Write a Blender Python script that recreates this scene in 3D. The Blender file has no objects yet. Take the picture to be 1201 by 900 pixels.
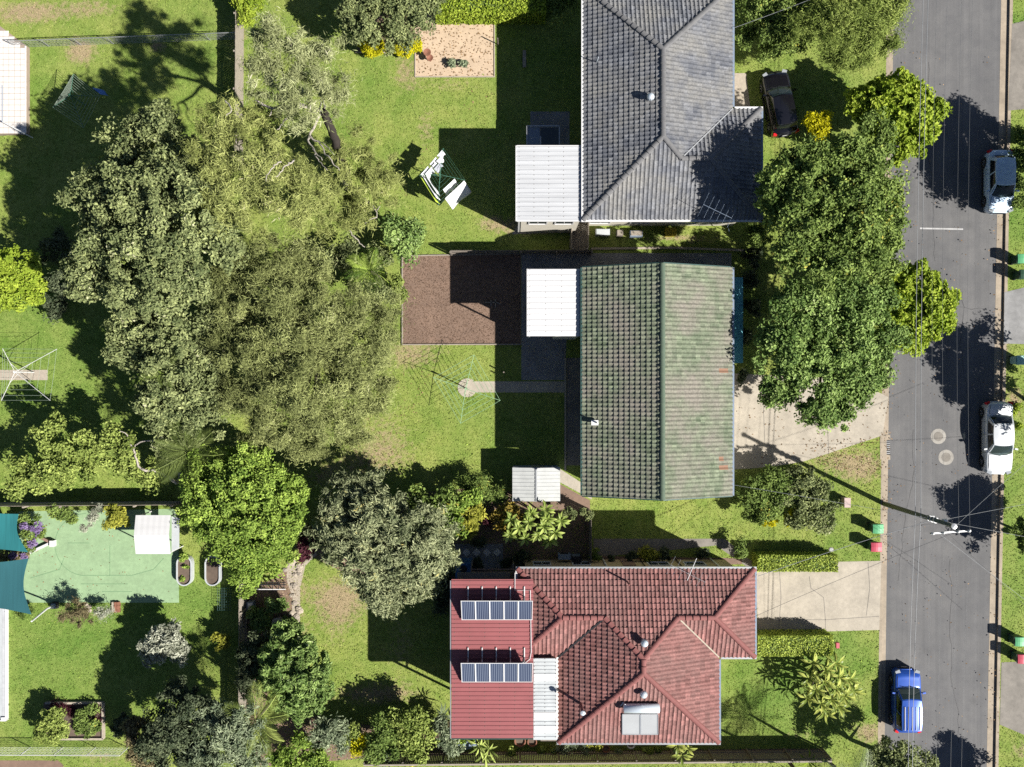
import bpy, bmesh, math, random
import numpy as np
from mathutils import Vector, Matrix, Quaternion

# ------------------------------------------------------------------ scene, camera, light
S = bpy.context.scene
COL = S.collection
R = math.radians
CAM_H = 57.0            # metres above the ground, looking straight down
FPX = 1026.0            # focal length in pixels of the 1201 px wide photograph
cam_d = bpy.data.cameras.new("camera"); cam = bpy.data.objects.new("camera", cam_d)
COL.objects.link(cam); S.camera = cam
cam_d.sensor_width = 36.0; cam_d.sensor_fit = 'HORIZONTAL'; cam_d.lens = 36.0 * FPX / 1201.0
cam_d.clip_start = 0.5; cam_d.clip_end = 2000
cam.location = (0, 0, CAM_H); cam.rotation_euler = (0, 0, 0)

SUN_DIR = Vector((1.017, -0.50, 1.0)).normalized()     # towards the sun
ELEV = math.asin(SUN_DIR.z)
W = bpy.data.worlds.new("World"); S.world = W; W.use_nodes = True
wn = W.node_tree.nodes; wl = W.node_tree.links
sky = wn.new('ShaderNodeTexSky'); sky.sky_type = 'NISHITA'; sky.sun_disc = False
sky.sun_elevation = ELEV; sky.sun_rotation = math.atan2(SUN_DIR.x, SUN_DIR.y)
sky.air_density = 0.6; sky.dust_density = 0.4; sky.ozone_density = 1.0
wn['Background'].inputs[1].default_value = 0.05
wl.new(sky.outputs[0], wn['Background'].inputs[0])
sd = bpy.data.lights.new("sun", 'SUN'); sd.energy = 5.0; sd.angle = R(0.53); sd.color = (1.0, 0.955, 0.88)
so = bpy.data.objects.new("sun", sd); COL.objects.link(so); so.location = (40, -20, 60)
so.rotation_euler = (-SUN_DIR).to_track_quat('-Z', 'Y').to_euler()
S.view_settings.view_transform = 'Standard'; S.view_settings.look = 'None'
S.view_settings.exposure = 1.12; S.view_settings.gamma = 1.0
S.render.engine = 'CYCLES'
S.cycles.max_bounces = 6; S.cycles.diffuse_bounces = 3; S.cycles.transparent_max_bounces = 6
S.cycles.use_denoising = False
S.render.filter_size = 1.0

rng = np.random.default_rng(7)
random.seed(7)

# ------------------------------------------------------------------ helpers
def P(px, py, h=0.0):
    k = (CAM_H - h) / FPX
    return Vector(((px - 600.5) * k, (450.0 - py) * k, h))
def PX(px, h=0.0): return (px - 600.5) * (CAM_H - h) / FPX
def PY(py, h=0.0): return (450.0 - py) * (CAM_H - h) / FPX

ORG = {}                                     # world origin of every object built here
def org(o): return ORG.get(o.name, Vector((0, 0, 0))) if o else Vector((0, 0, 0))

def props(o, label=None, cat=None, group=None, kind=None):
    if label: o['label'] = label
    if cat: o['category'] = cat
    if group: o['group'] = group
    if kind: o['kind'] = kind
    return o
def thing(name, label, cat, loc=(0, 0, 0), group=None, rotz=0.0):
    o = bpy.data.objects.new(name, None); COL.objects.link(o)
    o.empty_display_size = 0.3
    o.location = loc; o.rotation_euler = (0, 0, rotz)
    ORG[o.name] = Vector(loc)
    return props(o, label, cat, group)

def raw_mesh(name, V, loops, starts, mat, attrs=None, smooth=False):
    me = bpy.data.meshes.new(name)
    V = np.asarray(V, np.float32); loops = np.asarray(loops, np.int32); starts = np.asarray(starts, np.int32)
    me.vertices.add(len(V)); me.vertices.foreach_set('co', V.ravel())
    me.loops.add(len(loops)); me.loops.foreach_set('vertex_index', loops)
    me.polygons.add(len(starts)); me.polygons.foreach_set('loop_start', starts)
    tot = np.diff(np.append(starts, len(loops))).astype(np.int32)
    try: me.polygons.foreach_set('loop_total', tot)
    except Exception: pass
    me.update(calc_edges=True)
    if attrs:
        for k, (dom, a) in attrs.items():
            at = me.attributes.new(k, 'FLOAT', dom); at.data.foreach_set('value', np.asarray(a, np.float32))
    me.polygons.foreach_set('use_smooth', np.full(len(starts), bool(smooth)))
    if mat: me.materials.append(mat)
    return me
def link(name, me, parent=None):
    o = bpy.data.objects.new(name, me); COL.objects.link(o)
    if parent: o.parent = parent
    ORG[o.name] = org(parent).copy()
    return o
def quads_obj(name, V, mat, parent=None, attrs=None, smooth=False, n=4):
    """V: (N,n,3) separate polygons"""
    V = np.asarray(V, np.float32); N = len(V)
    VV = V.reshape(-1, 3) - np.array(org(parent), np.float32)
    me = raw_mesh(name, VV, np.arange(N * n), np.arange(N) * n, mat, attrs, smooth)
    return link(name, me, parent)

class MB:
    """collects shapes into one mesh (world coordinates)"""
    def __init__(s): s.v = []; s.f = []
    def add(s, vs, fs):
        b = len(s.v); s.v += [tuple(v) for v in vs]; s.f += [tuple(b + i for i in f) for f in fs]; return s
    def box(s, c, size, rz=0.0, M=None, taper=1.0):
        x, y, z = size[0] / 2, size[1] / 2, size[2] / 2; t = taper
        vs = [Vector(v) for v in ((-x, -y, -z), (x, -y, -z), (x, y, -z), (-x, y, -z), (-x * t, -y * t, z), (x * t, -y * t, z), (x * t, y * t, z), (-x * t, y * t, z))]
        m = M if M is not None else Matrix.Rotation(rz, 3, 'Z')
        vs = [m @ v + Vector(c) for v in vs]
        return s.add(vs, [(3, 2, 1, 0), (4, 5, 6, 7), (0, 1, 5, 4), (1, 2, 6, 5), (2, 3, 7, 6), (3, 0, 4, 7)])
    def bar(s, a, b, w, h):
        """rectangular bar from a to b"""
        a = Vector(a); b = Vector(b); d = b - a; L = d.length
        q = d.to_track_quat('Y', 'Z').to_matrix()
        return s.box((a + b) / 2, (w, L, h), M=q)
    def tube(s, path, r, n=6, cap=True):
        path = [Vector(p) for p in path]; m = len(path)
        rr = r if hasattr(r, '__len__') else [r] * m
        rings = []; up = Vector((0, 0, 1)); prev = None
        for i, p in enumerate(path):
            d = (path[min(i + 1, m - 1)] - path[max(i - 1, 0)]).normalized()
            if prev is None:
                a = d.cross(up)
                if a.length < 1e-3: a = d.cross(Vector((1, 0, 0)))
                a.normalize()
            else:
                a = prev - d * prev.dot(d)
                a.normalize()
            prev = a; b = d.cross(a)
            rings.append([p + (a * math.cos(2 * math.pi * k / n) + b * math.sin(2 * math.pi * k / n)) * rr[i] for k in range(n)])
        vs = [v for g in rings for v in g]
        fs = [(i * n + k, i * n + (k + 1) % n, (i + 1) * n + (k + 1) % n, (i + 1) * n + k) for i in range(m - 1) for k in range(n)]
        if cap: fs += [tuple(range(n))[::-1], tuple((m - 1) * n + k for k in range(n))]
        return s.add(vs, fs)
    def prism(s, poly, z0, z1):
        n = len(poly)
        ar = sum(poly[i][0] * poly[(i + 1) % n][1] - poly[(i + 1) % n][0] * poly[i][1] for i in range(n))
        if ar < 0: poly = poly[::-1]
        vs = [(p[0], p[1], z0) for p in poly] + [(p[0], p[1], z1) for p in poly]
        return s.add(vs, [tuple(range(n))[::-1], tuple(range(n, 2 * n))] + [(i, (i + 1) % n, n + (i + 1) % n, n + i) for i in range(n)])
    def lathe(s, c, prof, n=16):
        """prof: (r,z) list bottom to top"""
        c = Vector(c); vs = []; fs = []
        for r, z in prof: vs += [c + Vector((r * math.cos(2 * math.pi * k / n), r * math.sin(2 * math.pi * k / n), z)) for k in range(n)]
        m = len(prof)
        fs = [(i * n + k, i * n + (k + 1) % n, (i + 1) * n + (k + 1) % n, (i + 1) * n + k) for i in range(m - 1) for k in range(n)]
        fs += [tuple(range(n))[::-1], tuple((m - 1) * n + k for k in range(n))]
        return s.add(vs, fs)
    def grid(s, G):
        """G[i][j] points"""
        m, n = len(G), len(G[0])
        return s.add([p for row in G for p in row], [(i * n + j, i * n + j + 1, (i + 1) * n + j + 1, (i + 1) * n + j) for i in range(m - 1) for j in range(n - 1)])
    def build(s, name, mat, parent=None, smooth=False):
        V = np.array(s.v, np.float32) - np.array(org(parent), np.float32)
        loops = [i for f in s.f for i in f]; starts = np.cumsum([0] + [len(f) for f in s.f[:-1]])
        me = raw_mesh(name, V, loops, starts, mat, None, smooth)
        return link(name, me, parent)

def copy_tree(o, loc=None, rotz=None, parent=None):
    c = o.copy(); COL.objects.link(c); c.parent = parent
    if loc is not None: c.location = loc
    if rotz is not None: c.rotation_euler = (0, 0, rotz)
    for ch in list(o.children): copy_tree(ch, parent=c)
    return c

# ------------------------------------------------------------------ materials
def nodes(name):
    m = bpy.data.materials.new(name); m.use_nodes = True
    nt = m.node_tree; b = nt.nodes['Principled BSDF']
    return m, nt, nt.nodes, nt.links, b
def c4(c): return (c[0], c[1], c[2], 1.0)
def mixnode(nt, a, b, fac, mode='MIX'):
    n = nt.nodes.new('ShaderNodeMix'); n.data_type = 'RGBA'; n.blend_type = mode
    for sock, v in ((n.inputs[6], a), (n.inputs[7], b), (n.inputs[0], fac)):
        if hasattr(v, 'links') or isinstance(v, bpy.types.NodeSocket): nt.links.new(v, sock)
        elif isinstance(v, (int, float)): sock.default_value = v
        else: sock.default_value = c4(v)
    return n.outputs[2]
def ramp(nt, fac, pts):
    n = nt.nodes.new('ShaderNodeValToRGB'); e = n.color_ramp.elements
    e[0].position = pts[0][0]; e[0].color = c4(pts[0][1]); e[1].position = pts[-1][0]; e[1].color = c4(pts[-1][1])
    for p, c in pts[1:-1]:
        k = e.new(p); k.color = c4(c)
    nt.links.new(fac, n.inputs[0]); return n.outputs[0]
def noise(nt, scale, detail=4, vec=None, rough=0.6, stretch=None):
    n = nt.nodes.new('ShaderNodeTexNoise'); n.inputs['Scale'].default_value = scale
    n.inputs['Detail'].default_value = detail; n.inputs['Roughness'].default_value = rough
    if vec is None:
        g = nt.nodes.new('ShaderNodeNewGeometry'); vec = g.outputs['Position']
    if stretch:
        mp = nt.nodes.new('ShaderNodeMapping'); mp.inputs['Scale'].default_value = stretch
        nt.links.new(vec, mp.inputs[0]); vec = mp.outputs[0]
    nt.links.new(vec, n.inputs[0]); return n.outputs['Fac']
def attr(nt, name):
    n = nt.nodes.new('ShaderNodeAttribute'); n.attribute_name = name; return n.outputs['Fac']
def bump(nt, h, strength, dist, b):
    n = nt.nodes.new('ShaderNodeBump'); n.inputs['Strength'].default_value = strength; n.inputs['Distance'].default_value = dist
    nt.links.new(h, n.inputs['Height']); nt.links.new(n.outputs[0], b.inputs['Normal'])

def mat(name, col, rough=0.7, var=0.12, scale=3.0, metal=0.0, fine=0.0, spec=0.3, stretch=None):
    m, nt, N, L, b = nodes(name)
    b.inputs['Roughness'].default_value = rough; b.inputs['Metallic'].default_value = metal
    b.inputs['Specular IOR Level'].default_value = spec
    n1 = noise(nt, scale, 5, stretch=stretch)
    c = ramp(nt, n1, [(0.3, [x * (1 - var) for x in col]), (0.7, [min(1, x * (1 + var)) for x in col])])
    if fine:
        n2 = noise(nt, 35, 3); c = mixnode(nt, c, ramp(nt, n2, [(0.35, [x * (1 - fine) for x in col]), (0.65, [min(1, x * (1 + fine)) for x in col])]), 0.5)
        bump(nt, n2, 0.25, 0.02, b)
    L.new(c, b.inputs['Base Color']); return m

def leafmat(name, dark, light, trans=0.22, rough=0.55, third=None):
    m, nt, N, L, b = nodes(name)
    r = attr(nt, 'rnd')
    pts = [(0.0, dark), (0.62, [(d + l) / 2 for d, l in zip(dark, light)]), (0.95, light)]
    if third: pts.append((1.0, third))
    c = ramp(nt, r, pts)
    b.inputs['Roughness'].default_value = rough; b.inputs['Specular IOR Level'].default_value = 0.10
    L.new(c, b.inputs['Base Color'])
    t = N.new('ShaderNodeBsdfTranslucent')
    cc = mixnode(nt, c, (0.8, 1.0, 0.3), 0.5, 'MULTIPLY'); L.new(cc, t.inputs[0])
    mx = N.new('ShaderNodeMixShader'); mx.inputs[0].default_value = trans
    L.new(b.outputs[0], mx.inputs[1]); L.new(t.outputs[0], mx.inputs[2])
    L.new(mx.outputs[0], N['Material Output'].inputs[0]); return m

def tilemat(name, c1, c2, worn, wornamt=0.5, accent=None):
    m, nt, N, L, b = nodes(name)
    r = attr(nt, 'rnd')
    base = ramp(nt, r, [(0.0, c1), (0.86, c2), (0.97, [x * 1.22 for x in c2])])
    n1 = noise(nt, 0.55, 5); n2 = noise(nt, 9, 4)
    w = ramp(nt, n1, [(0.40, (0, 0, 0)), (0.66, (wornamt,) * 3)])
    c = mixnode(nt, base, worn, w)
    d = ramp(nt, n2, [(0.35, (0.72,) * 3), (0.65, (1.12,) * 3)])
    c = mixnode(nt, c, d, 1.0, 'MULTIPLY')
    if accent:
        a = ramp(nt, r, [(0.0, (0, 0, 0)), (0.992, (0, 0, 0)), (0.996, (1, 1, 1))]); c = mixnode(nt, c, accent, a)
    L.new(c, b.inputs['Base Color']); b.inputs['Roughness'].default_value = 0.75; b.inputs['Specular IOR Level'].default_value = 0.3
    bump(nt, noise(nt, 40, 3), 0.3, 0.01, b)
    return m

def lawnmat():
    m, nt, N, L, b = nodes("lawn_grass")
    dry = attr(nt, 'dry'); lush = attr(nt, 'lush'); r = attr(nt, 'rnd')
    n1 = noise(nt, 0.5, 6); n2 = noise(nt, 3.2, 5, rough=0.7); n3 = noise(nt, 22, 3)
    lushc = ramp(nt, n2, [(0.3, (0.090, 0.158, 0.028)), (0.7, (0.156, 0.230, 0.054))])
    dull = ramp(nt, n2, [(0.3, (0.138, 0.190, 0.036)), (0.7, (0.220, 0.264, 0.072))])
    g = mixnode(nt, dull, lushc, lush)
    g = mixnode(nt, g, ramp(nt, n1, [(0.32, (0.74, 0.86, 0.70)), (0.68, (1.22, 1.10, 1.20))]), 1.0, 'MULTIPLY')
    straw = ramp(nt, n3, [(0.3, (0.20, 0.155, 0.085)), (0.7, (0.34, 0.265, 0.170))])
    ad = N.new('ShaderNodeMath'); ad.operation = 'ADD'; L.new(dry, ad.inputs[0]); L.new(n2, ad.inputs[1])
    f = ramp(nt, ad.outputs[0], [(0.72, (0, 0, 0)), (1.12, (0.95,) * 3)])
    g = mixnode(nt, g, straw, f)
    g = mixnode(nt, g, ramp(nt, r, [(0.0, (0.72, 0.78, 0.7)), (1.0, (1.25, 1.2, 1.25))]), 1.0, 'MULTIPLY')
    fn = ramp(nt, n3, [(0.3, (0.72,) * 3), (0.7, (1.25,) * 3)])
    g = mixnode(nt, g, fn, 1.0, 'MULTIPLY')
    L.new(g, b.inputs['Base Color']); b.inputs['Roughness'].default_value = 0.85; b.inputs['Specular IOR Level'].default_value = 0.12
    bump(nt, noise(nt, 14, 5, rough=0.75), 0.8, 0.05, b)
    return m

def asphaltmat():
    m, nt, N, L, b = nodes("asphalt")
    n1 = noise(nt, 1.2, 6, stretch=(1.0, 0.035, 1)); n2 = noise(nt, 0.35, 5); n3 = noise(nt, 45, 2); n4 = noise(nt, 2.6, 4, stretch=(3, 0.02, 1))
    c = ramp(nt, n1, [(0.3, (0.080, 0.081, 0.085)), (0.7, (0.102, 0.102, 0.105))])
    c = mixnode(nt, c, ramp(nt, n2, [(0.35, (0.90,) * 3), (0.68, (1.10, 1.09, 1.07))]), 1.0, 'MULTIPLY')
    c = mixnode(nt, c, ramp(nt, n4, [(0.35, (0.94,) * 3), (0.65, (1.05,) * 3)]), 1.0, 'MULTIPLY')
    c = mixnode(nt, c, ramp(nt, n3, [(0.3, (0.72,) * 3), (0.7, (1.28,) * 3)]), 1.0, 'MULTIPLY')
    vo = N.new('ShaderNodeTexVoronoi'); vo.inputs['Scale'].default_value = 0.33; g_ = N.new('ShaderNodeNewGeometry'); L.new(g_.outputs['Position'], vo.inputs[0])
    c = mixnode(nt, c, ramp(nt, vo.outputs['Distance'], [(0.0, (0.74,) * 3), (0.13, (1.0,) * 3)]), 0.8, 'MULTIPLY')      # oil drips
    n5 = noise(nt, 0.9, 6, rough=0.75); c = mixnode(nt, c, ramp(nt, n5, [(0.34, (0.86, 0.86, 0.87)), (0.62, (1.08, 1.07, 1.05))]), 1.0, 'MULTIPLY')
    L.new(c, b.inputs['Base Color']); b.inputs['Roughness'].default_value = 0.85
    bump(nt, n3, 0.4, 0.01, b); return m

def concmat(name, col, stain=0.25, crack=True):
    m, nt, N, L, b = nodes(name)
    n1 = noise(nt, 0.8, 6, rough=0.65); n2 = noise(nt, 4, 5, rough=0.7); n3 = noise(nt, 50, 2)
    c = ramp(nt, n1, [(0.3, [x * (1 - stain) for x in col]), (0.65, [x * (1 + stain * 0.4) for x in col])])
    c = mixnode(nt, c, ramp(nt, n2, [(0.3, (0.86,) * 3), (0.7, (1.08,) * 3)]), 1.0, 'MULTIPLY')
    c = mixnode(nt, c, ramp(nt, n3, [(0.3, (0.86,) * 3), (0.7, (1.1,) * 3)]), 1.0, 'MULTIPLY')
    L.new(c, b.inputs['Base Color']); b.inputs['Roughness'].default_value = 0.85
    bump(nt, n3, 0.2, 0.01, b); return m

M = {}
M['lawn'] = lawnmat(); M['asphalt'] = asphaltmat()
M['concrete'] = concmat('pale_concrete', (0.330, 0.295, 0.240), 0.2)
M['kerb'] = concmat('kerb_concrete', (0.27, 0.225, 0.17), 0.3)
M['ringconc'] = concmat('grey_ring_concrete', (0.26, 0.245, 0.22), 0.3)
M['crack'] = mat('crack_sealant', (0.045, 0.045, 0.047), 0.7, 0.2)
M['oldconc'] = concmat('weathered_concrete', (0.17, 0.155, 0.135), 0.35)
M['darkconc'] = concmat('grey_concrete', (0.20, 0.20, 0.20), 0.3)
M['sand'] = concmat('sandy_gravel', (0.42, 0.32, 0.225), 0.12)
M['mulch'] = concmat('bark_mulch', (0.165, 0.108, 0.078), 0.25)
M['soil'] = concmat('brown_soil', (0.105, 0.075, 0.055), 0.4)
M['court'] = concmat('green_court_paint', (0.215, 0.315, 0.176), 0.16)
M['courtline'] = mat('dark_court_line', (0.13, 0.22, 0.12), 0.8)
M['white'] = mat('white_paint', (0.48, 0.48, 0.48), 0.45, 0.03)
M['whitemetal'] = mat('white_roof_metal', (0.36, 0.37, 0.385), 0.5, 0.13, 1.6, spec=0.25, stretch=(.12, 2.2, 1))
M['brightmetal'] = mat('bright_roof_metal', (0.47, 0.47, 0.475), 0.5, 0.06, 1.6, spec=0.25, stretch=(.12, 2.2, 1))
M['shedmetal'] = mat('shed_roof_metal', (0.36, 0.37, 0.365), 0.5, 0.10, 2.0, spec=0.25)
M['greymetal'] = mat('grey_roof_metal', (0.28, 0.29, 0.30), 0.4, 0.06, 1.2, spec=0.4)
M['clearroof'] = mat('pale_polycarbonate', (0.36, 0.38, 0.39), 0.4, 0.10, 1.5, spec=0.5)
M['redmetal'] = mat('red_roof_metal', (0.215, 0.066, 0.069), 0.55, 0.08, 0.8, spec=0.4)
M['bluegrey'] = mat('blue_grey_metal', (0.16, 0.20, 0.26), 0.5, 0.06)
M['darkgreen'] = mat('dark_green_metal', (0.022, 0.055, 0.050), 0.5, 0.1)
M['teal'] = mat('teal_metal', (0.10, 0.32, 0.39), 0.5, 0.06, 1.0)
M['sail'] = mat('teal_shade_cloth', (0.020, 0.090, 0.105), 0.85, 0.16, 1.6, fine=0.15, stretch=(5, .25, 1))
M['poolsail'] = mat('turquoise_shade_cloth', (0.016, 0.125, 0.135), 0.8, 0.16, 1.6, stretch=(5, .25, 1))
M['steel'] = mat('galvanised_steel', (0.36, 0.37, 0.38), 0.35, 0.08, 4, metal=0.6)
M['whitesteel'] = mat('white_steel', (0.50, 0.50, 0.50), 0.4, 0.04)
M['greensteel'] = mat('green_steel', (0.05, 0.13, 0.09), 0.45, 0.06)
M['line'] = mat('pale_green_cord', (0.21, 0.34, 0.20), 0.6, 0.03)
M['lineW'] = mat('white_cord', (0.20, 0.25, 0.20), 0.6, 0.03)
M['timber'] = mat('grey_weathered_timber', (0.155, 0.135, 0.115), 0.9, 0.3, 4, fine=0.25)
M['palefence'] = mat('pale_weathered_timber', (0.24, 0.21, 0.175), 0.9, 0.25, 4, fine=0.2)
M['pole'] = mat('pole_timber', (0.105, 0.115, 0.085), 0.9, 0.25, 3, fine=0.2)
M['bark'] = mat('brown_bark', (0.085, 0.067, 0.052), 0.95, 0.35, 3, fine=0.3)
M['palebark'] = mat('pale_bark', (0.30, 0.27, 0.235), 0.85, 0.3, 2.5, fine=0.2)
M['shadedbark'] = mat('shaded_bark', (0.030, 0.024, 0.020), 0.95, 0.3, 3, fine=0.3)  # shade on the gum trunk put into its bark colour
M['beige'] = mat('beige_wall', (0.40, 0.32, 0.19), 0.85, 0.08, 2)
M['cream'] = mat('cream_wall', (0.52, 0.49, 0.42), 0.85, 0.06, 2)
M['brick'] = mat('brown_wall', (0.20, 0.13, 0.10), 0.9, 0.2, 5)
M['frame'] = mat('window_frame_white', (0.55, 0.55, 0.55), 0.4, 0.03)
M['soffit'] = mat('soffit_white', (0.6, 0.6, 0.58), 0.8, 0.05)
M['cable'] = mat('cable_grey', (0.20, 0.21, 0.22), 0.5, 0.05)
M['conductor'] = mat('conductor_aluminium', (0.10, 0.105, 0.11), 0.5, 0.05)
M['cableD'] = mat('cable_dark', (0.05, 0.05, 0.055), 0.6, 0.05)
M['cableW'] = mat('service_cable_pale', (0.19, 0.20, 0.21), 0.5, 0.05)
M['rubber'] = mat('black_rubber', (0.018, 0.018, 0.019), 0.85, 0.1)
M['black'] = mat('black_plastic', (0.022, 0.022, 0.024), 0.5, 0.08)
M['terracotta'] = mat('terracotta', (0.19, 0.085, 0.055), 0.85, 0.15)
M['pot'] = mat('dark_pot', (0.045, 0.04, 0.038), 0.7, 0.1)
M['paver'] = mat('cream_paver', (0.50, 0.475, 0.45), 0.7, 0.08, 6)
M['grout'] = mat('brown_grout', (0.24, 0.19, 0.15), 0.9, 0.1)
M['stone'] = mat('pale_stone', (0.30, 0.26, 0.21), 0.9, 0.25, 5, fine=0.2)
M['pinkbox'] = mat('faded_pink_paint', (0.38, 0.29, 0.27), 0.7, 0.1)
M['bluebox'] = mat('blue_tarp', (0.04, 0.11, 0.24), 0.6, 0.15)
M['yellow'] = mat('yellow_plastic', (0.36, 0.27, 0.02), 0.5, 0.05)
M['hedgecore'] = mat('hedge_inner_leaf', (0.075, 0.110, 0.025), 0.9, 0.35, 9, fine=0.3)
M['bingreen'] = mat('bin_green', (0.085, 0.30, 0.14), 0.5, 0.05)
M['binbody'] = mat('bin_dark_green', (0.02, 0.06, 0.035), 0.55, 0.08)
M['binred'] = mat('bin_red', (0.38, 0.055, 0.085), 0.5, 0.05)
M['binteal'] = mat('bin_pale_teal', (0.35, 0.55, 0.50), 0.5, 0.05)
M['redlamp'] = mat('red_lamp', (0.45, 0.015, 0.02), 0.2, 0.05)
M['headlamp'] = mat('clear_lamp', (0.24, 0.26, 0.28), 0.12, 0.05, spec=0.6)
M['linemark'] = mat('worn_white_marking', (0.33, 0.33, 0.33), 0.7, 0.2, 3)
M['tin'] = mat('whirlybird_aluminium', (0.50, 0.55, 0.60), 0.35, 0.05, metal=0.3)
M['clothwhite'] = mat('white_cotton', (0.66, 0.66, 0.69), 0.9, 0.03)
M['clothlime'] = mat('lime_cotton', (0.50, 0.62, 0.06), 0.9, 0.08)
M['greycloth'] = mat('grey_cotton', (0.30, 0.31, 0.36), 0.9, 0.1)
M['bluecloth'] = mat('blue_cotton', (0.05, 0.13, 0.40), 0.9, 0.1)

def glassmat(name, col, rough=0.06):
    m, nt, N, L, b = nodes(name)
    c = ramp(nt, noise(nt, 1.5, 3), [(0.3, [x * 0.8 for x in col]), (0.7, [x * 1.2 for x in col])])
    L.new(c, b.inputs['Base Color']); b.inputs['Roughness'].default_value = rough; b.inputs['Specular IOR Level'].default_value = 0.6
    return m
def carglass(name, tint, mixf):
    m, nt, N, L, b = nodes(name)
    b.inputs['Base Color'].default_value = c4(tint); b.inputs['Roughness'].default_value = 0.05; b.inputs['Specular IOR Level'].default_value = 0.6
    tr = N.new('ShaderNodeBsdfTransparent'); tr.inputs[0].default_value = (0.55, 0.62, 0.60, 1)
    mx = N.new('ShaderNodeMixShader'); mx.inputs[0].default_value = mixf
    L.new(b.outputs[0], mx.inputs[1]); L.new(tr.outputs[0], mx.inputs[2]); L.new(mx.outputs[0], N['Material Output'].inputs[0]); return m
M['glass'] = glassmat('dark_window_glass', (0.03, 0.04, 0.045))
M['carglass'] = carglass('tinted_car_glass', (0.010, 0.013, 0.014), .25)
M['screenglass'] = carglass('windscreen_glass', (0.035, 0.055, 0.055), .55)
def paint(name, col, metal=0.3, rough=0.28):
    m, nt, N, L, b = nodes(name)
    c = ramp(nt, noise(nt, 2.5, 4), [(0.3, [x * 0.93 for x in col]), (0.7, [min(1, x * 1.06) for x in col])])
    L.new(c, b.inputs['Base Color']); b.inputs['Roughness'].default_value = rough; b.inputs['Metallic'].default_value = metal
    b.inputs['Coat Weight'].default_value = 0.6; b.inputs['Coat Roughness'].default_value = 0.05
    return m
def pvmat():
    m, nt, N, L, b = nodes('solar_cells')
    tc = N.new('ShaderNodeTexCoord')
    wv = N.new('ShaderNodeTexWave'); wv.wave_type = 'BANDS'; wv.bands_direction = 'X'; wv.inputs['Scale'].default_value = 2.35
    wv.inputs['Distortion'].default_value = 0.0
    L.new(tc.outputs['Generated'], wv.inputs[0])
    c = ramp(nt, wv.outputs['Fac'], [(0.0, (0.024, 0.032, 0.062)), (0.80, (0.034, 0.044, 0.080)), (0.94, (0.13, 0.155, 0.21)), (1.0, (0.19, 0.22, 0.27))])
    L.new(c, b.inputs['Base Color']); b.inputs['Roughness'].default_value = 0.25; b.inputs['Specular IOR Level'].default_value = 0.5
    return m
M['pv'] = pvmat()
M['greytile'] = tilemat('charcoal_concrete_tile', (0.078, 0.084, 0.100), (0.136, 0.142, 0.157), (0.195, 0.189, 0.174), 0.75)
M['greentile'] = tilemat('faded_green_tile', (0.090, 0.114, 0.072), (0.156, 0.182, 0.122), (0.188, 0.172, 0.146), 0.95, accent=(0.20, 0.115, 0.075))
M['redtile'] = tilemat('red_concrete_tile', (0.135, 0.058, 0.052), (0.232, 0.106, 0.096), (0.160, 0.092, 0.083), 0.6)
M['greycap'] = mat('charcoal_ridge_cap', (0.115, 0.115, 0.118), 0.75, 0.25, 3, fine=0.2)
M['greencap'] = mat('green_ridge_cap', (0.075, 0.105, 0.075), 0.75, 0.2, 3, fine=0.2)
M['redcap'] = mat('red_ridge_cap', (0.170, 0.064, 0.059), 0.75, 0.15, 3, fine=0.2)

# ------------------------------------------------------------------ ground, road, paving
def kl(y): return 24.12 + y * 0.0122                # lawn edge of the kerb on the house side
def kr(y): return 32.17 + y * 0.019                 # lawn edge of the kerb across the road
def blob_field(X, Y, L):
    f = np.zeros_like(X)
    for px, py, rx, ry, a in L:
        c = P(px, py); sx, sy = rx / 18.0, ry / 18.0
        f += a * np.exp(-(((X - c.x) / sx) ** 2 + ((Y - c.y) / sy) ** 2))
    return f
DRY = [(480, 415, 45, 22, .45), (440, 540, 60, 30, .33), (450, 500, 40, 40, .25), (400, 700, 45, 28, .48), (440, 815, 60, 14, .5), (470, 760, 25, 40, .3), (395, 735, 25, 40, .25),
       (475, 85, 18, 25, .42), (500, 150, 14, 30, .35), (530, 100, 40, 12, .3), (575, 260, 20, 14, .35), (30, 15, 50, 16, .55), (95, 60, 22, 18, .6), (110, 10, 40, 12, .4), (185, 55, 14, 8, .5),
       (620, 266, 40, 10, .6), (380, 560, 30, 20, .3), (350, 740, 14, 14, .4), (990, 540, 60, 20, .38), (1010, 555, 30, 20, .3), (1020, 860, 16, 14, .55), (1000, 830, 10, 30, .2), (1190, 470, 14, 20, .5),
       (1180, 410, 10, 30, .4), (1195, 880, 12, 14, .4), (870, 640, 30, 6, .3), (560, 380, 40, 30, .1), (760, 560, 60, 14, .22), (1176, 600, 4, 60, .3), (900, 520, 30, 20, .3), (280, 40, 14, 30, .4),
       (80, 720, 20, 12, .3), (120, 720, 18, 12, .3), (120, 890, 40, 10, .35), (490, 640, 30, 25, .3), (335, 690, 20, 20, .5), (800, 280, 60, 8, .4), (700, 270, 40, 8, .3), (940, 860, 50, 8, .3)]
LUSH = [(60, 420, 120, 120, .8), (60, 780, 130, 110, .7), (150, 730, 110, 60, .5), (240, 60, 60, 60, .5), (60, 90, 60, 60, .4), (920, 810, 70, 60, 1.0), (1190, 250, 30, 60, .9), (1190, 40, 30, 30, 1.0), (1190, 600, 40, 90, .55),
        (990, 760, 40, 30, .7), (1000, 650, 40, 40, .5), (430, 110, 50, 60, .35), (640, 70, 60, 60, .6), (560, 470, 50, 40, .35), (240, 700, 50, 30, .8), (960, 110, 60, 40, .5), (1190, 700, 30, 40, .4), (640, 520, 50, 40, .5)]
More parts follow.
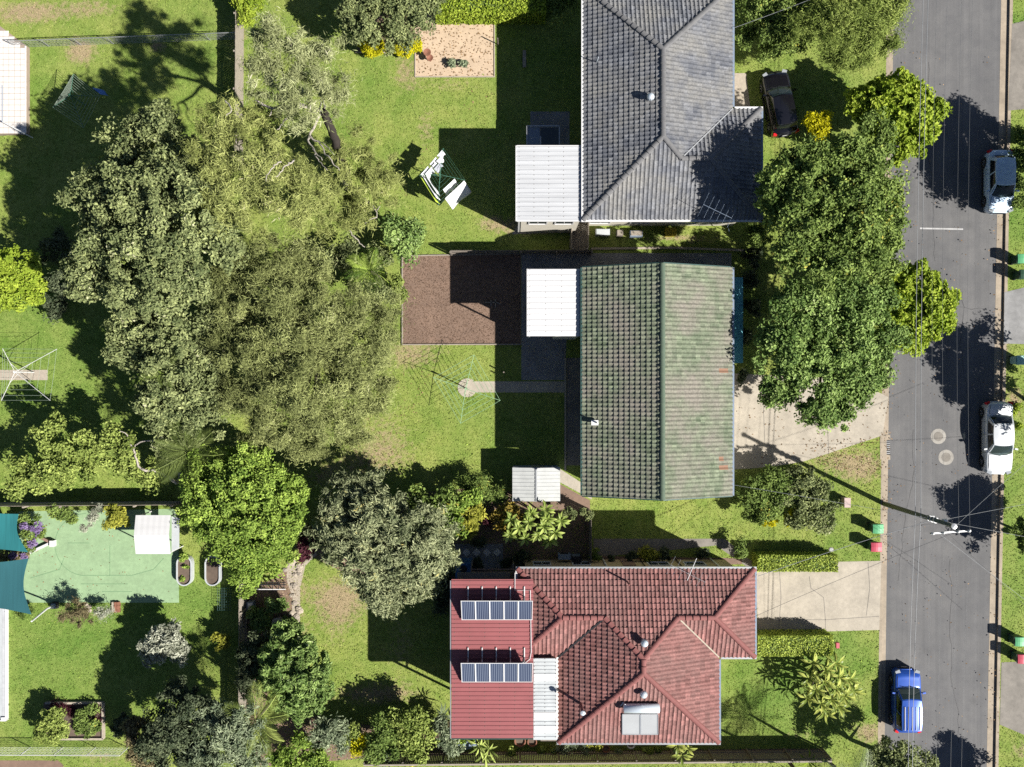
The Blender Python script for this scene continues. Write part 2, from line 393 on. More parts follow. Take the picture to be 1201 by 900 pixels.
def lawn_sheet(name, side):
    ys = np.unique(np.concatenate([np.linspace(-220, -27, 12), np.arange(-27, 27.1, 0.45), np.linspace(27, 220, 12)]))
    if side < 0: t = np.unique(np.concatenate([np.linspace(-220, -36, 10), np.arange(-36, 24.12, 0.45), [24.12]])); sh = lambda x, y: np.where(x > 20, x + (kl(y) - 24.12), x)
    else: t = np.unique(np.concatenate([[32.17], np.arange(32.3, 36, 0.45), np.linspace(36, 260, 10)])); sh = lambda x, y: np.where(x < 36, x + (kr(y) - 32.17), x)
    Yg, Xg = np.meshgrid(ys, t, indexing='ij'); Xg = sh(Xg, Yg)
    V = np.stack([Xg, Yg, np.zeros_like(Xg)], -1).reshape(-1, 3)
    m, n = Xg.shape; idx = np.arange(m * n).reshape(m, n)
    F = np.stack([idx[:-1, :-1], idx[:-1, 1:], idx[1:, 1:], idx[1:, :-1]], -1).reshape(-1, 4)
    at = {'dry': ('POINT', blob_field(V[:, 0], V[:, 1], DRY)), 'lush': ('POINT', np.clip(blob_field(V[:, 0], V[:, 1], LUSH), 0, 1)), 'rnd': ('POINT', np.full(len(V), .5))}
    o = link(name, raw_mesh(name, V, F.ravel(), np.arange(len(F)) * 4, M['lawn'], at))
    return props(o, kind='structure')
lawn_sheet('ground', -1); lawn_sheet('ground', 1)

EXCL = []
def sheet(name, px, z, m, hole=True, kind='structure'):
    pts = [P(*p) for p in px]
    o = MB().prism([(p.x, p.y) for p in pts], -0.05, z).build(name, m); props(o, kind=kind)
    if hole: EXCL.append(np.array([(p.x, p.y) for p in pts]))
    return o
def strip(name, x0, x1, z0, z1, m, y0=-220, y1=220):
    """x0,x1: functions of y"""
    o = MB().prism([(x0(y0), y0), (x1(y0), y0), (x1(y1), y1), (x0(y1), y1)], z0, z1).build(name, m)
    return props(o, kind='structure')
RZ = -0.13
strip('road', lambda y: kl(y) + .1, lambda y: kr(y) - .1, RZ - .3, RZ, M['asphalt'])
strip('kerb', kl, lambda y: kl(y) + .18, RZ - .3, 0.006, M['kerb'])
strip('gutter', lambda y: kl(y) + .182, lambda y: kl(y) + .50, RZ - .3, RZ + .006, M['kerb'])
strip('kerb', lambda y: kr(y) - .20, kr, RZ - .3, 0.006, M['kerb'])
strip('gutter', lambda y: kr(y) - .70, lambda y: kr(y) - .202, RZ - .3, RZ + .006, M['kerb'])
def flat(name, poly, z, m, th=0.002, kind='structure'):
    return props(MB().prism(poly, z - th, z).build(name, m), kind=kind)
def pxpoly(L, h=0): return [(P(a, b, h).x, P(a, b, h).y) for a, b in L]
# paving: (sheets, each a few mm above the last)
sheet('driveway', [(858, 438), (1000, 445), (1042, 466), (1035, 511), (944, 541), (905, 548), (858, 551)], 0.010, M['concrete'])
sheet('driveway', [(886, 661), (1033.6, 658), (1031.2, 739), (889, 743)], 0.010, M['concrete'])
sheet('driveway', [(1187, 28), (1232, 18), (1232, 125), (1182.5, 130)], 0.010, M['oldconc'])
sheet('driveway', [(1178, 343), (1232, 330), (1232, 405), (1177, 403)], 0.010, M['darkconc'])
sheet('driveway', [(1174.5, 777), (1232, 775), (1232, 875), (1172.5, 850)], 0.010, M['oldconc'])
sheet('dirt_driveway', [(861, 86), (875, 86), (884, 160), (861, 160)], 0.008, M['stone'])
sheet('path', [(696, 632), (850, 632), (886, 662), (886, 672), (840, 640), (696, 654)], 0.008, M['oldconc'])
sheet('path', [(611.5, 297), (858, 297), (858, 330), (668, 330), (662, 446), (611.5, 446)], 0.006, M['darkconc'])
sheet('path', [(664.5, 420), (690, 420), (690, 546), (664.5, 546)], 0.010, M['oldconc'])
sheet('path', [(548, 447.5), (664, 447.5), (664, 460.5), (548, 460.5)], 0.012, M['concrete'])
flat('path_edge', pxpoly([(662, 420), (664, 420), (664, 552), (662, 552)]), 0.10, M['stone'], 0.12)
sheet('path', [(655, 549), (694, 574), (694, 586), (657, 566)], 0.014, M['concrete'])
sheet('path', [(655, 567), (692, 587), (692, 600), (655, 596)], 0.008, M['mulch'])
sheet('path', [(668, 256), (690, 256), (690, 295), (668, 295)], 0.008, M['concrete'])
sheet('dirt', [(612, 257), (668, 257), (668, 272), (600, 275)], 0.005, M['stone'])
c = P(548, 455)
o = flat('clothesline_pad', [(c.x + .62 * math.cos(a * math.pi / 12), c.y + .62 * math.sin(a * math.pi / 12)) for a in range(24)], 0.018, M['concrete'], 0.05)
sheet('garden_bed_or_shade', [(345, 642), (395, 605), (470, 580), (560, 572), (664, 584), (694, 600), (694, 660), (590, 665), (520, 690), (440, 690)], 0.004, M['mulch'], hole=False)
sheet('garden_bed_or_shade', [(285, 700), (330, 672), (349, 664), (352, 735), (330, 760), (290, 900), (282, 900)], 0.004, M['mulch'], hole=False)
sheet('garden_bed_or_shade', [(300, 900), (300, 846), (360, 838), (440, 852), (528, 846), (530, 882), (962, 878), (962, 884), (530, 886), (420, 890)], 0.004, M['mulch'], hole=False)
sheet('garden_bed_or_shade', [(690, 652), (870, 655), (870, 662), (690, 664)], 0.012, M['mulch'])
sheet('garden_bed_or_shade', [(410, 20), (487, 15), (487, 62), (420, 62)], 0.004, M['mulch'], hole=False)
sheet('garden_bed_or_shade', [(-25, 892), (68, 892), (75, 898), (77, 930), (-25, 930)], 0.004, M['mulch'])  # no bed here: corner shade painted as a dark ground sheet
sheet('patio', [(534, 638), (590, 638), (590, 668), (534, 668)], 0.010, M['darkconc'])
sheet('patio', [(596, 656), (640, 656), (640, 668), (596, 668)], 0.010, M['oldconc'])
# sand yard with timber edge
sheet('gravel_yard', [(487, 16.5), (580, 16.5), (580, 90), (487, 90)], 0.008, M['sand'])
# bark mulch bed with pale timber edging boards
sheet('mulch_bed', [(472, 300), (611, 297), (611, 405), (472, 405)], 0.010, M['mulch'])
def edging(name, label, px, m, w=0.09, h=0.11):
    t = thing(name, label, 'garden edging', P(*px[0]))
    for a, b in zip(px[:-1], px[1:]):
        A, B = P(*a), P(*b); A.z = B.z = h / 2; d = (B - A).normalized() * w / 2
        MB().bar(A - d * 0.98, B - d * 1.02, w, h).build('board', m, t)
    return t
edging('mulch_edging', 'white timber edging boards round the brown bark mulch bed', [(610, 298), (472, 300.5), (472, 404.5), (611, 404)], M['palefence'], .07)
edging('gravel_edging', 'thin cream edging boards round the sandy gravel square', [(487, 60), (487, 90.5), (580, 90.5), (580, 17)], M['stone'], 0.06, 0.06)
edging('lawn_edging', 'thin cream edging board in front of the two yellow shrubs', [(418, 62), (487, 62.5)], M['stone'], 0.06, 0.1)
edging('path_edging', 'pale concrete edging strip along the narrow lawn under the charcoal roof', [(694, 292), (790, 291), (875, 294)], M['stone'], 0.14, 0.08)
sheet('garden_path', [(337, 662), (352, 655), (366, 640), (372, 650), (358, 664), (352, 690), (352, 732), (342, 736), (343, 700), (336, 680)], 0.014, M['stone'], hole=False)
# pavers set diagonally in the shaded patio
t = thing('diamond_paving', 'row of four cream diamond pavers in the shaded grey patio', 'paving', P(565, 648))
for px in (547, 559, 571, 583):
    c = P(px, 648); r = 0.27
    MB().prism([(c.x - r, c.y), (c.x, c.y - r), (c.x + r, c.y), (c.x, c.y + r)], 0.0, 0.024).build('paver', M['paver'], t)
# painted sports court
sheet('sports_court', [(22, 600), (206, 597), (209.5, 640), (210, 707), (20, 707)], 0.010, M['court'])
def ring(c, r0, r1, z, a0=0, a1=360, n=48):
    mb = MB(); G = []
    for k in range(n + 1):
        a = R(a0 + (a1 - a0) * k / n); G.append([(c.x + r1 * math.cos(a), c.y + r1 * math.sin(a), z), (c.x + r0 * math.cos(a), c.y + r0 * math.sin(a), z)])
    return mb.grid(G)
cl = ring(P(101, 639), 2.0, 2.04, 0.015, 90, 270)
for a, b in (((101, 675), (155, 675)), ((36, 678), (70, 668)), ((70, 668), (75, 655)), ((80, 637), (105, 637)), ((129, 640), (129, 675)), ((120, 694), (155, 694)), ((95, 685), (150, 685)), ((155, 675), (180, 668)), ((180, 668), (192, 655))):
    A, B = P(*a), P(*b); d = (B - A).normalized(); nn = Vector((-d.y, d.x, 0)) * 0.02
    cl.add([(A - nn) + Vector((0, 0, .015)), (B - nn) + Vector((0, 0, .015)), (B + nn) + Vector((0, 0, .015)), (A + nn) + Vector((0, 0, .015))], [(0, 1, 2, 3)])
props(cl.build('court_marking', M['courtline']), kind='structure')

# road markings, covers, inlet
def onroad(px, py): v = P(px, py, RZ); return v
mk = MB(); A = onroad(1079, 268); B = onroad(1129.5, 269)
mk.prism([(A.x, A.y - .05), (B.x, B.y - .05), (B.x, B.y + .05), (A.x, A.y + .05)], RZ, RZ + .004)
props(mk.build('road_marking', M['linemark']), kind='structure')
mk = MB(); rc_ = random.Random(12)
for x, y, n_, sx, sy in ((27.2, 21, 26, .05, -.5), (29.4, 6, 20, .04, -.5), (26.2, -3, 22, -.05, -.45), (28.6, -11.5, 24, .03, -.5), (25.6, -9.4, 9, .5, .05), (26.0, 5.5, 10, .5, -.04)):
    p0 = Vector((x, y, RZ + .003))
    for k in range(n_):
        p1 = p0 + Vector((sx + rc_.uniform(-.14, .14) * (abs(sy) > abs(sx)), sy + rc_.uniform(-.14, .14) * (abs(sx) > abs(sy)), 0)); d_ = (p1 - p0).normalized(); n__ = Vector((-d_.y, d_.x, 0)) * rc_.uniform(.008, .022)
        mk.add([p0 - n__, p1 - n__, p1 + n__, p0 + n__], [(0, 1, 2, 3)]); p0 = p1
props(mk.build('road_crack', M['crack']), kind='structure')
for i, (px, py) in enumerate(((1100.5, 512), (1109.5, 536.5))):
    c = onroad(px, py)
    t = thing('manhole', ['worn manhole cover in a rough concrete ring, the one farther from the power pole', 'round manhole cover in a clean concrete ring, the one closer to the power pole'][i], 'manhole', c, 'manhole covers in the road')
    MB().lathe(c, [(.50, -.02), (.50, .006), (.30, .008), (.30, -.02)], 28).build('concrete_ring', M['ringconc'], t)
    MB().lathe(c, [(.295, -.02), (.295, .010), (.27, .012)], 24).build('cover', M['oldconc'], t)
c = P(1041, 525, 0)
t = thing('drain_inlet', 'concrete kerb inlet with dark grate at the green house driveway', 'storm drain', (kl(c.y) + .1, c.y, 0))
MB().box((kl(c.y) + .12, c.y, -.04), (.42, 1.55, .12)).build('lintel', M['kerb'], t)
MB().box((kl(c.y) + .47, c.y, RZ + .005), (.26, .95, .03)).build('grate', M['black'], t)
for k in range(7): MB().box((kl(c.y) + .47, c.y - .40 + .133 * k, RZ + .026), (.26, .03, .02)).build('bar', M['steel'], t)
for s in (-1, 1): MB().box((kl(c.y) + .47, c.y + s * .65, RZ + .006), (.3, .32, .05)).build('apron', M['kerb'], t)
# driveway cracks / slab joint: thin recessed strips
def joints(name, L, w, z, m):
    mb = MB()
    for pts in L:
        for a, b in zip(pts[:-1], pts[1:]):
            A, B = P(*a), P(*b); d = (B - A).normalized(); nn = Vector((-d.y, d.x, 0)) * w / 2
            mb.add([(A.x - nn.x, A.y - nn.y, z), (B.x - nn.x, B.y - nn.y, z), (B.x + nn.x, B.y + nn.y, z), (A.x + nn.x, A.y + nn.y, z)], [(0, 1, 2, 3)])
    return props(mb.build(name, m), kind='structure')
joints('slab_joint', [[(889, 727), (968, 727), (1031, 723)], [(968, 727), (966, 701), (951, 690), (949, 676)], [(914, 665), (916, 700), (913, 742)], [(1018, 660), (1020, 690), (1016, 722)], [(968, 727), (968, 741)],
                      [(895, 470), (897, 520), (940, 541)], [(970, 490), (972, 533)]], 0.035, 0.0135, M['oldconc'])

# ------------------------------------------------------------------ tiled roofs
def clip_in(pts, poly):
    """signed inside test for a convex ccw polygon; returns min distance"""
    d = np.full(len(pts), 1e9)
    for i in range(len(poly)):
        a = poly[i]; b = poly[(i + 1) % len(poly)]; e = b - a; n = np.array([-e[1], e[0]]) / np.hypot(*e)
        d = np.minimum(d, (pts - a) @ n)
    return d
def tiles(house, polys, u3, v3, o3, m, tw=0.25, ct=0.315, lip=0.048, amp=0.046, seed=0, accents=()):
    """concrete tiles over the convex 3-D polygons; u3 along the eave, v3 up the slope"""
    r_ = np.random.default_rng(seed)
    u3 = np.array(u3, float); v3 = np.array(v3, float); o3 = np.array(o3, float); n3 = np.cross(u3, v3); sgn = 1.0
    if n3[2] < 0: n3 = -n3; sgn = -1.0
    us = np.array([0, .12, .30, .5, .7, .88, 1.0]); pn = np.array([.75, 1, .6, .05, .0, .2, .75]) * amp
    allV = []; allR = []
    for poly in polys:
        q = np.array([[(np.array(p) - o3) @ u3, (np.array(p) - o3) @ v3] for p in poly])
        ar = sum(q[i][0] * q[(i + 1) % len(q)][1] - q[(i + 1) % len(q)][0] * q[i][1] for i in range(len(q)))
        if ar < 0: q = q[::-1]
        i0, i1 = int(math.floor(q[:, 0].min() / tw)) - 1, int(math.ceil(q[:, 0].max() / tw)) + 1
        j0, j1 = 0, int(math.ceil(q[:, 1].max() / ct)) + 1
        I, J = np.meshgrid(np.arange(i0, i1), np.arange(j0, j1), indexing='ij'); I = I.ravel(); J = J.ravel()
        hsh = ((np.sin(I * 12.9898 + J * 78.233 + seed) * 43758.5453) % 1.0) * .98
        for (ax_, ay_) in accents:
            w0 = o3 + ((I + .5) * tw)[:, None] * u3 + ((J + .5) * ct)[:, None] * v3
            hsh = np.where((abs(w0[:, 0] - ax_) < ct * .5) & (abs(w0[:, 1] - ay_) < tw * .5), 1.0, hsh)
        Qs = []; Rr = []
        for k in range(len(us) - 1):
            ua = (I + us[k]) * tw; ub = (I + us[k + 1]) * tw; va = J * ct + (hsh - .5) * .025; vb = (J + 1) * ct + .01
            na, nb = pn[k], pn[k + 1]; jit = (hsh - .5) * 0.013
            Z = np.zeros_like(ua, float)
            Qs.append(np.stack([np.stack([ua, va, Z + lip + na + jit], -1), np.stack([ub, va, Z + lip + nb + jit], -1), np.stack([ub, vb, Z + nb + jit * .3], -1), np.stack([ua, vb, Z + na + jit * .3], -1)], 1)); Rr.append(hsh)
            Qs.append(np.stack([np.stack([ua, va, Z + na - .012], -1), np.stack([ub, va, Z + nb - .012], -1), np.stack([ub, va, Z + lip + nb + jit], -1), np.stack([ua, va, Z + lip + na + jit], -1)], 1)); Rr.append(hsh)
        Q = np.concatenate(Qs); Rr = np.concatenate(Rr)
        d = clip_in(Q[:, :, :2].reshape(-1, 2), q).reshape(-1, 4)
        full = d.min(1) >= -1e-6; some = (~full) & (d.max(1) > 0)
        allV.append(Q[full]); allR.append(Rr[full])
        # straddling quads: Sutherland-Hodgman, result re-cut into quads
        outV = []; outR = []
        for quad, rr in zip(Q[some], Rr[some]):
            pg = [p for p in quad]
            for i in range(len(q)):
                a = q[i]; b = q[(i + 1) % len(q)]; e = b - a; nn = np.array([-e[1], e[0]])
                res = []
                for k in range(len(pg)):
                    p, s = pg[k], pg[(k + 1) % len(pg)]; dp = (p[:2] - a) @ nn; ds = (s[:2] - a) @ nn
                    if dp >= 0: res.append(p)
                    if dp * ds < 0: res.append(p + (s - p) * dp / (dp - ds))
                pg = res
                if len(pg) < 3: break
            if len(pg) >= 3:
                for k in range(1, len(pg) - 1, 2):
                    outV.append([pg[0], pg[k], pg[k + 1], pg[k + 2] if k + 2 < len(pg) else pg[k + 1] * .999 + pg[0] * .001]); outR.append(rr)
        if outV: allV.append(np.array(outV)); allR.append(np.array(outR))
    V = np.concatenate(allV); rr = np.concatenate(allR)
    if sgn < 0: V = V[:, ::-1]
    Wd = o3 + V[..., 0:1] * u3 + V[..., 1:2] * v3 + V[..., 2:3] * n3
    o = quads_obj('roof_tiles', Wd, m, house, {'rnd': ('FACE', rr)})
    o['kind'] = 'stuff'
    return o
CAPM = {}
def ridge(house, a, b, m, seg=0.42, rad=0.155, lift=0.02):
    """ridge or hip caps from a (high or either end) to b, each tile its own part"""
    a = Vector(a); b = Vector(b)
    if a.z > b.z: a, b = b, a
    L = (b - a).length; n = max(1, round(L / seg)); st = L / n
    key = (m.name, round(st, 2))
    if key not in CAPM:
        mb = MB(); K = 7; G = []
        for (y, r, z) in ((-st * .5, rad, 0.035), (-st * .5 + 0.01, rad * 1.02, .04), (st * .56, rad * .86, -.005)):
            G.append([(r * math.cos(math.pi * k / (K - 1)), y, r * .62 * math.sin(math.pi * k / (K - 1)) + z) for k in range(K)])
        mb.grid(G); i = len(mb.v)
        mb.f.append(tuple(range(K)))
        CAPM[key] = raw_mesh('ridge_tile', np.array(mb.v), [i for f in mb.f for i in f], np.cumsum([0] + [len(f) for f in mb.f[:-1]]), m)
    q = (b - a).to_track_quat('Y', 'Z')
    for k in range(n):
        p = a + (b - a) * ((k + .5) / n)
        o = bpy.data.objects.new('ridge_tile', CAPM[key]); COL.objects.link(o); o.parent = house
        o.location = p + Vector((0, 0, lift)) - org(house); o.rotation_euler = q.to_euler(); o.rotation_euler.y += random.uniform(-.05, .05)
PITCH = 0.42
CP = 1 / math.hypot(1, PITCH); SP = PITCH * CP
def slope_axes(facing):
    f = {'-x': (-1, 0), '+x': (1, 0), '-y': (0, -1), '+y': (0, 1)}[facing]
    v = (-f[0] * CP, -f[1] * CP, SP); u = (abs(f[1]), abs(f[0]), 0)
    return u, v
def gutter(house, L, z, m, w=0.13, name='gutter'):
    for a, b in L:
        A = Vector((a[0], a[1], z)); B = Vector((b[0], b[1], z))
        MB().bar(A, B, w, 0.12).build(name, m, house)
def walls(house, poly, z1, m, name='wall'):
    return MB().prism(poly, -0.05, z1).build(name, m, house)
def window(house, c, w, h, face, deep=0.06, hood=False):
    """c: centre on the wall plane; face '+x' etc."""
    f = {'-x': Vector((-1, 0, 0)), '+x': Vector((1, 0, 0)), '-y': Vector((0, -1, 0)), '+y': Vector((0, 1, 0))}[face]
    s = Vector((-f.y, f.x, 0)); c = Vector(c)
    mb = MB()
    for k in (-1, 1):
        mb.bar(c + s * k * w / 2 - Vector((0, 0, h / 2)) + f * .02, c + s * k * w / 2 + Vector((0, 0, h / 2)) + f * .02, .07, deep)
        mb.bar(c + Vector((0, 0, k * h / 2)) - s * (w / 2 + .035) + f * .023, c + Vector((0, 0, k * h / 2)) + s * (w / 2 + .035) + f * .023, deep, .07)
    mb.bar(c - Vector((0, 0, h / 2 - .036)) + f * .015, c + Vector((0, 0, h / 2 - .036)) + f * .015, .04, .03)
    fr = mb.build('window', M['frame'], house)
    MB().bar(c - s * (w / 2 - .036) + f * .004, c + s * (w / 2 - .036) + f * .004, .02, h - .075).build('pane', M['glass'], fr)
    if hood:
        mb = MB(); a = c + Vector((0, 0, h / 2 + .08)) + f * .03
        mb.add([a - s * (w / 2 + .1), a + s * (w / 2 + .1), a + s * (w / 2 + .1) + f * .75 - Vector((0, 0, .32)), a - s * (w / 2 + .1) + f * .75 - Vector((0, 0, .32)),
                a - s * (w / 2 + .1) - Vector((0, 0, .03)), a + s * (w / 2 + .1) - Vector((0, 0, .03)), a + s * (w / 2 + .1) + f * .75 - Vector((0, 0, .35)), a - s * (w / 2 + .1) + f * .75 - Vector((0, 0, .35))],
               [(0, 1, 2, 3), (7, 6, 5, 4), (0, 3, 7, 4), (1, 5, 6, 2), (3, 2, 6, 7), (0, 4, 5, 1)])
        mb.build('hood', M['bluegrey'], fr)
    return fr
def door(house, c, w, h, face):
    f = {'-x': Vector((-1, 0, 0)), '+x': Vector((1, 0, 0)), '-y': Vector((0, -1, 0)), '+y': Vector((0, 1, 0))}[face]
    s = Vector((-f.y, f.x, 0)); c = Vector(c) + Vector((0, 0, h / 2))
    d = MB().bar(c - s * w / 2 + f * .02, c + s * w / 2 + f * .02, .07, h).build('door', M['brick'], house)
    MB().bar(c + s * (w / 2 - .1) + f * .06, c + s * (w / 2 - .06) + f * .10, .04, .14).build('handle', M['steel'], d)
def ribbed(name, x0, x1, y0, y1, z, m, parent, pitch=0.25, amp=0.028, fall=0.0, along='x', th=0.02):
    """trapezoid ribbed sheet, ribs running along x (or y); fall: drop from x0 to x1"""
    if along == 'x': n = int(round((y1 - y0) / pitch)); base, span = y0, (y1 - y0) / n
    else: n = int(round((x1 - x0) / pitch)); base, span = x0, (x1 - x0) / n
    pr = [(0, 0), (.60, 0), (.68, 1), (.92, 1), (1.0, 0)]
    C = []
    for k in range(n): C += [(base + (k + a) * span, b * amp) for a, b in pr[(0 if k == 0 else 1):]]
    G = []
    for (c, h) in C:
        if along == 'x': G.append([(x0, c, z + h), ((x0 + x1) / 2, c, z - fall / 2 + h), (x1, c, z - fall + h)])
        else: G.append([(c, y0, z + h), (c, (y0 + y1) / 2, z - fall / 2 + h), (c, y1, z - fall + h)])
    if along == 'x': G = [r[::-1] for r in G][::1]
    mb = MB().grid([r[::-1] for r in G] if along == 'x' else G[::-1])
    mb.box(((x0 + x1) / 2, (y0 + y1) / 2, z - fall / 2 - th), (x1 - x0 - .02, y1 - y0 - .02, th)) if fall == 0 else None
    o = mb.build(name, m, parent)
    sc = MB(); L = (x1 - x0) if along == 'x' else (y1 - y0); nr = max(2, int(L / .95))
    for i in range(nr + 1):
        t_ = .04 + .92 * i / nr
        for k in range(n):
            c = base + (k + .8) * span; zz_ = z - fall * t_ + amp + .006
            sc.box((x0 + (x1 - x0) * t_, c, zz_) if along == 'x' else (c, y0 + (y1 - y0) * t_, zz_), (.035, .035, .012))
    props(sc.build('roof_screw', M['timber'], o), kind='stuff')
    return o
def vent(house, c, r=0.17):
    c = Vector(c)
    v = MB().lathe(c, [(r * .85, -.35), (r * .85, .06)], 14).build('roof_vent', M['tin'], house, True)
    MB().lathe(c, [(r * .9, .06), (r * 1.25, .12), (r * 1.3, .2), (r * 1.1, .30), (r * .6, .37), (.02, .39)], 16).build('vent_dome', M['tin'], v, True)
    fins = MB()
    for k in range(12):
        a = k * math.pi / 6; d = Vector((math.cos(a), math.sin(a), 0))
        fins.bar(c + d * r * 1.32 + Vector((0, 0, .11)), c + d * r * 1.14 + Vector((0, 0, .31)), .012, .02)
    fins.build('fins', M['steel'], v)

# ---- charcoal-roofed house
E = 5.0; xl, xr, xw = 4.23, 13.10, 14.80; yb, yt, ym = 9.73, 23.60, 16.32
mx = (xl + xr) / 2; hw = (xr - xl) / 2; hr = E + hw * PITCH; wy = (yb + ym) / 2; wh = (ym - yb) / 2; hwz = E + wh * PITCH; jx = xr - wh; ax = xw - wh
g = thing('charcoal_roof_house', 'house with charcoal grey hipped tile roof and white patio cover', 'house', (9, 14, 0))
MB().prism([(xl + .1, yb + .1), (xw - .1, yb + .1), (xw - .1, ym - .1), (xr - .1, ym - .1), (xr - .1, yt - .1), (xl + .1, yt - .1)], E - .16, E - .10).build('soffit', M['soffit'], g)
walls(g, [(xl + .5, yb + .55), (xw - .5, yb + .55), (xw - .5, ym - .55), (xr - .5, ym - .55), (xr - .5, yt - .55), (xl + .5, yt - .55)], E - .12, M['cream'])
u, v = slope_axes('-x'); tiles(g, [[(xl, yb, E), (xl, yt, E), (mx, yt - hw, hr), (mx, yb + hw, hr)]], u, v, (xl, yb, E), M['greytile'], seed=1)
u, v = slope_axes('+y'); tiles(g, [[(xl, yt, E), (xr, yt, E), (mx, yt - hw, hr)]], u, v, (xl, yt, E), M['greytile'], seed=2)
tiles(g, [[(xr, ym, E), (xw, ym, E), (ax, wy, hwz), (jx, wy, hwz)]], u, v, (xl, ym, E), M['greytile'], seed=3)
u, v = slope_axes('+x'); tiles(g, [[(xr, ym, E), (xr, yt, E), (mx, yt - hw, hr), (mx, yb + hw, hr), (jx, wy, hwz)]], u, v, (xr, yb, E), M['greytile'], seed=4)
tiles(g, [[(xw, yb, E), (xw, ym, E), (ax, wy, hwz)]], u, v, (xw, yb, E), M['greytile'], seed=5)
u, v = slope_axes('-y'); tiles(g, [[(xl, yb, E), (jx, yb, E), (jx, wy, hwz), (mx, yb + hw, hr)], [(jx, yb, E), (xw, yb, E), (ax, wy, hwz), (jx, wy, hwz)]], u, v, (xl, yb, E), M['greytile'], seed=6)
for a, b in (((mx, yb + hw, hr), (mx, yt - hw, hr)), ((xl, yb, E), (mx, yb + hw, hr)), ((xl, yt, E), (mx, yt - hw, hr)), ((xr, yt, E), (mx, yt - hw, hr)), ((jx, wy, hwz), (mx, yb + hw, hr)), ((jx, wy, hwz), (ax, wy, hwz)), ((xw, yb, E), (ax, wy, hwz)), ((xw, ym, E), (ax, wy, hwz))):
    ridge(g, a, b, M['greycap'])
MB().bar((xr, ym, E + .09), (jx, wy, hwz + .09), .06, .03).build('valley', M['greymetal'], g)
gutter(g, [((xl - .05, yb), (xl - .05, yt))], E, M['whitesteel'], .12)
gutter(g, [((xl - .11, yb - .06), (xw + .1, yb - .06)), ((xr + .12, ym + .06), (xw + .1, ym + .06))], E, M['whitesteel'])
gutter(g, [((xr + .05, ym + .12), (xr + .05, yt))], E, M['bluegrey']); gutter(g, [((xw + .05, yb - .12), (xw + .05, ym))], E, M['bluegrey'])
for x in (5.6, 8.2, 11.2): window(g, (x, yb + .55, 1.5), 1.3, 1.1, '-y')
for x in (6.0, 9.5, 12.8): window(g, (x, yb + .55, 3.9), 1.5, 1.1, '-y')
for y in (12, 15.0, 19): window(g, (xl + .5, y, 3.9), 1.5, 1.1, '-x')
for y in (18.5, 21): window(g, (xr - .5, y, 3.9), 1.6, 1.2, '+x')
window(g, (xw - .5, 13, 3.9), 1.8, 1.2, '+x'); door(g, (xr - .5, 17.3, 0), .9, 2.1, '+x')
# white patio cover attached to it
x0, x1, y0, y1, zz = PX(606, 4.9), xl - .12, PY(258.5, 4.9), PY(172, 4.9), 4.9
ribbed('patio_cover', x0, x1, y0, y1, zz, M['whitemetal'], g, .27)
MB().bar((x0 - .03, y0 - .05, zz - .05), (x0 - .03, y1 + .05, zz - .05), .07, .13).build('cover_trim', M['white'], g)
MB().bar((x0, y1 + .04, zz - .05), (x1, y1 + .04, zz - .05), .07, .12).build('cover_trim', M['white'], g)
MB().bar((x0, y0 - .04, zz - .05), (x1, y0 - .04, zz - .05), .07, .12).build('cover_trim', M['white'], g)
for y in (y0 + .15, y1 - .15): MB().bar((x0 + .15, y, 0), (x0 + .15, y, zz - .05), .1, .1).build('post', M['whitesteel'], g)
MB().box(((x0 + x1) / 2 + .12, (y0 + y1) / 2, 2.35), (x1 - x0 - .3, y1 - y0 - .2, 4.85)).build('enclosed_deck', M['cream'], g)
for y in (y0 + 1.2, y1 - 1.2): window(g, (x0 + .27, y, 3.7), 1.3, 1.2, '-x')
for x in (x0 + 1.3, x0 + 2.9): window(g, (x, y0 + .1, 3.7), 1.1, 1.1, '-y')
vent(g, (P(762.5, 115, 6.7).x, P(762.5, 115, 6.7).y, 6.72))
a = P(702, 66, 6.2); MB().tube([(P(700, 72, 5.5).x, P(700, 72, 5.5).y, 5.3), (a.x - .02, a.y - .06, 5.75), (a.x, a.y, 6.05)], .03, 6).build('vent_pipe', M['tin'], g)
def antenna(house, base, top, boom, els, m, mast_r=0.02):
    base, top = Vector(base), Vector(top)
    an = MB().tube([base, top], mast_r, 6).build('antenna', m, house)
    A, B = Vector(boom[0]), Vector(boom[1]); d = (B - A).normalized(); s = Vector((-d.y, d.x, 0))
    MB().tube([A, B], .013, 5).build('boom', m, an)
    for k, L in enumerate(els):
        p = A + (B - A) * (k / (len(els) - 1))
        MB().tube([p - s * L / 2, p + s * L / 2], .007, 4).build('element', m, an)
b = P(852, 262, 3.0)
antenna(g, (P(855, 272, 0).x, P(855, 272, 0).y + 0.0, 0), (P(851, 254, 6.6).x, P(851, 254, 6.6).y, 6.9), [P(825, 240, 6.9), P(858, 256, 6.9)], [1.5, 1.4, 1.3, 1.1, 1.0, 1.2], M['bluegrey'])

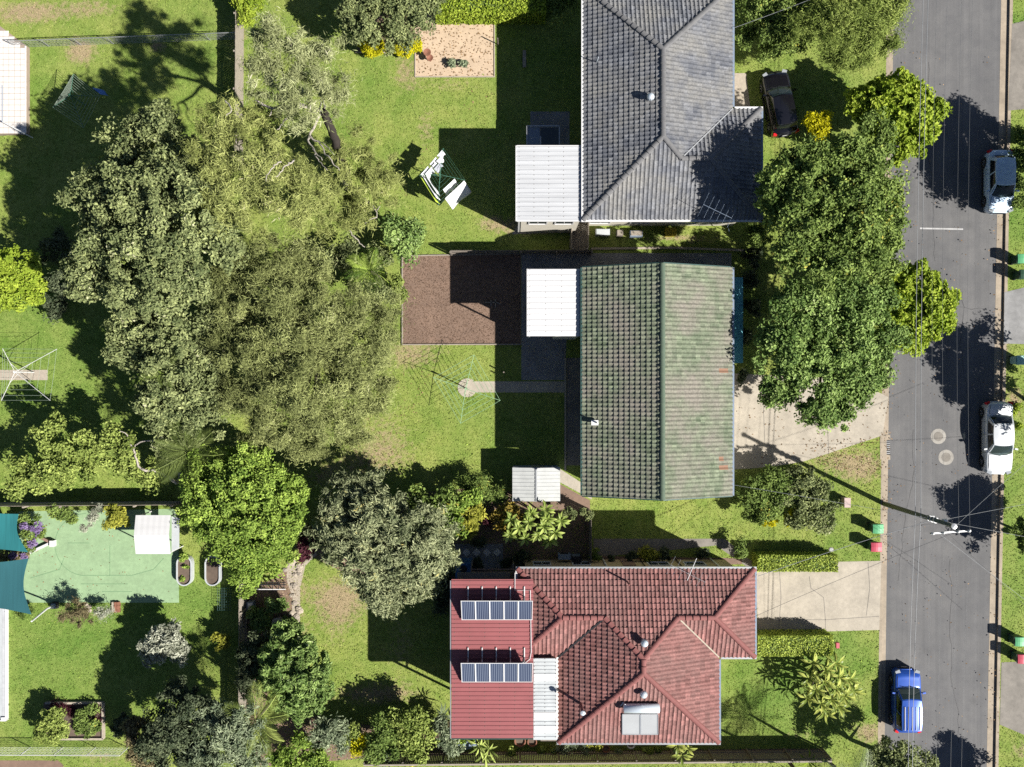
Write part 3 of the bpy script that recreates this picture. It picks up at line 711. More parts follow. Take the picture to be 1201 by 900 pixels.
# ---- green-roofed house
E = 5.05; xl, xr = 4.18, 13.06; yb, yt = -6.65, 6.88; mx = (xl + xr) / 2; hw = (xr - xl) / 2; hr = E + hw * PITCH
g = thing('green_roof_house', 'house with faded green gable tile roof and white awning', 'house', (8.6, 0, 0))
walls(g, [(xl + .5, yb + .35), (xr - .5, yb + .35), (xr - .5, yt - .35), (xl + .5, yt - .35)], E - .12, M['cream'])
MB().prism([(xl + .05, yb + .02), (xr - .05, yb + .02), (xr - .05, yt - .02), (xl + .05, yt - .02)], E - .16, E - .10).build('soffit', M['soffit'], g)
for y in (yb + .33, yt - .33):
    MB().add([(xl + .5, y, E - .1), (xr - .5, y, E - .1), (mx, y, hr - .25)], [(0, 1, 2)]).build('gable', M['cream'], g)
u, v = slope_axes('-x'); tiles(g, [[(xl, yb, E), (xl, yt, E), (mx, yt, hr), (mx, yb, hr)]], u, v, (xl, yb, E), M['greentile'], tw=.26, ct=.325, amp=.060, lip=.055, seed=11)
u, v = slope_axes('+x'); tiles(g, [[(xr, yb, E), (xr, yt, E), (mx, yt, hr), (mx, yb, hr)]], u, v, (xr, yb, E), M['greentile'], tw=.26, ct=.325, amp=.060, lip=.055, seed=13, accents=[(P(a_, b_, 5.3).x, P(a_, b_, 5.3).y) for a_, b_ in ((848, 437), (847.5, 540), (848, 549))])
ridge(g, (mx, yb, hr), (mx, yt, hr), M['greencap'])
for y in (yb - .03, yt + .03):
    for x in (xl, xr): MB().bar((x, y, E - .03), (mx, y, hr - .03), .07, .18).build('barge_board', M['darkgreen'], g)
gutter(g, [((xl - .05, yb), (xl - .05, yt))], E, M['darkgreen']); gutter(g, [((xr + .06, yb), (xr + .06, yt))], E, M['bluegrey'])
for x in (6.2, 9.0, 11.5): window(g, (x, yb + .35, 3.9), 1.3, 1.1, '-y'); window(g, (x, yt - .35, 3.9), 1.3, 1.1, '+y')
for y in (-5, -2.5, 1, 4.5): window(g, (xl + .5, y, 3.9), 1.5, 1.1, '-x')
for y in (-4.8, -1.2, 2.5, 5.2): window(g, (xr - .5, y, 3.9), 1.7, 1.2, '+x')
door(g, (xr - .5, 0.6, 0), .9, 2.1, '+x'); door(g, (xl + .5, -.7, 0), .9, 2.1, '-x')
x0, x1, y0, y1, zz = PX(619, 4.85), PX(680, 4.85), PY(394.5, 4.85), PY(315.5, 4.85), 4.85
ribbed('awning', x0, x1, y0, y1, zz, M['brightmetal'], g, .34)
MB().bar((x0 - .03, y0, zz - .05), (x0 - .03, y1, zz - .05), .06, .12).build('awning_trim', M['whitesteel'], g)
MB().bar((x1 + .06, y0, zz - .04), (x1 + .06, y1, zz - .04), .10, .12).build('awning_trim', M['darkgreen'], g)
for y in (y0 + .15, y1 - .15): MB().bar((x0 + .15, y, 0), (x0 + .15, y, zz - .05), .09, .09).build('post', M['whitesteel'], g)
xq = PX(648); MB().box(((xq + x1) / 2, (y0 + y1) / 2 - .02, 2.33), (x1 - xq, y1 - y0 - .12, 4.8)).build('enclosed_deck', M['cream'], g)
for y in (y0 + 1.1, y1 - 1.1): window(g, (xq, y, 3.7), 1.2, 1.2, '-x')
MB().box(((x0 + xq) / 2, (y0 + y1) / 2, 2.4), (xq - x0 - .2, y1 - y0 - .3, .14)).build('deck', M['timber'], g)
xa, xb, ya, yc = PX(858.5, 3.2) + .12, PX(871.5, 3.2), PY(426, 3.2), PY(325.5, 3.2)
xa = xr - .45
mb = MB().add([(xa, ya, 3.5), (xb, ya, 3.2), (xb, yc, 3.2), (xa, yc, 3.5), (xa, ya, 3.46), (xb, ya, 3.16), (xb, yc, 3.16), (xa, yc, 3.46)], [(0, 1, 2, 3), (7, 6, 5, 4), (0, 4, 5, 1), (1, 5, 6, 2), (2, 6, 7, 3), (3, 7, 4, 0)])
mb.build('porch_awning', M['teal'], g)
for y in (ya + .1, yc - .1): MB().bar((xb - .08, y, 0), (xb - .08, y, 3.15), .08, .08).build('post', M['whitesteel'], g)
pb = P(700, 496, 5.6); MB().box((pb.x - .12, pb.y, 5.62), (.42, .30, .05)).build('flashing', M['whitesteel'], g)
MB().tube([(pb.x, pb.y, 5.5), (pb.x, pb.y, 6.15), (pb.x - .08, pb.y + .03, 6.2)], .05, 8).build('vent_pipe', M['whitesteel'], g)

# ---- red-roofed house
E = 5.15; hwz = E + 2.615 * PITCH; hA = E + 4.75 * PITCH
L_, Rr_, T_, Bm, Bt = .33, 14.38, -10.97, -16.20, -21.27; A0, A1 = 2.754, 12.255; ry = -13.585; r0, r1 = 2.945, 11.765; J1, J2 = 5.369, 9.64; ay0, ay1 = -15.72, -16.52; am = 7.505
g = thing('red_roof_house', 'house with red hipped tile roof, solar panels and flat red metal roof', 'house', (7, -16, 0))
walls(g, [(L_ + .5, T_ - .5), (Rr_ - .5, T_ - .5), (Rr_ - .5, Bm + .5), (A1 - .5, Bm + .5), (A1 - .5, Bt + .5), (A0 + .5, Bt + .5), (A0 + .5, Bm + .5), (L_ + .5, Bm + .5)], E - .12, M['beige'])
MB().prism([(L_ + .05, T_ - .05), (Rr_ - .05, T_ - .05), (Rr_ - .05, Bm + .05), (A1 - .05, Bm + .05), (A1 - .05, Bt + .05), (A0 + .05, Bt + .05), (A0 + .05, Bm + .05), (L_ + .05, Bm + .05)], E - .16, E - .10).build('soffit', M['soffit'], g)
kw = dict(tw=.245, ct=.34, amp=.046, lip=.048)
u, v = slope_axes('+y'); tiles(g, [[(L_, T_, E), (J1, T_, E), (J1, ry, hwz), (r0, ry, hwz)], [(J1, T_, E), (J2, T_, E), (J2, ry, hwz), (am, ay0, hA), (J1, ry, hwz)], [(J2, T_, E), (Rr_, T_, E), (r1, ry, hwz), (J2, ry, hwz)]], u, v, (L_, T_, E), M['redtile'], seed=21, **kw)
u, v = slope_axes('-x'); tiles(g, [[(L_, T_, E), (L_, Bm, E), (r0, ry, hwz)]], u, v, (L_, Bt, E), M['redtile'], seed=22, **kw)
tiles(g, [[(A0, Bm, E), (J1, ry, hwz), (am, ay0, hA), (am, ay1, hA), (A0, Bt, E)]], u, v, (A0, Bt, E), M['redtile'], seed=23, **kw)
u, v = slope_axes('+x'); tiles(g, [[(Rr_, T_, E), (Rr_, Bm, E), (r1, ry, hwz)]], u, v, (Rr_, Bt, E), M['redtile'], seed=24, **kw)
tiles(g, [[(A1, Bm, E), (J2, ry, hwz), (am, ay0, hA), (am, ay1, hA), (A1, Bt, E)]], u, v, (A1, Bt, E), M['redtile'], seed=25, **kw)
u, v = slope_axes('-y'); tiles(g, [[(A1, Bm, E), (Rr_, Bm, E), (r1, ry, hwz), (J2, ry, hwz)], [(L_, Bm, E), (A0, Bm, E), (J1, ry, hwz), (r0, ry, hwz)]], u, v, (L_, Bm, E), M['redtile'], seed=26, **kw)
tiles(g, [[(A0, Bt, E), (A1, Bt, E), (am, ay1, hA)]], u, v, (L_, Bt, E), M['redtile'], seed=27, **kw)
for a, b in (((L_, T_, E), (r0, ry, hwz)), ((L_, Bm, E), (r0, ry, hwz)), ((r0, ry, hwz), (J1, ry, hwz)), ((J1, ry, hwz), (am, ay0, hA)), ((am, ay0, hA), (am, ay1, hA)), ((J2, ry, hwz), (am, ay0, hA)), ((J2, ry, hwz), (r1, ry, hwz)), ((Rr_, T_, E), (r1, ry, hwz)), ((Rr_, Bm, E), (r1, ry, hwz)), ((A0, Bt, E), (am, ay1, hA)), ((A1, Bt, E), (am, ay1, hA))):
    ridge(g, a, b, M['redcap'], .40)
for a, b in (((A0, Bm, E + .09), (J1, ry, hwz + .09)), ((A1, Bm, E + .09), (J2, ry, hwz + .09))): MB().bar(a, b, .08 if a[0] > 5 else .11, .03).build('valley', M['stone'] if a[0] > 5 else M['black'], g)
gutter(g, [((L_ - .1, T_ + .06), (Rr_ + .1, T_ + .06)), ((A0 - .1, Bt - .06), (A1 + .1, Bt - .06)), ((A1 + .12, Bm - .06), (Rr_ + .1, Bm - .06))], E, M['steel'], .12)
gutter(g, [((Rr_ + .06, T_), (Rr_ + .06, Bm)), ((A1 + .06, Bt), (A1 + .06, Bm - .13))], E, M['bluegrey'], .11)
gutter(g, [((A0 - .06, Bt), (A0 - .06, Bm)), ((L_ - .06, T_ - .01), (L_ - .06, T_ - .75))], E, M['whitesteel'], .12)
for x in (9.3, 11.6): window(g, (x, T_ - .5, 1.4), 1.3, 1.0, '+y', hood=False)
window(g, (1.9, T_ - .5, 1.3), 1.1, 1.0, '+y'); window(g, (4.4, T_ - .5, 1.3), 1.1, 1.0, '+y')
for x in (3.0, 6.5, 10.2, 12.6): window(g, (x, T_ - .5, 3.9), 1.4, 1.1, '+y')
for y in (-12.6, -14.8): window(g, (Rr_ - .5, y, 3.9), 1.4, 1.1, '+x')
for y in (-17.8, -20): window(g, (A1 - .5, y, 3.9), 1.5, 1.2, '+x')
door(g, (A1 - .5, -18.9, 0), .9, 2.1, '+x'); door(g, (7.4, T_ - .5, 0), .8, 2.0, '+y')
for x in (5.9, 12.9): MB().tube([(x, T_ + .02, 5.05), (x, T_ - .40, 4.75), (x, T_ - .42, .1)], .05, 8).build('downpipe', M['frame'], g)
for x in (8.3, 10.6): MB().tube([(x, T_ - .42, 4.7), (x, T_ - .42, .1)], .035, 6).build('conduit', M['black'], g)
ac = MB().box((3.35, T_ - .12, .75), (.8, .35, .62)).build('air_conditioner', M['bluegrey'], g); MB().box((3.35, T_ + .058, .75), (.5, .012, .5)).build('fan_grille', M['black'], ac)
# flat red metal roof over the deck, solar panels
x0, x1, y0, y1, zz = PX(529.5, 5.65), PX(625.5, 5.65), PY(866, 5.65), PY(681, 5.65), 5.65
ribbed('flat_roof', x0, x1, y0, y1, zz, M['redmetal'], g, .25, .03)
MB().bar((x0 - .05, y0, zz - .03), (x0 - .05, y1, zz - .03), .055, .13).build('flat_roof_gutter', M['steel'], g)
MB().bar((x0, y0 - .04, zz - .05), (x1, y0 - .04, zz - .05), .06, .13).build('flat_roof_trim', M['darkgreen'], g)
MB().bar((x0, y1 + .04, zz - .05), (x1, y1 + .04, zz - .05), .06, .13).build('flat_roof_trim', M['redmetal'], g)
xq = PX(572); MB().box(((xq + A0 - .2) / 2, (y0 + .05 + Bm) / 2, 2.7), (A0 - .2 - xq, Bm - y0 - .05, 5.5)).build('enclosed_deck', M['beige'], g)
for y in (y0 + 1.2, y0 + 3.2): window(g, (xq, y, 3.8), 1.3, 1.2, '-x')
MB().box(((x0 + L_) / 2 - .15, (Bm + y1) / 2, 2.6), (L_ - x0 - .6, y1 - Bm - .4, .18)).build('deck', M['timber'], g)
for y in (y0 + .5, (y0 + y1) / 2, y1 - .5): MB().bar((x0 + .4, y, 0), (x0 + .4, y, zz - .06), .12, .12).build('post', M['timber'], g)
MB().bar((x0 + .36, y0 + .5, 3.6), (x0 + .36, y1 - .5, 3.6), .06, .10).build('rail', M['timber'], g)
xs0, xs1 = x1 + .01, A0 - .14; ys0, ys1 = PY(868, 5.55), PY(772, 5.55)
ribbed('clear_roof', xs0, xs1, ys0, ys1, 5.55, M['clearroof'], g, .22, .03)
for y in (PY(795, 5.6), PY(840, 5.6), PY(856, 5.6)): MB().box(((xs0 + xs1) / 2, y, 5.585), (xs1 - xs0 - .02, .42, .012)).build('translucent_sheet', M['white'], g)
for row in ((705, 727), (778, 800)):
    tilt = 0.98
    yl = PY(row[1], zz + .15); yh = PY(row[0], zz + tilt)
    px0, px1 = PX(541, zz + .6), PX(624.5, zz + .6); w = (px1 - px0) / 5
    A = Vector((0, yl, zz + .12)); B = Vector((0, yh, zz + tilt))
    for k in range(5):
        cx = px0 + w * (k + .5); X = Vector((cx, 0, 0))
        d = (B - A).normalized(); nn = Vector((0, -d.z, d.y))
        if nn.z < 0: nn = -nn
        hwid = w / 2 - .015
        p = MB().add([X + A - Vector((hwid, 0, 0)), X + A + Vector((hwid, 0, 0)), X + B + Vector((hwid, 0, 0)), X + B - Vector((hwid, 0, 0))], [(0, 1, 2, 3)])
        p.add([Vector(q) - nn * .035 for q in p.v[:4]], [(3, 2, 1, 0)]); p.f += [(0, 4, 5, 1), (1, 5, 6, 2), (2, 6, 7, 3), (3, 7, 4, 0)]
        pn = p.build('solar_panel', M['pv'], g)
        fr = MB()
        for sx in (-1, 1): fr.bar(X + A + Vector((sx * hwid, 0, 0)) + nn * .006, X + B + Vector((sx * hwid, 0, 0)) + nn * .006, .03, .045)
        for q in (A, B): fr.bar(X + q - Vector((hwid + .024, 0, 0)) + nn * .008, X + q + Vector((hwid + .024, 0, 0)) + nn * .008, .03, .045)
        fr.build('panel_frame', M['frame'], pn)
    for k in range(5):
        cx = px0 + w * (k + .45); top = Vector((cx, B.y - .03, B.z - .13)); foot = Vector((cx, B.y + .04, zz + .05))
        MB().bar(foot, top, .06, .05).build('support_leg', M['steel'], g)
        MB().bar(Vector((cx, A.y + .05, zz + .08)), Vector((cx, B.y + .62, zz + .06)), .06, .04).build('support_rail', M['whitesteel'], g)
zc = zz + .06
MB().tube([P(604, 672, zc), P(604, 692.5, zc), P(622, 692.5, zc), P(623, 765, zc), P(621.5, 773, zc), P(617, 777, zc), P(612, 777, zc)], .022, 6).build('cable_conduit', M['whitesteel'], g)
# whirlybirds, flue, solar water heater, antenna
for px, py in ((755.5, 754), (755, 815)):
    q = P(px, py, 7.0); zr = E + PITCH * min(abs(q.y - T_), abs(q.y - Bt)); vent(g, (q.x, q.y, zr + .18))
q = P(681, 825, 6.4); zr = E + PITCH * (q.x - A0); q = P(681, 825, zr)
MB().tube([(q.x, q.y, zr - .1), (q.x, q.y, zr + 1.5)], .085, 10).build('flue', M['redcap'], g); MB().lathe((q.x, q.y, zr + 1.5), [(.10, -.02), (.15, .02), (.13, .10), (.02, .14)], 12).build('flue_cap', M['tin'], g)
u, v = slope_axes('-y'); vV = Vector(v); nV = Vector((0, -SP, CP))
def onB(px, py, off=0.0):
    z = 6.0
    for _ in range(6): q = P(px, py, z); z = E + PITCH * (q.y - Bt) + off
    return Vector((q.x, q.y, z))
for k, (pa, pb_) in enumerate(((730, 750.5), (751.5, 771.5))):
    c1, c2, c3, c4_ = onB(pa, 861.5, .12), onB(pb_, 861.5, .12), onB(pb_, 838, .12), onB(pa, 838, .12)
    mb = MB().add([c1, c2, c3, c4_], [(0, 1, 2, 3)]); mb.add([q - nV * .09 for q in (c1, c2, c3, c4_)], [(3, 2, 1, 0)]); mb.f += [(0, 4, 5, 1), (1, 5, 6, 2), (2, 6, 7, 3), (3, 7, 4, 0)]
    hp = mb.build('solar_collector', M['greymetal'], g)
    fr = MB()
    for a, b in ((c1, c2), (c2, c3), (c3, c4_), (c4_, c1)): fr.bar(a + nV * .004, b + nV * .004, .05, .03)
    fr.build('collector_frame', M['steel'], hp)
ta, tb = onB(731, 831, .36), onB(773.5, 831, .36)
MB().tube([ta, ta + (tb - ta) * .015, tb - (tb - ta) * .015, tb], [.20, .27, .27, .20], 18).build('water_tank', M['tin'], g, True)
MB().tube([ta + Vector((.1, .25, .1)), onB(731, 824, .1), onB(728, 828, .1)], .03, 6).build('tank_pipe', M['tin'], g)
b0 = P(806, 683, 5.9); z0 = E + PITCH * (T_ - b0.y)
tp = P(815, 660, 7.6)
an0 = (P(804, 676, 5.4).x, P(804, 676, 5.4).y, 5.35)
an0 = (P(812, 672, 5.3).x, P(812, 672, 5.3).y - .1, 5.3)
top = (an0[0], an0[1], 7.2)
MB_A = P(787, 663, 7.1); MB_B = P(827, 683, 7.1)
antenna(g, an0, top, [MB_A, MB_B], [1.15, 1.1, 1.05, 1.0, .95, .9, .85], M['steel'])
antenna_b = MB().tube([P(817, 655, 7.3), P(806, 681, 7.3)], .018, 6).build('antenna_arm', M['whitesteel'], g)
q = P(736, 683, 5.7); zq = E + PITCH * (T_ - q.y)
MB().tube([(q.x, q.y, zq - .1), (q.x, q.y, zq + 1.0)], .05, 7).build('vent_pipe', M['redcap'], g)
# ------------------------------------------------------------------ smaller buildings
c = P(629, 570); sx0, sx1 = PX(601, 2.05), PX(657, 2.05); sy0, sy1 = PY(588, 2.05), PY(548.5, 2.05); smx = (sx0 + sx1) / 2
t = thing('garden_shed', 'white metal garden shed with low gable roof beside the green roof house', 'shed', (smx, (sy0 + sy1) / 2, 0))
MB().prism([(sx0 + .06, sy0 + .06), (sx1 - .06, sy0 + .06), (sx1 - .06, sy1 - .06), (sx0 + .06, sy1 - .06)], 0, 2.0).build('wall', M['bluegrey'], t)
for s, (a, b) in ((1, (sx0, smx)), (-1, (smx, sx1))):
    n = 9; mb = MB(); G = []
    for k in range(n):
        ya, yb_ = sy0 + (sy1 - sy0) * k / n, sy0 + (sy1 - sy0) * (k + 1) / n
        za, zb = (2.03, 2.22) if s == 1 else (2.22, 2.03)
        for y, h in ((ya, 0), (ya + (yb_ - ya) * .72, 0), (ya + (yb_ - ya) * .8, .025), (yb_ - (yb_ - ya) * .04, .025)): G.append([(a, y, za + h), (b, y, zb + h)])
    mb.grid([r[::-1] for r in G]).build('roof_sheet', M['shedmetal'], t)
MB().bar((smx, sy0, 2.26), (smx, sy1, 2.26), .10, .03).build('ridge_cap', M['greymetal'], t)
MB().bar((sx0 + .02, sy1 + .01, 2.0), (sx1 - .02, sy1 + .01, 2.0), .03, .10).build('fascia', M['steel'], t)
MB().box((smx + .1, sy1 - .04, .95), (.8, .05, 1.8)).build('door', M['steel'], t)
# white canopy on the court
x0, x1, y0, y1 = PX(159, 2.3), PX(200, 2.3), PY(650, 2.3), PY(604.5, 2.3); ym_ = (y0 + y1) / 2
t = thing('shade_canopy', 'white gable canopy at the end of the green court', 'canopy', ((x0 + x1) / 2, ym_, 0))
for a, b, za, zb in ((y0, ym_, 2.28, 2.55), (ym_, y1, 2.55, 2.28)):
    G = []
    for k in range(13):
        x = x0 + (x1 - x0) * k / 12; G.append([(x, a, za + .005 * (k % 2)), (x, b, zb + .005 * (k % 2))])
    MB().grid(G[::-1]).build('roof_panel', M['brightmetal'], t)
MB().prism([(x1 + .02, y0 + .15), (PX(210, 2.2), y0 + .35), (PX(210, 2.2), y1 - .2), (x1 + .02, y1 - .1)], 2.15, 2.17).build('side_panel', M['clearroof'], t)
for x in (x0 + .08, x1 - .08):
    for y in (y0 + .08, y1 - .08): MB().bar((x, y, 0), (x, y, 2.27), .06, .06).build('post', M['whitesteel'], t)
# tiled patio with glass pool fence at the edge of the neighbouring lot
xa, xb_ = PX(-25, .4), PX(31, .4); ya, yb_ = PY(158, .4), PY(30, .4); yc = PY(54, .4)
t = thing('tiled_patio', 'raised cream tiled patio with blue topped post beside the top wire fence', 'patio', ((xa + xb_) / 2, (ya + yb_) / 2, 0))
poly = [(xa, ya), (xb_, ya + .1), (xb_, yc), (PX(0, .4), yb_ - .05), (xa, yb_ + 1)]
MB().prism(poly, 0, .385).build('base', M['grout'], t)
EXCL.append(np.array(poly))
mb = MB(); st = .37
for i in range(10):
    for j in range(20):
        x, y = xb_ - .22 - i * st, ya + .25 + j * st
        if y + .17 < yc + (xb_ - x) * .75 and y < yb_: mb.box((x, y, .385), (.345, .345, .03))
props(mb.build('paving_tile', M['paver'], t), kind='stuff')
MB().bar((xb_ - .06, ya + .1, .385), (xb_ - .06, yc, .385), .10, .05).build('coping', M['paver'], t)
p = P(3, 50, .4); MB().tube([(p.x, p.y, .38), (p.x, p.y, 1.5)], .05, 8).build('post', M['whitesteel'], t)
MB().lathe((p.x, p.y, 1.5), [(.16, -.04), (.17, .02), (.10, .10)], 12).build('post_cap', M['teal'], t)
a, b = P(3, 143, 1.3), P(29, 157, 1.3); MB().tube([a, b], .045, 6).build('fence_rail', M['whitesteel'], t)
for q in (a, b): MB().tube([(q.x, q.y, .38), q], .04, 6).build('post', M['whitesteel'], t)
q = P(2.5, 100, 1.2); MB().tube([P(2.5, 143, 1.3), P(2.5, 100, 1.3)], .03, 6).build('fence_rail', M['bluegrey'], t)
# low white deck at the edge of the pool garden
x0, x1, y0, y1 = PX(-40, .3), PX(6.5, .3), PY(845, .3), PY(712, .3)
t = thing('pool_deck', 'low white boarded deck edge running along the lawn below the teal sail', 'deck', ((x0 + x1) / 2, (y0 + y1) / 2, 0))
for k in range(14):
    xx = x1 - .13 - .19 * k; MB().box((xx, (y0 + y1) / 2, .27), (.178, y1 - y0 - .1, .06)).build('board', M['clearroof'] if k % 3 else M['whitemetal'], t)
MB().bar((x1, y0, .16), (x1, y1, .16), .07, .33).build('edge_board', M['white'], t); MB().bar((x0, y0 - .02, .16), (x1 + .035, y0 - .02, .16), .07, .33).build('edge_board', M['white'], t)
MB().box((x1 - .1, y0 + .1, .36), (.25, .25, .1)).build('post_base', M['frame'], t)
# shade sails
def sail(name, label, pts, m, sag=0.10, poles=True):
    t = thing(name, label, 'shade sail', (pts[0].x, pts[0].y, 0))
    n = 10; G = []
    a, b, c, d = pts
    for i in range(n + 1):
        u = i / n; row = []
        for j in range(n + 1):
            v = j / n
            p = (a * (1 - u) + b * u) * (1 - v) + (d * (1 - u) + c * u) * v
            cu, cv = 4 * u * (1 - u), 4 * v * (1 - v)
            mid = (a + b + c + d) / 4
            p = p + (mid - p) * (0.16 * cu * abs(2 * v - 1) ** 3 + 0.16 * cv * abs(2 * u - 1) ** 3)
            p.z -= sag * cu * cv
            row.append(p)
        G.append(row)
    MB().grid(G).build('cloth', m, t, True)
    return t
s1 = sail('shade_sail', 'dark teal shade sail fixed to the white pole by the court', [P(-60, 655, 2.8), P(33.5, 655, 2.7), P(37, 721, 3.0), P(-60, 714, 2.8)], M['sail'])
s2 = sail('shade_sail', 'turquoise shade sail beside the purple flowering bush', [P(-60, 590, 2.5), P(22, 603, 2.4), P(33, 648, 2.6), P(-60, 648, 2.6)], M['poolsail'])
t = thing('sail_pole', 'white leaning sail pole in a square black base at the court edge', 'pole', P(65.5, 709.5))
b = P(65.5, 709.5); tp = P(37, 729, 3.0)
MB().tube([b, (b.x - .05, b.y, 1.0), (tp.x, tp.y, 3.0)], [.07, .06, .05], 10).build('shaft', M['whitesteel'], t)
MB().box((b.x, b.y, .16), (.42, .42, .32), taper=.9).build('base', M['black'], t); MB().box((b.x, b.y, .33), (.3, .3, .03)).build('base_lid', M['steel'], t)
# timber border by the pool
t = thing('timber_border', 'white painted timber border at the court corner beside the purple bush', 'garden border', P(62, 635))
for a, b in (((33, 649.5), (62, 636)), ((47, 629), (62, 636))): MB().bar(P(*a) + Vector((0, 0, .12)), P(*b) + Vector((0, 0, .12)), .16, .24).build('board', M['white'] if a[0] == 33 else M['brick'], t)
MB().box(P(62, 637.5, .2), (.26, .4, .4)).build('post', M['white'], t)
# raised garden beds with rounded ends
def trough(px, py, w, l, label):
    c = P(px, py); t = thing('planter', label, 'planter', c, 'white rimmed planters beside the court')
    def oval(w, l, n=10):
        r = w / 2; pts = []
        for s, a0 in ((1, 0), (-1, 180)):
            for k in range(n + 1):
                a = R(a0 + 180 * k / n); pts.append((c.x + r * math.cos(a), c.y + s * 0 + (l / 2 - r) * s + r * math.sin(a)))
        return pts
    o, i = oval(w, l), oval(w - .16, l - .16); n = len(o)
    mb = MB().add([(p[0], p[1], z) for z in (0, .5) for p in o] + [(p[0], p[1], z) for z in (.5, .36) for p in i],
                  [(k, (k + 1) % n, n + (k + 1) % n, n + k) for k in range(n)] + [(n + k, n + (k + 1) % n, 2 * n + (k + 1) % n, 2 * n + k) for k in range(n)] + [(2 * n + k, 2 * n + (k + 1) % n, 3 * n + (k + 1) % n, 3 * n + k) for k in range(n)])
    mb.build('rim', M['clearroof'], t)
    MB().prism(i, .30, .40).build('soil', M['soil'], t)
trough(219, 668, 1.0, 1.95, 'white rimmed oval planter with sparse green seedlings on the court edge')
trough(252, 668, 1.0, 1.95, 'white rimmed oval planter of bare soil next to the wire panel')
# wire garden panel next to it
t = thing('wire_trellis', 'green wire trellis frame lying beside the bare planter', 'trellis', P(263, 705))
mb = MB()
for k in range(7): mb.tube([P(255 + 2.6 * k, 690, .55), P(255 + 2.6 * k, 716, .55)], .012, 4)
for k in range(9): mb.tube([P(255, 690 + 3.25 * k, .56), P(270.6, 690 + 3.25 * k, .56)], .012, 4)
mb.build('wire', M['darkgreen'], t)
for px, py in ((255, 690), (271, 690), (255, 716), (271, 716)): q = P(px, py); MB().tube([q, P(px, py, .57)], .02, 5).build('leg', M['darkgreen'], t)
# square garden bed
t = thing('square_planter', 'rectangular garden bed edged with pale boards near the mesh fence', 'planter', P(88, 845))
for a, b in (((55, 823.5), (122, 823.5)), ((122, 823.5), (122.5, 865.5)), ((122.5, 865.5), (72, 865.5))): MB().bar(P(*a) + Vector((0, 0, .12)), P(*b) + Vector((0, 0, .12)), .13, .24).build('board', M['stone'], t)
MB().prism(pxpoly([(52, 824), (121, 824), (121, 865), (52, 865)]), 0.0, .10).build('soil', M['soil'], t)
# shaded pergola frame behind the charcoal house
t = thing('glass_frame', 'small steel framed glass lean-to in the shade of the charcoal roof house', 'lean-to', P(637, 160))
for a, b in (((618, 148), (656, 148)), ((618, 148), (618, 172)), ((634, 160), (634, 172)), ((618, 172), (656, 172)), ((656, 148), (656, 172))): MB().bar(P(*a, 1.9), P(*b, 1.9), .07, .07).build('frame', M['steel'], t)
MB().prism(pxpoly([(634, 150), (655.5, 150), (655.5, 171), (634, 171)], 1.86), 1.84, 1.86).build('pane', M['glass'], t)
MB().prism(pxpoly([(618.5, 149), (633, 149), (633, 171), (618.5, 171)], 1.86), 1.84, 1.86).build('pane', M['bluegrey'], t)
for px, py in ((618, 148), (656, 148), (618, 172)): q = P(px, py, 1.9); MB().bar((q.x, q.y, 0), (q.x, q.y, 1.87), .06, .06).build('post', M['steel'], t)
sheet('patio', [(622, 131), (668, 131), (668, 175), (622, 175)], 0.006, M['darkconc'])
# plank in the shade
q = P(615, 70); t = MB().box((q.x, q.y, .12), (.22, 1.1, .08)).build('plank', M['palefence']); props(t, 'pale plank lying on the shaded lawn beside the charcoal roof house', 'plank')
# tank and pergola behind the red house
q = P(545, 667); t = thing('water_tank', 'square blue water tank beside the flat red roof', 'tank', q)
MB().box((q.x, q.y, .8), (1.0, 1.4, 1.6)).build('body', M['bluebox'], t); MB().lathe((q.x, q.y + .3, 1.6), [(.25, 0), (.24, .05), (.05, .07)], 14).build('lid', M['black'], t)
t = thing('pergola', 'dark timber slatted pergola in shade beside the flat red roof', 'pergola', P(580, 672))
for px in (553, 569, 585, 602): MB().bar(P(px, 662, 2.3), P(px, 690, 2.3), .07, .12).build('beam', M['timber'], t)
for k in range(9): MB().bar(P(552, 668 + 3 * k, 2.38), P(604, 668 + 3 * k, 2.38), .09, .03).build('slat', M['brick'], t)
for px in (553, 602): q = P(px, 664, 2.3); MB().bar((q.x, q.y, 0), (q.x, q.y, 2.25), .09, .09).build('post', M['timber'], t)

# ------------------------------------------------------------------ fences
def paling_fence(name, label, a, b, h, m, railside=1, gap=0.012, w=0.10, cap=False):
    A, B = P(*a), P(*b); L = (B - A).length; d = (B - A).normalized(); s = Vector((-d.y, d.x, 0)) * railside
    t = thing(name, label, 'fence', A)
    n = int(L / (w + gap)); mb = MB(); r_ = random.Random(len(label))
    for k in range(n):
        p = A + d * ((k + .5) * L / n); hh = h + r_.uniform(-.025, .025)
        mb.bar(p - d * w / 2 + Vector((0, 0, hh / 2)), p + d * w / 2 + Vector((0, 0, hh / 2)), .018 + r_.uniform(0, .006), hh)
    props(mb.build('paling', m, t), kind='stuff')
    for z in (.35, h - .35): MB().bar(A + s * .035 + Vector((0, 0, z)), B + s * .035 + Vector((0, 0, z)), .045, .085).build('rail', m, t)
    k = max(1, round(L / 2.4))
    for i in range(k + 1):
        p = A + d * (L * i / k) + s * .09
        MB().bar(p, p + Vector((0, 0, h - .03)), .10, .10).build('post', m, t)
    if cap: MB().bar(A + Vector((0, 0, h + .02)), B + Vector((0, 0, h + .02)), .10, .04).build('capping', M['palefence'], t)
    return t
paling_fence('timber_fence', 'long grey timber paling fence below the red roof house', (432, 884), (964, 879.5), 1.75, M['timber'], 1, cap=True)
paling_fence('timber_fence', 'weathered paling fence behind the green court and canopy', (-40, 590), (212, 588), 1.75, M['palefence'], -1)
paling_fence('timber_fence', 'weathered paling fence along the back of the mulched tree garden', (290, 628), (289, 880), 1.7, M['palefence'], 1)
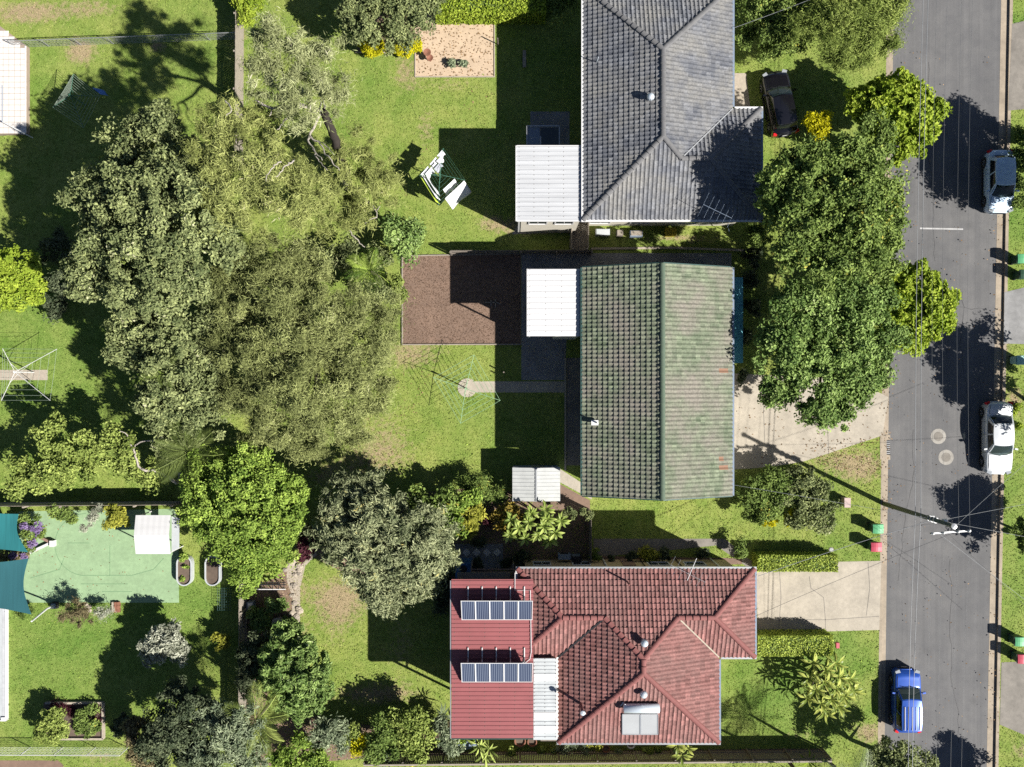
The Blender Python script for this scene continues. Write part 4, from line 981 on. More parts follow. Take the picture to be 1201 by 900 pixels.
paling_fence('timber_fence', 'weathered paling fence from the lime green bush to the pale gum tree', (286, -15), (285, 200), 1.7, M['palefence'], -1)
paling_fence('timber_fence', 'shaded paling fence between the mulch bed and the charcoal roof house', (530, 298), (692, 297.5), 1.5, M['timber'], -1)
paling_fence('side_fence', 'short pale fence from the white patio cover to the shaded boundary fence', (668.5, 262), (668.5, 296), 1.6, M['palefence'], 1)
paling_fence('side_fence', 'short pale fence at the corner of the charcoal roof house', (688, 262), (688, 296), 1.6, M['palefence'], -1)
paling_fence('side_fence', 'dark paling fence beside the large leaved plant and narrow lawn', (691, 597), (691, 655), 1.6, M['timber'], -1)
def wire_fence(name, label, a, b, h, npost, m, sag=0):
    A, B = P(*a), P(*b); t = thing(name, label, 'fence', A); d = B - A
    for i in range(npost):
        p = A + d * (i / (npost - 1)); MB().tube([p, p + Vector((0, 0, h))], .03, 6).build('post', m, t)
    MB().tube([A + Vector((0, 0, h)), B + Vector((0, 0, h))], .025, 6).build('top_rail', m, t)
    mb = MB(); n = int(d.length / .22)
    for k in range(5): mb.tube([A + Vector((0, 0, h * (k + .3) / 5)), B + Vector((0, 0, h * (k + .3) / 5))], .007, 3, False)
    for k in range(n):
        p = A + d * (k / n); mb.tube([p, p + d / n + Vector((0, 0, h))], .006, 3, False)
        mb.tube([p + d / n, p + Vector((0, 0, h))], .006, 3, False)
    props(mb.build('wire_mesh', m, t), kind='stuff')
wire_fence('wire_fence', 'low pale wire fence in tree shade at the top of the lot', (20, 56), (284, 46), 1.1, 8, M['steel'])
wire_fence('wire_fence', 'low mesh fence with white posts along the bottom lawn edge', (-40, 876), (150, 877), 1.25, 6, M['whitesteel'])

# ------------------------------------------------------------------ cars
def car(label, color, L, Wd, H, yf, yr, rf, rr, group, hood=0.86, deck=None, rack=False, loc=(0, 0, 0), rotz=0, belt=.93, nosez=.62):
    """local +Y forward. yf/yr: windscreen base, rear glass base; rf/rr: front/rear end of the roof"""
    t = thing('parked_car', label, 'car', loc, group, rotz); ORG[t.name] = Vector((0, 0, 0))
    h2, w2 = L / 2, Wd / 2; rw = .315; axf, axr = h2 - .80, -h2 + .74; gc = .18
    N = 80; ys = [-h2 + L * i / N for i in range(N + 1)]
    def half(y):
        e = abs(y) / h2; q = 1 - .12 * max(0, (e - .60) / .40) ** 2 - .34 * max(0, (e - .86) / .14) ** 2.4
        return w2 * q
    def top(y):
        if y > yf: k = (y - yf) / (h2 - yf); return belt + (hood - belt) * min(1, k * 2.2) - (hood - nosez) * max(0, (k - .55) / .45) ** 2
        if y < yr: k = (yr - y) / (h2 + yr + 1e-6); dz = deck if deck else belt; return belt + (dz - belt) * min(1, k * 2) - (dz - .70) * max(0, (k - .75) / .25) ** 2
        return belt
    def low(y):
        z = gc + .10 * max(0, (abs(y) / h2 - .93) / .07)
        for ya in (axf, axr):
            if abs(y - ya) < rw + .07: z = max(z, math.sqrt((rw + .07) ** 2 - (y - ya) ** 2) + rw * .9)
        return z
    G = []
    for y in ys:
        w, tz, lz = half(y), top(y), low(y); tz = max(tz, .42)
        mz = max(lz + .02, min(.52, tz - .12)); bz = max(mz + .02, tz - .055)
        prof = [(.35, min(gc + .05, lz)), (w * .95, lz), (w, max(lz + .01, mz)), (w * .985, (mz + bz) / 2 + .01), (w * .955, bz), (w * .88, tz - .012), (w * .55, tz + .018), (0, tz + .03)]
        G.append([(x, y, z) for x, z in prof] + [(-x, y, z) for x, z in prof[-2::-1]])
    mb = MB().grid(G); k = len(G[0]); mb.f.append(tuple(range(k))); mb.f.append(tuple(N * k + i for i in range(k))[::-1])
    body = mb.build('body', color, t, True)
    # greenhouse surfaces
    wb, wr = w2 * .885, w2 * .70; zb, zr = belt + .005, H - .045
    def SF(s, q): a = Vector((s * wb, yf - .16 * s * s, zb)); b = Vector((s * wr, rf - .07 * s * s, zr)); p = a.lerp(b, q); return p + Vector((0, .03, .02)) * 4 * q * (1 - q)
    def SR(s, q): a = Vector((s * wb, yr + .10 * s * s, zb)); b = Vector((s * wr, rr + .06 * s * s, zr)); p = a.lerp(b, q); return p + Vector((0, -.03, .02)) * 4 * q * (1 - q)
    def SS(sg, u_, q):
        a = Vector((sg * wb, (yr + .10) * (1 - u_) + (yf - .16) * u_, zb)); b = Vector((sg * wr, (rr + .06) * (1 - u_) + (rf - .07) * u_, zr)); p = a.lerp(b, q)
        return p + Vector((sg * .045 * 4 * q * (1 - q) * .5 + sg * .04 * 4 * u_ * (1 - u_), 0, 0))
    n = 8
    cab = MB()
    def patch(f, s0, s1, q0, q1, m_=4, k_=3): cab.grid([[f(s0 + (s1 - s0) * i / m_, q0 + (q1 - q0) * j / k_) for i in range(m_ + 1)] for j in range(k_ + 1)])
    for f in (SF, SR):
        for s0, s1 in ((-1, -.90), (.90, 1)): patch(f, s0, s1, 0, 1)
        patch(f, -.90, .90, .92, 1, 8, 1); patch(f, -.90, .90, 0, .05, 8, 1)
    for sg in (1, -1):
        ff = lambda u_, q, sg=sg: SS(sg, u_, q)
        for u0, u1 in ((0, .10), (.47, .52), (.92, 1)): patch(ff, u0, u1, 0, 1)
        for u0, u1 in ((.10, .47), (.52, .92)): patch(ff, u0, u1, .89, 1, 4, 1); patch(ff, u0, u1, 0, .11, 4, 1)
    MB().box((0, (yf + yr) / 2 - .05, belt + .045), (2 * wb - .10, yf - yr - .45, .03)).build('interior', M['black'], t)
    MB().box((0, yf - .34, belt + .075), (2 * wb - .16, .34, .05)).build('dashboard', M['pot'], t)
    for sx in (-.36, .36):
        st_ = MB().box((sx, (yf + rf) / 2 - .95, belt + .16), (.46, .14, .30), taper=.85).build('seat', M['greycloth'], t); MB().box((sx, (yf + rf) / 2 - .96, belt + .36), (.24, .09, .12)).build('headrest', M['greycloth'], st_)
    MB().box((0, rr + .42, belt + .14), (2 * wr - .1, .14, .24)).build('rear_seat', M['greycloth'], t)
    RG = []
    for j in range(9):
        v = j / 8; row = []
        for i in range(n + 1):
            s = -1 + 2 * i / n
            yy = (rr + .06 * s * s) * (1 - v) + (rf - .07 * s * s) * v; ww = wr + .04 * 4 * v * (1 - v)
            row.append((s * ww, yy, zr + .045 * (1 - abs(s) ** 2.5) * (1 - (2 * v - 1) ** 4 * .8)))
        RG.append(row)
    cab.grid(RG)
    cab.build('cabin', color, t, True)
    def pane(name, f, s0, s1, q0, q1, m, off, par=t):
        G = [[f(s0 + (s1 - s0) * i / 8, q0 + (q1 - q0) * j / 4) + off for i in range(9)] for j in range(5)]
        return MB().grid(G).build(name, m, par, True)
    pane('windscreen', SF, -.93, .93, .03, .93, M['screenglass'], Vector((0, .012, .010)))
    pane('rear_window', SR, .88, -.88, .12, .90, M['carglass'], Vector((0, -.012, .010)))
    for sg in (1, -1):
        for a, b in ((.10, .47), (.52, .92)):
            pane('side_window', lambda u_, q, sg=sg: SS(sg, u_, q), a if sg < 0 else b, b if sg < 0 else a, .10, .90, M['carglass'], Vector((sg * .014, 0, .006)))
        # bonnet edges, lamps, mirrors, handles
        MB().box((sg * half(h2 - .17) * .80, h2 - .17, top(h2 - .17) - .02), (.30, .26, .10), rz=-sg * .45).build('headlight', M['headlamp'], t)
        MB().box((sg * w2 * .83, -h2 + .10, (top(-h2 + .1) + .56) / 2 + .05), (.22, .16, .26), rz=sg * .35).build('tail_light', M['redlamp'], t)
        mr = MB().box((sg * (wb + .20), yf - .42, belt + .06), (.20, .10, .13), rz=sg * .2).build('mirror', color, t)
        MB().bar((sg * (wb - .02), yf - .38, belt + .01), (sg * (wb + .14), yf - .42, belt + .05), .05, .05).build('mirror_arm', M['black'], mr)
        for y in (rf - .75, rr + .35): MB().box((sg * (w2 + .004), y, .74), (.03, .18, .03)).build('door_handle', color, t)
        MB().box((sg * (w2 * .99), (axf + axr) / 2, gc + .07), (.05, axf - axr - .85, .09)).build('sill', M['black'], t)
    bon = []
    y0b, y1b = yf + .05, h2 - .24
    for j in range(9):
        y = y0b + (y1b - y0b) * j / 8; row = []
        for i in range(9):
            s = -1 + 2 * i / 8; w = half(y) * .80; tz = top(y)
            row.append((s * w, y - .10 * s * s * (1 if j == 0 else .6), tz + .036 - .014 * abs(s) ** 2))
        bon.append(row)
    cx_, cy_ = 0, (y0b + y1b) / 2
    MB().grid([[(x * 1.035, cy_ + (y - cy_) * 1.03, z - .013) for x, y, z in row] for row in bon]).build('bonnet_gap', M['black'], t, True)
    MB().grid(bon).build('bonnet', color, t, True)
    if deck:
        bt = []; b0, b1 = -h2 + .22, yr - .06
        for j in range(7):
            y = b0 + (b1 - b0) * j / 6; bt.append([(s_ * half(y) * .78, y, top(y) + .034 - .012 * s_ * s_) for s_ in (-1, -.6, -.2, .2, .6, 1)])
        cy_ = (b0 + b1) / 2
        MB().grid([[(x * 1.035, cy_ + (y - cy_) * 1.05, z - .012) for x, y, z in row] for row in bt]).build('boot_gap', M['black'], t, True)
        MB().grid(bt).build('boot_lid', color, t, True)
    for s_ in (-1, 1):
        for y in (axf - .62, (rf + rr) / 2 + .02, axr + .55):
            MB().tube([(s_ * (half(y) + .002), y, .36), (s_ * (half(y) * .99 + .002), y, .70), (s_ * half(y) * .958, y, belt - .05)], .009, 4).build('door_gap', M['black'], t)
    mb = MB(); mb.tube([(-.55, yf + .015, belt + .055), (-.1, yf - .10, belt + .12)], .012, 4); mb.tube([(0, yf + .03, belt + .055), (.45, yf - .11, belt + .11)], .012, 4); mb.build('wiper', M['black'], t)
    MB().box((0, h2 - .005, .42), (w2 * 1.1, .04, .16)).build('grille', M['black'], t)
    MB().box((0, h2 + .004, .33), (.37, .02, .11)).build('number_plate', M['frame'], t); MB().box((0, -h2 - .004, .60), (.37, .02, .11)).build('number_plate', M['frame'], t)
    for ya in (axf, axr):
        for sg in (1, -1):
            cx = sg * (w2 - .115)
            mb = MB(); n_ = 22
            prof = [(-.10, rw * .62), (-.10, rw * .95), (-.075, rw), (.075, rw), (.10, rw * .95), (.10, rw * .62)]
            rings = [[(cx + o, ya + r * math.cos(2 * math.pi * k / n_), rw + r * math.sin(2 * math.pi * k / n_)) for k in range(n_)] for o, r in prof]
            mb.grid([r + [r[0]] for r in rings]); wh = mb.build('wheel', M['rubber'], t, True)
            rim = MB(); ox = cx + sg * .075
            for k in range(5):
                a = 2 * math.pi * k / 5; rim.bar((ox, ya, rw), (ox, ya + rw * .62 * math.cos(a), rw + rw * .62 * math.sin(a)), .03, .06)
            rim.grid([[(cx + sg * .085, ya + r * math.cos(2 * math.pi * k / n_), rw + r * math.sin(2 * math.pi * k / n_)) for k in range(n_ + 1)] for r in (rw * .56, rw * .64)])
            rim.build('rim', M['steel'], wh)
            MB().box((cx - sg * .05, ya, rw), (.02, rw * 1.2, rw * 1.2)).build('brake', M['black'], wh)
    if rack:
        for s in (-.78, -.42, -.02, .38, .80):
            MB().bar((s * wr, rr + .10, H + .012), (s * wr, rf - .42, H + .012), .030 if abs(s) > .7 else .018, .03).build('roof_rail', M['whitesteel'], t)
    return t
grp = 'parked cars'
cy = P(1057.5, 817, RZ)
car('bright blue hatchback with pale roof rails parked at the kerb', paint('blue_paint', (0.016, 0.066, 0.32), .25), 4.05, 1.74, 1.55, 1.02, -1.80, .30, -1.72, grp, hood=.95, rack=True, loc=(cy.x, cy.y, RZ), rotz=0, belt=.98, nosez=.70)
cy = P(1163.5, 513, RZ)
car('white sedan parked by the kerb, speckled with leaf shadows', paint('white_paint_car', (0.47, 0.49, 0.51), .1), 4.70, 1.78, 1.46, 1.12, -1.52, .42, -.92, grp, hood=.90, deck=1.02, loc=(cy.x, cy.y, RZ), rotz=math.pi, belt=.95, nosez=.66)
cy = P(1165.5, 216, RZ)
car('silver blue hatchback parked in the tree shade across the road', paint('silver_blue_paint', (0.46, 0.58, 0.72), .0), 4.05, 1.72, 1.48, 1.10, -1.66, .36, -1.35, grp, hood=.92, loc=(cy.x, cy.y, RZ), rotz=math.pi, belt=.96, nosez=.68)
cy = P(910.5, 125.5)
car('black hatchback on the lawn beside the charcoal roof house', paint('black_paint', (0.007, 0.007, 0.010), .2, .18), 4.15, 1.76, 1.52, 1.00, -1.78, .28, -1.55, grp, hood=.95, loc=(cy.x, cy.y, 0), rotz=R(10.7), belt=.98, nosez=.70)

# ------------------------------------------------------------------ wheelie bins
def bin_(label, px, py, lid, body, rotz=0.0):
    c = P(px, py); t = thing('wheelie_bin', label, 'bin', c, 'wheelie bins on the verges', rotz); ORG[t.name] = Vector((0, 0, 0))
    mb = MB().box((0, 0, .50), (.46, .52, .88), taper=1.18).build('body', body, t)
    mb = MB(); G = []
    for i in range(6):
        y = -.34 + .68 * i / 5; z = .97 + .09 * math.sin(math.pi * (i + .5) / 6); G.append([(-.30, y, z - .02), (-.27, y, z + .01), (0, y, z + .03), (.27, y, z + .01), (.30, y, z - .02)])
    mb.grid(G); mb.box((0, 0, .955), (.60, .66, .04)); mb.build('lid', lid, t)
    MB().bar((-.28, .37, .95), (.28, .37, .95), .04, .04).build('handle', body, t)
    for s in (-1, 1):
        mb = MB().tube([(s * .22, .24, .10), (s * .28, .24, .10)], .10, 12); mb.build('wheel', M['rubber'], t)
    return t
bin_('pale green lidded bin on the verge beside the power pole', 1022.5, 617.5, M['bingreen'], M['binbody'], R(90))
bin_('red lidded bin on the verge at the edge of the red house driveway', 1020.5, 638.5, M['binred'], M['binbody'], R(90))
bin_('green lidded bin across the road at the silver hatchback\'s end of the street', 1189.5, 306, M['bingreen'], M['binbody'], R(90))
bin_('dark lidded bin standing next to the green bin across the road', 1192.5, 324, M['binbody'], M['binbody'], R(90))
bin_('pale teal bin across the road between the two parked cars', 1188.5, 423, M['binteal'], M['binteal'], R(90))
bin_('green lidded bin across the road from the blue hatchback', 1186.5, 747.5, M['bingreen'], M['binbody'], R(90))
bin_('red lidded bin across the road from the blue hatchback', 1189.5, 767.5, M['binred'], M['binbody'], R(90))

# ------------------------------------------------------------------ rotary clotheslines
def hoist(label, px, py, h, arms, m, lm, lines, rise=0.0, fr=(0.35, 0.5, .65, .8, 1.0), lr=0.012, mast_dz=0.0):
    """arms: pixel positions of the four arm tips at height h"""
    c = P(px, py); t = thing('clothesline', label, 'clothesline', c)
    hz = h - rise
    MB().tube([c, (c.x, c.y, hz + .1)], .035, 8).build('mast', m, t)
    hub = Vector((c.x, c.y, hz)); tips = [P(a, b, h) for a, b in arms]
    for q in tips: MB().tube([hub, q], .016, 6).build('arm', m, t)
    MB().tube([hub - Vector((0, 0, .12)), hub + Vector((0, 0, .12))], .06, 8).build('hub', m, t)
    for k in range(4):
        st = tips[k] - (tips[k] - hub) * .62
        MB().tube([Vector((c.x, c.y, hz - .55)), hub + (tips[k] - hub) * .38], .013, 5).build('strut', m, t)
    mb = MB()
    for f in fr:
        L = [hub + (q - hub) * f for q in tips]
        for k in range(4):
            a, b = L[k], L[(k + 1) % 4]; mid = (a + b) / 2 - Vector((0, 0, .04)); mb.tube([a, mid, b], lr, 4, False)
    mb.build('line', lm, t)
    return t, hub, tips
c = P(548, 455)
hoist('rotary clothesline with pale green cords on the round concrete pad', 548, 456, 2.15, [(556, 416), (587, 470), (540, 497), (508, 443)], M['line'], M['line'], 0, .0, (.45, .62, .80, .99))
tA, hubA, tipsA = hoist('green rotary clothesline hung with white washing', 519, 214, 2.15, [(520, 174), (545.5, 211.5), (514, 241), (492, 206)], M['greensteel'], M['greensteel'], 0, .0, (.3, .45, .6, .75, .9, 1.0), .006)
hoist('white rotary clothesline with crossed arms over the paved strip', 40, 437, 2.35, [(3, 409), (67, 409.5), (59, 470), (1.5, 470)], M['whitesteel'], M['lineW'], 0, .15, (.42, .62, .82, .99), .008)
hoist('square rotary clothesline with close white cords in the shaded top yard', 101, 124, 2.1, [(86, 87), (117, 113), (98, 150), (62, 126)], M['greensteel'], M['lineW'], 0, .05, (.30, .42, .54, .66, .78, .90, 1.0), .010)
sheet('path', [(-30, 434), (56, 434), (56, 446), (-30, 446)], 0.012, M['stone'])
# washing
def cloth(name, label, cat, a, b, drop, sway, m, folds=3, seed=1):
    """hangs from a to b, drops by drop metres, its hem blown by the vector sway"""
    a, b = Vector(a), Vector(b); r_ = random.Random(seed); d = (b - a); s = Vector((-d.y, d.x, 0)).normalized(); G = []
    for j in range(9):
        v = j / 8; row = []
        for i in range(13):
            u = i / 12; p = a + d * u + Vector((0, 0, -drop * v - .03 * math.sin(math.pi * u))) + Vector(sway) * v * (1 - .3 * v)
            p += s * .05 * v * math.sin(folds * 2 * math.pi * u + seed) ; row.append(p)
        G.append(row)
    mb = MB().grid(G); base = len(mb.v)
    o = mb.build(name, m, None, True); md = o.modifiers.new('thick', 'SOLIDIFY'); md.thickness = .008
    props(o, label, cat); return o
n1, e1, s1_, w1 = tipsA
def on(a, b, f, u): L = [hubA + (q - hubA) * f for q in (a, b)]; return L[0] + (L[1] - L[0]) * u
cloth('bed_sheet', 'large white bed sheet with a grey shaded fold hanging on the green clothesline', 'sheet', on(e1, s1_, .98, .02), on(e1, s1_, .98, .75), 1.25, (.55, -.62, 0), M['clothwhite'], 1, 1)
cloth('bed_sheet', 'narrower white bed sheet on the inner cord of the green clothesline', 'sheet', on(e1, s1_, .62, .05), on(e1, s1_, .62, .75), .75, (.22, -.30, 0), M['clothwhite'], 2, 2)
lab = ['white tea towel nearest the upper arm of the green clothesline', 'white shirt on the outer cord of the green clothesline', 'white towel at the outer corner of the green clothesline', 'white pillowcase on the middle cord of the green clothesline', 'small white towel on the middle cord near the arm of the clothesline', 'white singlet on the inner cord of the green clothesline', 'grey white cloth on the innermost cord of the green clothesline']
for k, (f, u0, u1, dr) in enumerate(((.98, .05, .26, .55), (.98, .32, .58, .65), (.98, .66, .97, .75), (.78, .10, .34, .5), (.78, .38, .56, .45), (.78, .60, .95, .6), (.55, .15, .60, .45))):
    cloth('washing', lab[k], 'washing', on(n1, w1, f, u0), on(n1, w1, f, u1), dr, (.26, -.20, 0), M['clothwhite'] if k < 6 else M['greycloth'], 1, k + 3)
lab = ['lime green towel on the outer cord of the clothesline', 'white and lime towel on the second cord of the clothesline', 'thin white sheet on the third cord beside the lime towels']
for k, (f, m) in enumerate(((1.0, M['clothlime']), (.86, M['clothwhite']), (.70, M['clothwhite']))):
    cloth('washing', lab[k], 'washing', on(w1, s1_, f, .04), on(w1, s1_, f, .88), .7, (.24, -.06, 0), m, 1, k + 20)
cloth('washing', 'blue towel on the shaded clothesline in the top yard', 'washing', P(108, 103, 2.05), P(118, 111, 2.05), .7, (.35, .2, 0), M['bluecloth'], 1, 31)

# ------------------------------------------------------------------ power pole and cables
pb_ = P(1037, 591); HP = 9.0; HX = 8.35
t = thing('power_pole', 'tall timber power pole with white crossarm leaning over the road', 'power pole', pb_)
MB().tube([pb_, (pb_.x, pb_.y, HP)], [.155, .11], 14).build('shaft', M['pole'], t, True)
ca, cb = P(1090.5, 627.8, HX), P(1138, 624.5, HX); cm = (ca + cb) / 2; off = Vector((pb_.x + .14, pb_.y - .16, HX)) - (ca + (cb - ca) * .47)
ca, cb = ca + off * .25, cb + off * .25
MB().bar(ca, cb, .09, .09).build('crossarm', M['steel'], t)
MB().bar((pb_.x, pb_.y, HX - .7), ca + (cb - ca) * .80 - Vector((0, 0, .05)), .03, .05).build('brace', M['steel'], t)
MB().lathe((pb_.x, pb_.y, HP), [(.16, -.02), (.16, .03), (.02, .06)], 12).build('pole_cap', M['steel'], t)
ins = [.04, .30, .66, .93]
for f in ins:
    q = ca + (cb - ca) * f; MB().lathe(q, [(.03, .06), (.07, .10), (.04, .14), (.07, .18), (.04, .24)], 10).build('insulator', M['frame'], t)
q = P(1108, 611.5, 7.4); MB().bar((pb_.x, pb_.y, 7.3), q, .05, .05).build('lamp_arm', M['steel'], t)
MB().box(q + Vector((0, 0, .03)), (.30, .26, .16), taper=.7).build('street_lamp', M['frame'], t)
q2 = P(1062, 605, 6.0); MB().box((pb_.x + .22, pb_.y - .02, 5.9), (.22, .30, .4)).build('junction_box', M['steel'], t)
for k in range(3): MB().lathe((pb_.x, pb_.y, 6.2 + .35 * k), [(.175, 0), (.18, .03), (.175, .06)], 12).build('band', M['steel'], t)
def cable(label, pts, r, m, sag=0.0, name='overhead_cable', group=None):
    path = []
    for a, b in zip(pts[:-1], pts[1:]):
        a, b = Vector(a), Vector(b)
        for k in range(13):
            u = k / 12; p = a.lerp(b, u); p.z -= 4 * sag * u * (1 - u)
            if not path or (path[-1] - p).length > 1e-4: path.append(p)
    o = MB().tube(path, r, 5, False).build(name, m); return props(o, label, 'cable', group)
def far(px0, py, h): return P(px0, py, h)
grp = 'power cables along the road'
# two thick low-voltage cables and four thin conductors along the road
for i, (top_, mid, bot, r, h, m, lb) in enumerate((
        ((1090.5, -200), (1073.5, 608), (1067, 1100), .015, 6.5, M['cable'], 'thick grey cable running along the road to the power pole, nearest the house side'),
        ((1096, -200), (1080, 607), (1071, 1100), .016, 6.5, M['cableW'], 'pale thick cable beside the first one, on the road side of the pole'))):
    cable(lb, [P(*top_, h + .6), P(*mid, h), P(*bot, h + .6)], r, m, .5, group=grp)
lbl = ['thin conductor on the crossarm end nearest the pole', 'thin conductor on the second insulator of the white crossarm', 'thin conductor on the third insulator of the white crossarm', 'thin conductor on the far end of the white crossarm']
for k, f in enumerate(ins):
    q = ca + (cb - ca) * f + Vector((0, 0, .22)); dx = Vector((0.0125, 1, 0))
    cable(lbl[k], [q + dx * 42 + Vector((0, 0, .2)), q, q - dx * 34 + Vector((0, 0, .2))], .006, M['conductor'], .7, group=grp)
pt = Vector((pb_.x, pb_.y, 6.7))
cable('pale service cable from the power pole to the red roof house', [pt, P(889, 676, 5.3)], .015, M['cableW'], .25, 'service_cable')
cable('service cable from the power pole to the green roof house', [pt + Vector((0, .05, .3)), P(857.5, 568.5, 5.0)], .009, M['cable'], .3, 'service_cable')
cable('dark service cable crossing the red house driveway', [pt + Vector((.4, -.6, 1.2)), P(870, 730, 5.3)], .010, M['cableD'], .2, 'service_cable')
cable('service cable at the top corner of the charcoal roof house', [P(860.5, 33, 5.2), P(1085, -55, 6.5)], .010, M['cableW'], .3, 'service_cable')
cable('upper service cable from the pole to the verge tree across the road', [pt + Vector((.1, .1, .8)), P(1300, 575, 5.5)], .009, M['cableW'], .2, 'service_cable')
cable('middle service cable from the pole over the round tree shadow', [pt + Vector((.1, 0, .4)), P(1320, 652, 5.5)], .009, M['cableW'], .2, 'service_cable')
cable('service cable from the crossarm slanting down across the road', [ca + (cb - ca) * .2, P(1290, 770, 5.5)], .009, M['cableW'], .2, 'service_cable')
cable('dark service cable slanting below the crossarm across the road', [pt, P(1300, 800, 5.5)], .009, M['cableD'], .2, 'service_cable')
cable('thin service cable rising from the pole toward the white sedan', [ca + (cb - ca) * .47, P(1250, 505, 5.5)], .009, M['cableW'], .2, 'service_cable')

# ------------------------------------------------------------------ small things in the yards
def potted(label, px, py, r, h, leafm):
    c = P(px, py); t = thing('potted_plant', label, 'pot plant', c)
    MB().lathe(c, [(r * .7, 0), (r, h), (r * .9, h), (r * .85, h - .05)], 14).build('pot', M['pot'], t)
    return t, c
POTS = [potted('potted green plant on the gravel square, the one nearer the terracotta pots', 530.5, 77, .2, .35, None), potted('rounder potted green plant on the gravel square, the one nearer the house', 545.5, 76.5, .22, .38, None)]
c = P(503.5, 69)
t = thing('planter_stand', 'terracotta pots on the gravel square with dish shaped shadows', 'pots', c)
for px, py, r, h in ((502, 65.5, .17, .5), (505, 71.5, .15, .45)):
    q = P(px, py); pp = MB().lathe(q, [(.06, 0), (.06, h), (r * 1.5, h + .10), (r * 1.45, h + .12), (.05, h + .06)], 12).build('pot', M['terracotta'], t)
c = P(516, 25); t = thing('gas_bottle', 'white gas bottle at the edge of the gravel square under the hedge', 'gas bottle', c)
MB().lathe(c, [(.15, 0), (.17, .06), (.17, .48), (.12, .58), (.04, .60)], 14).build('cylinder', M['white'], t, True)
MB().lathe(c, [(.10, .60), (.10, .70), (.085, .70), (.085, .61)], 12).build('collar', M['white'], t); MB().lathe((c.x, c.y, .6), [(.03, 0), (.03, .08)], 8).build('valve', M['steel'], t)
c = P(584, 52.5); t = thing('garden_post', 'slim post at the edge of the gravel square casting a thin shadow', 'post', c)
MB().tube([c, (c.x, c.y, 1.05)], .04, 6).build('shaft', M['timber'], t)
c = P(591, 437); t = thing('garden_post', 'slim post on the shadow edge near the round concrete pad', 'post', c)
MB().tube([c, (c.x, c.y, .9)], .05, 6).build('shaft', M['timber'], t)
c = P(989, 588); t = thing('meter_box', 'faded pink service box on the verge lawn beside the grey shrub', 'service box', c)
MB().box((c.x, c.y, .35), (.34, .55, .70)).build('cabinet', M['pinkbox'], t); MB().box((c.x, c.y, .72), (.40, .62, .05)).build('lid', M['pinkbox'], t)
c = P(975, 645); t = thing('water_meter', 'small grey round water meter lid on the verge lawn by the clipped hedge', 'water meter', c)
MB().lathe(c, [(.17, -.02), (.17, .02), (.13, .025)], 14).build('rim', M['oldconc'], t); MB().lathe(c, [(.125, .01), (.12, .03)], 12).build('lid', M['greymetal'], t)
c = P(976, 752); t = thing('letterbox', 'small red letterbox at the end of the lower hedge', 'letterbox', c)
MB().tube([c, (c.x, c.y, .8)], .03, 6).build('post', M['timber'], t); MB().box((c.x, c.y, .9), (.2, .34, .24)).build('box', M['binred'], t)
for px, py, lb in ((756, 262, 'yellow rubbish tub against the wall of the charcoal roof house'),):
    c = P(785, 274); t = thing('storage_tub', lb, 'tub', c); MB().box((c.x, c.y, .3), (.6, .45, .6), taper=1.1).build('body', M['yellow'], t); MB().box((c.x, c.y, .62), (.7, .54, .05)).build('lid', M['yellow'], t)
for k, (px, py, w, lb) in enumerate(((706, 274, .9, 'white rounded air conditioner under the eave near the house corner'), (745, 276, .8, 'grey storage box under the charcoal roof eave'), (726, 275, .4, 'small pale box under the charcoal roof eave'))):
    c = P(px, py); t = thing(('air_conditioner', 'storage_box', 'storage_box')[k], lb, ('air conditioner', 'box', 'box')[k], c)
    MB().box((c.x, c.y, .3), (w, .38, .6)).build('casing', M['clearroof'] if k == 0 else M['bluegrey'] if k == 1 else M['timber'], t); MB().box((c.x, c.y + .02, .615), (w * .9, .3, .02)).build('top_panel', M['palefence'] if k else M['clearroof'], t)
# dark bin/box in the red house side yard
c = P(675, 655); t = thing('compost_bin', 'dark blue compost bin in the narrow side yard', 'bin', c); MB().box((c.x, c.y, .5), (.55, .6, 1.0), taper=.9).build('body', M['bluegrey'], t); MB().box((c.x, c.y, 1.02), (.6, .65, .06)).build('lid', M['black'], t)
# fish-pond garden in the mulched corner: bench, birdbath, stones, pump box
c = P(318, 690); t = thing('garden_arch', 'low black slatted garden arch over the mulch', 'garden frame', c)
for k in range(6):
    px = 300 + 6.6 * k; MB().tube([P(px, 682, .05), P(px, 684, .75), P(px, 690, .85), P(px, 692, .1)], .03, 6).build('slat', M['black'], t)
for z, py in ((.80, 686), (.5, 683.4), (.5, 691.4)): MB().bar(P(298, py, z), P(335, py, z), .05, .05).build('rail', M['frame'] if py > 691 else M['black'], t)
c = P(329, 727); t = thing('bird_bath', 'round pale stone bird bath in the dark garden corner', 'bird bath', c)
MB().lathe(c, [(.22, 0), (.10, .12), (.08, .62), (.16, .72)], 14).build('pedestal', M['stone'], t); MB().lathe(c, [(.12, .70), (.33, .80), (.35, .85), (.30, .84), (.10, .78)], 20).build('bowl', M['stone'], t)
c = P(296, 709); t = thing('pump_box', 'small grey white pump box among the garden plants', 'box', c)
MB().box((c.x, c.y, .3), (.40, .55, .6)).build('case', M['bluegrey'], t); MB().box((c.x + .04, c.y, .61), (.30, .42, .03)).build('lid', M['frame'], t)
st_pts = [(336, 668, .34), (343, 661, .36), (349, 664, .40), (350, 671, .30), (347, 677, .26), (344, 684, .30), (343, 692, .28), (342, 699, .30), (345, 705, .28), (348, 711, .30), (350, 718, .34), (349, 726, .32), (346, 733, .30), (341, 722, .30), (357, 655, .3), (361, 649, .28), (330, 730, .2)]
mbs = []
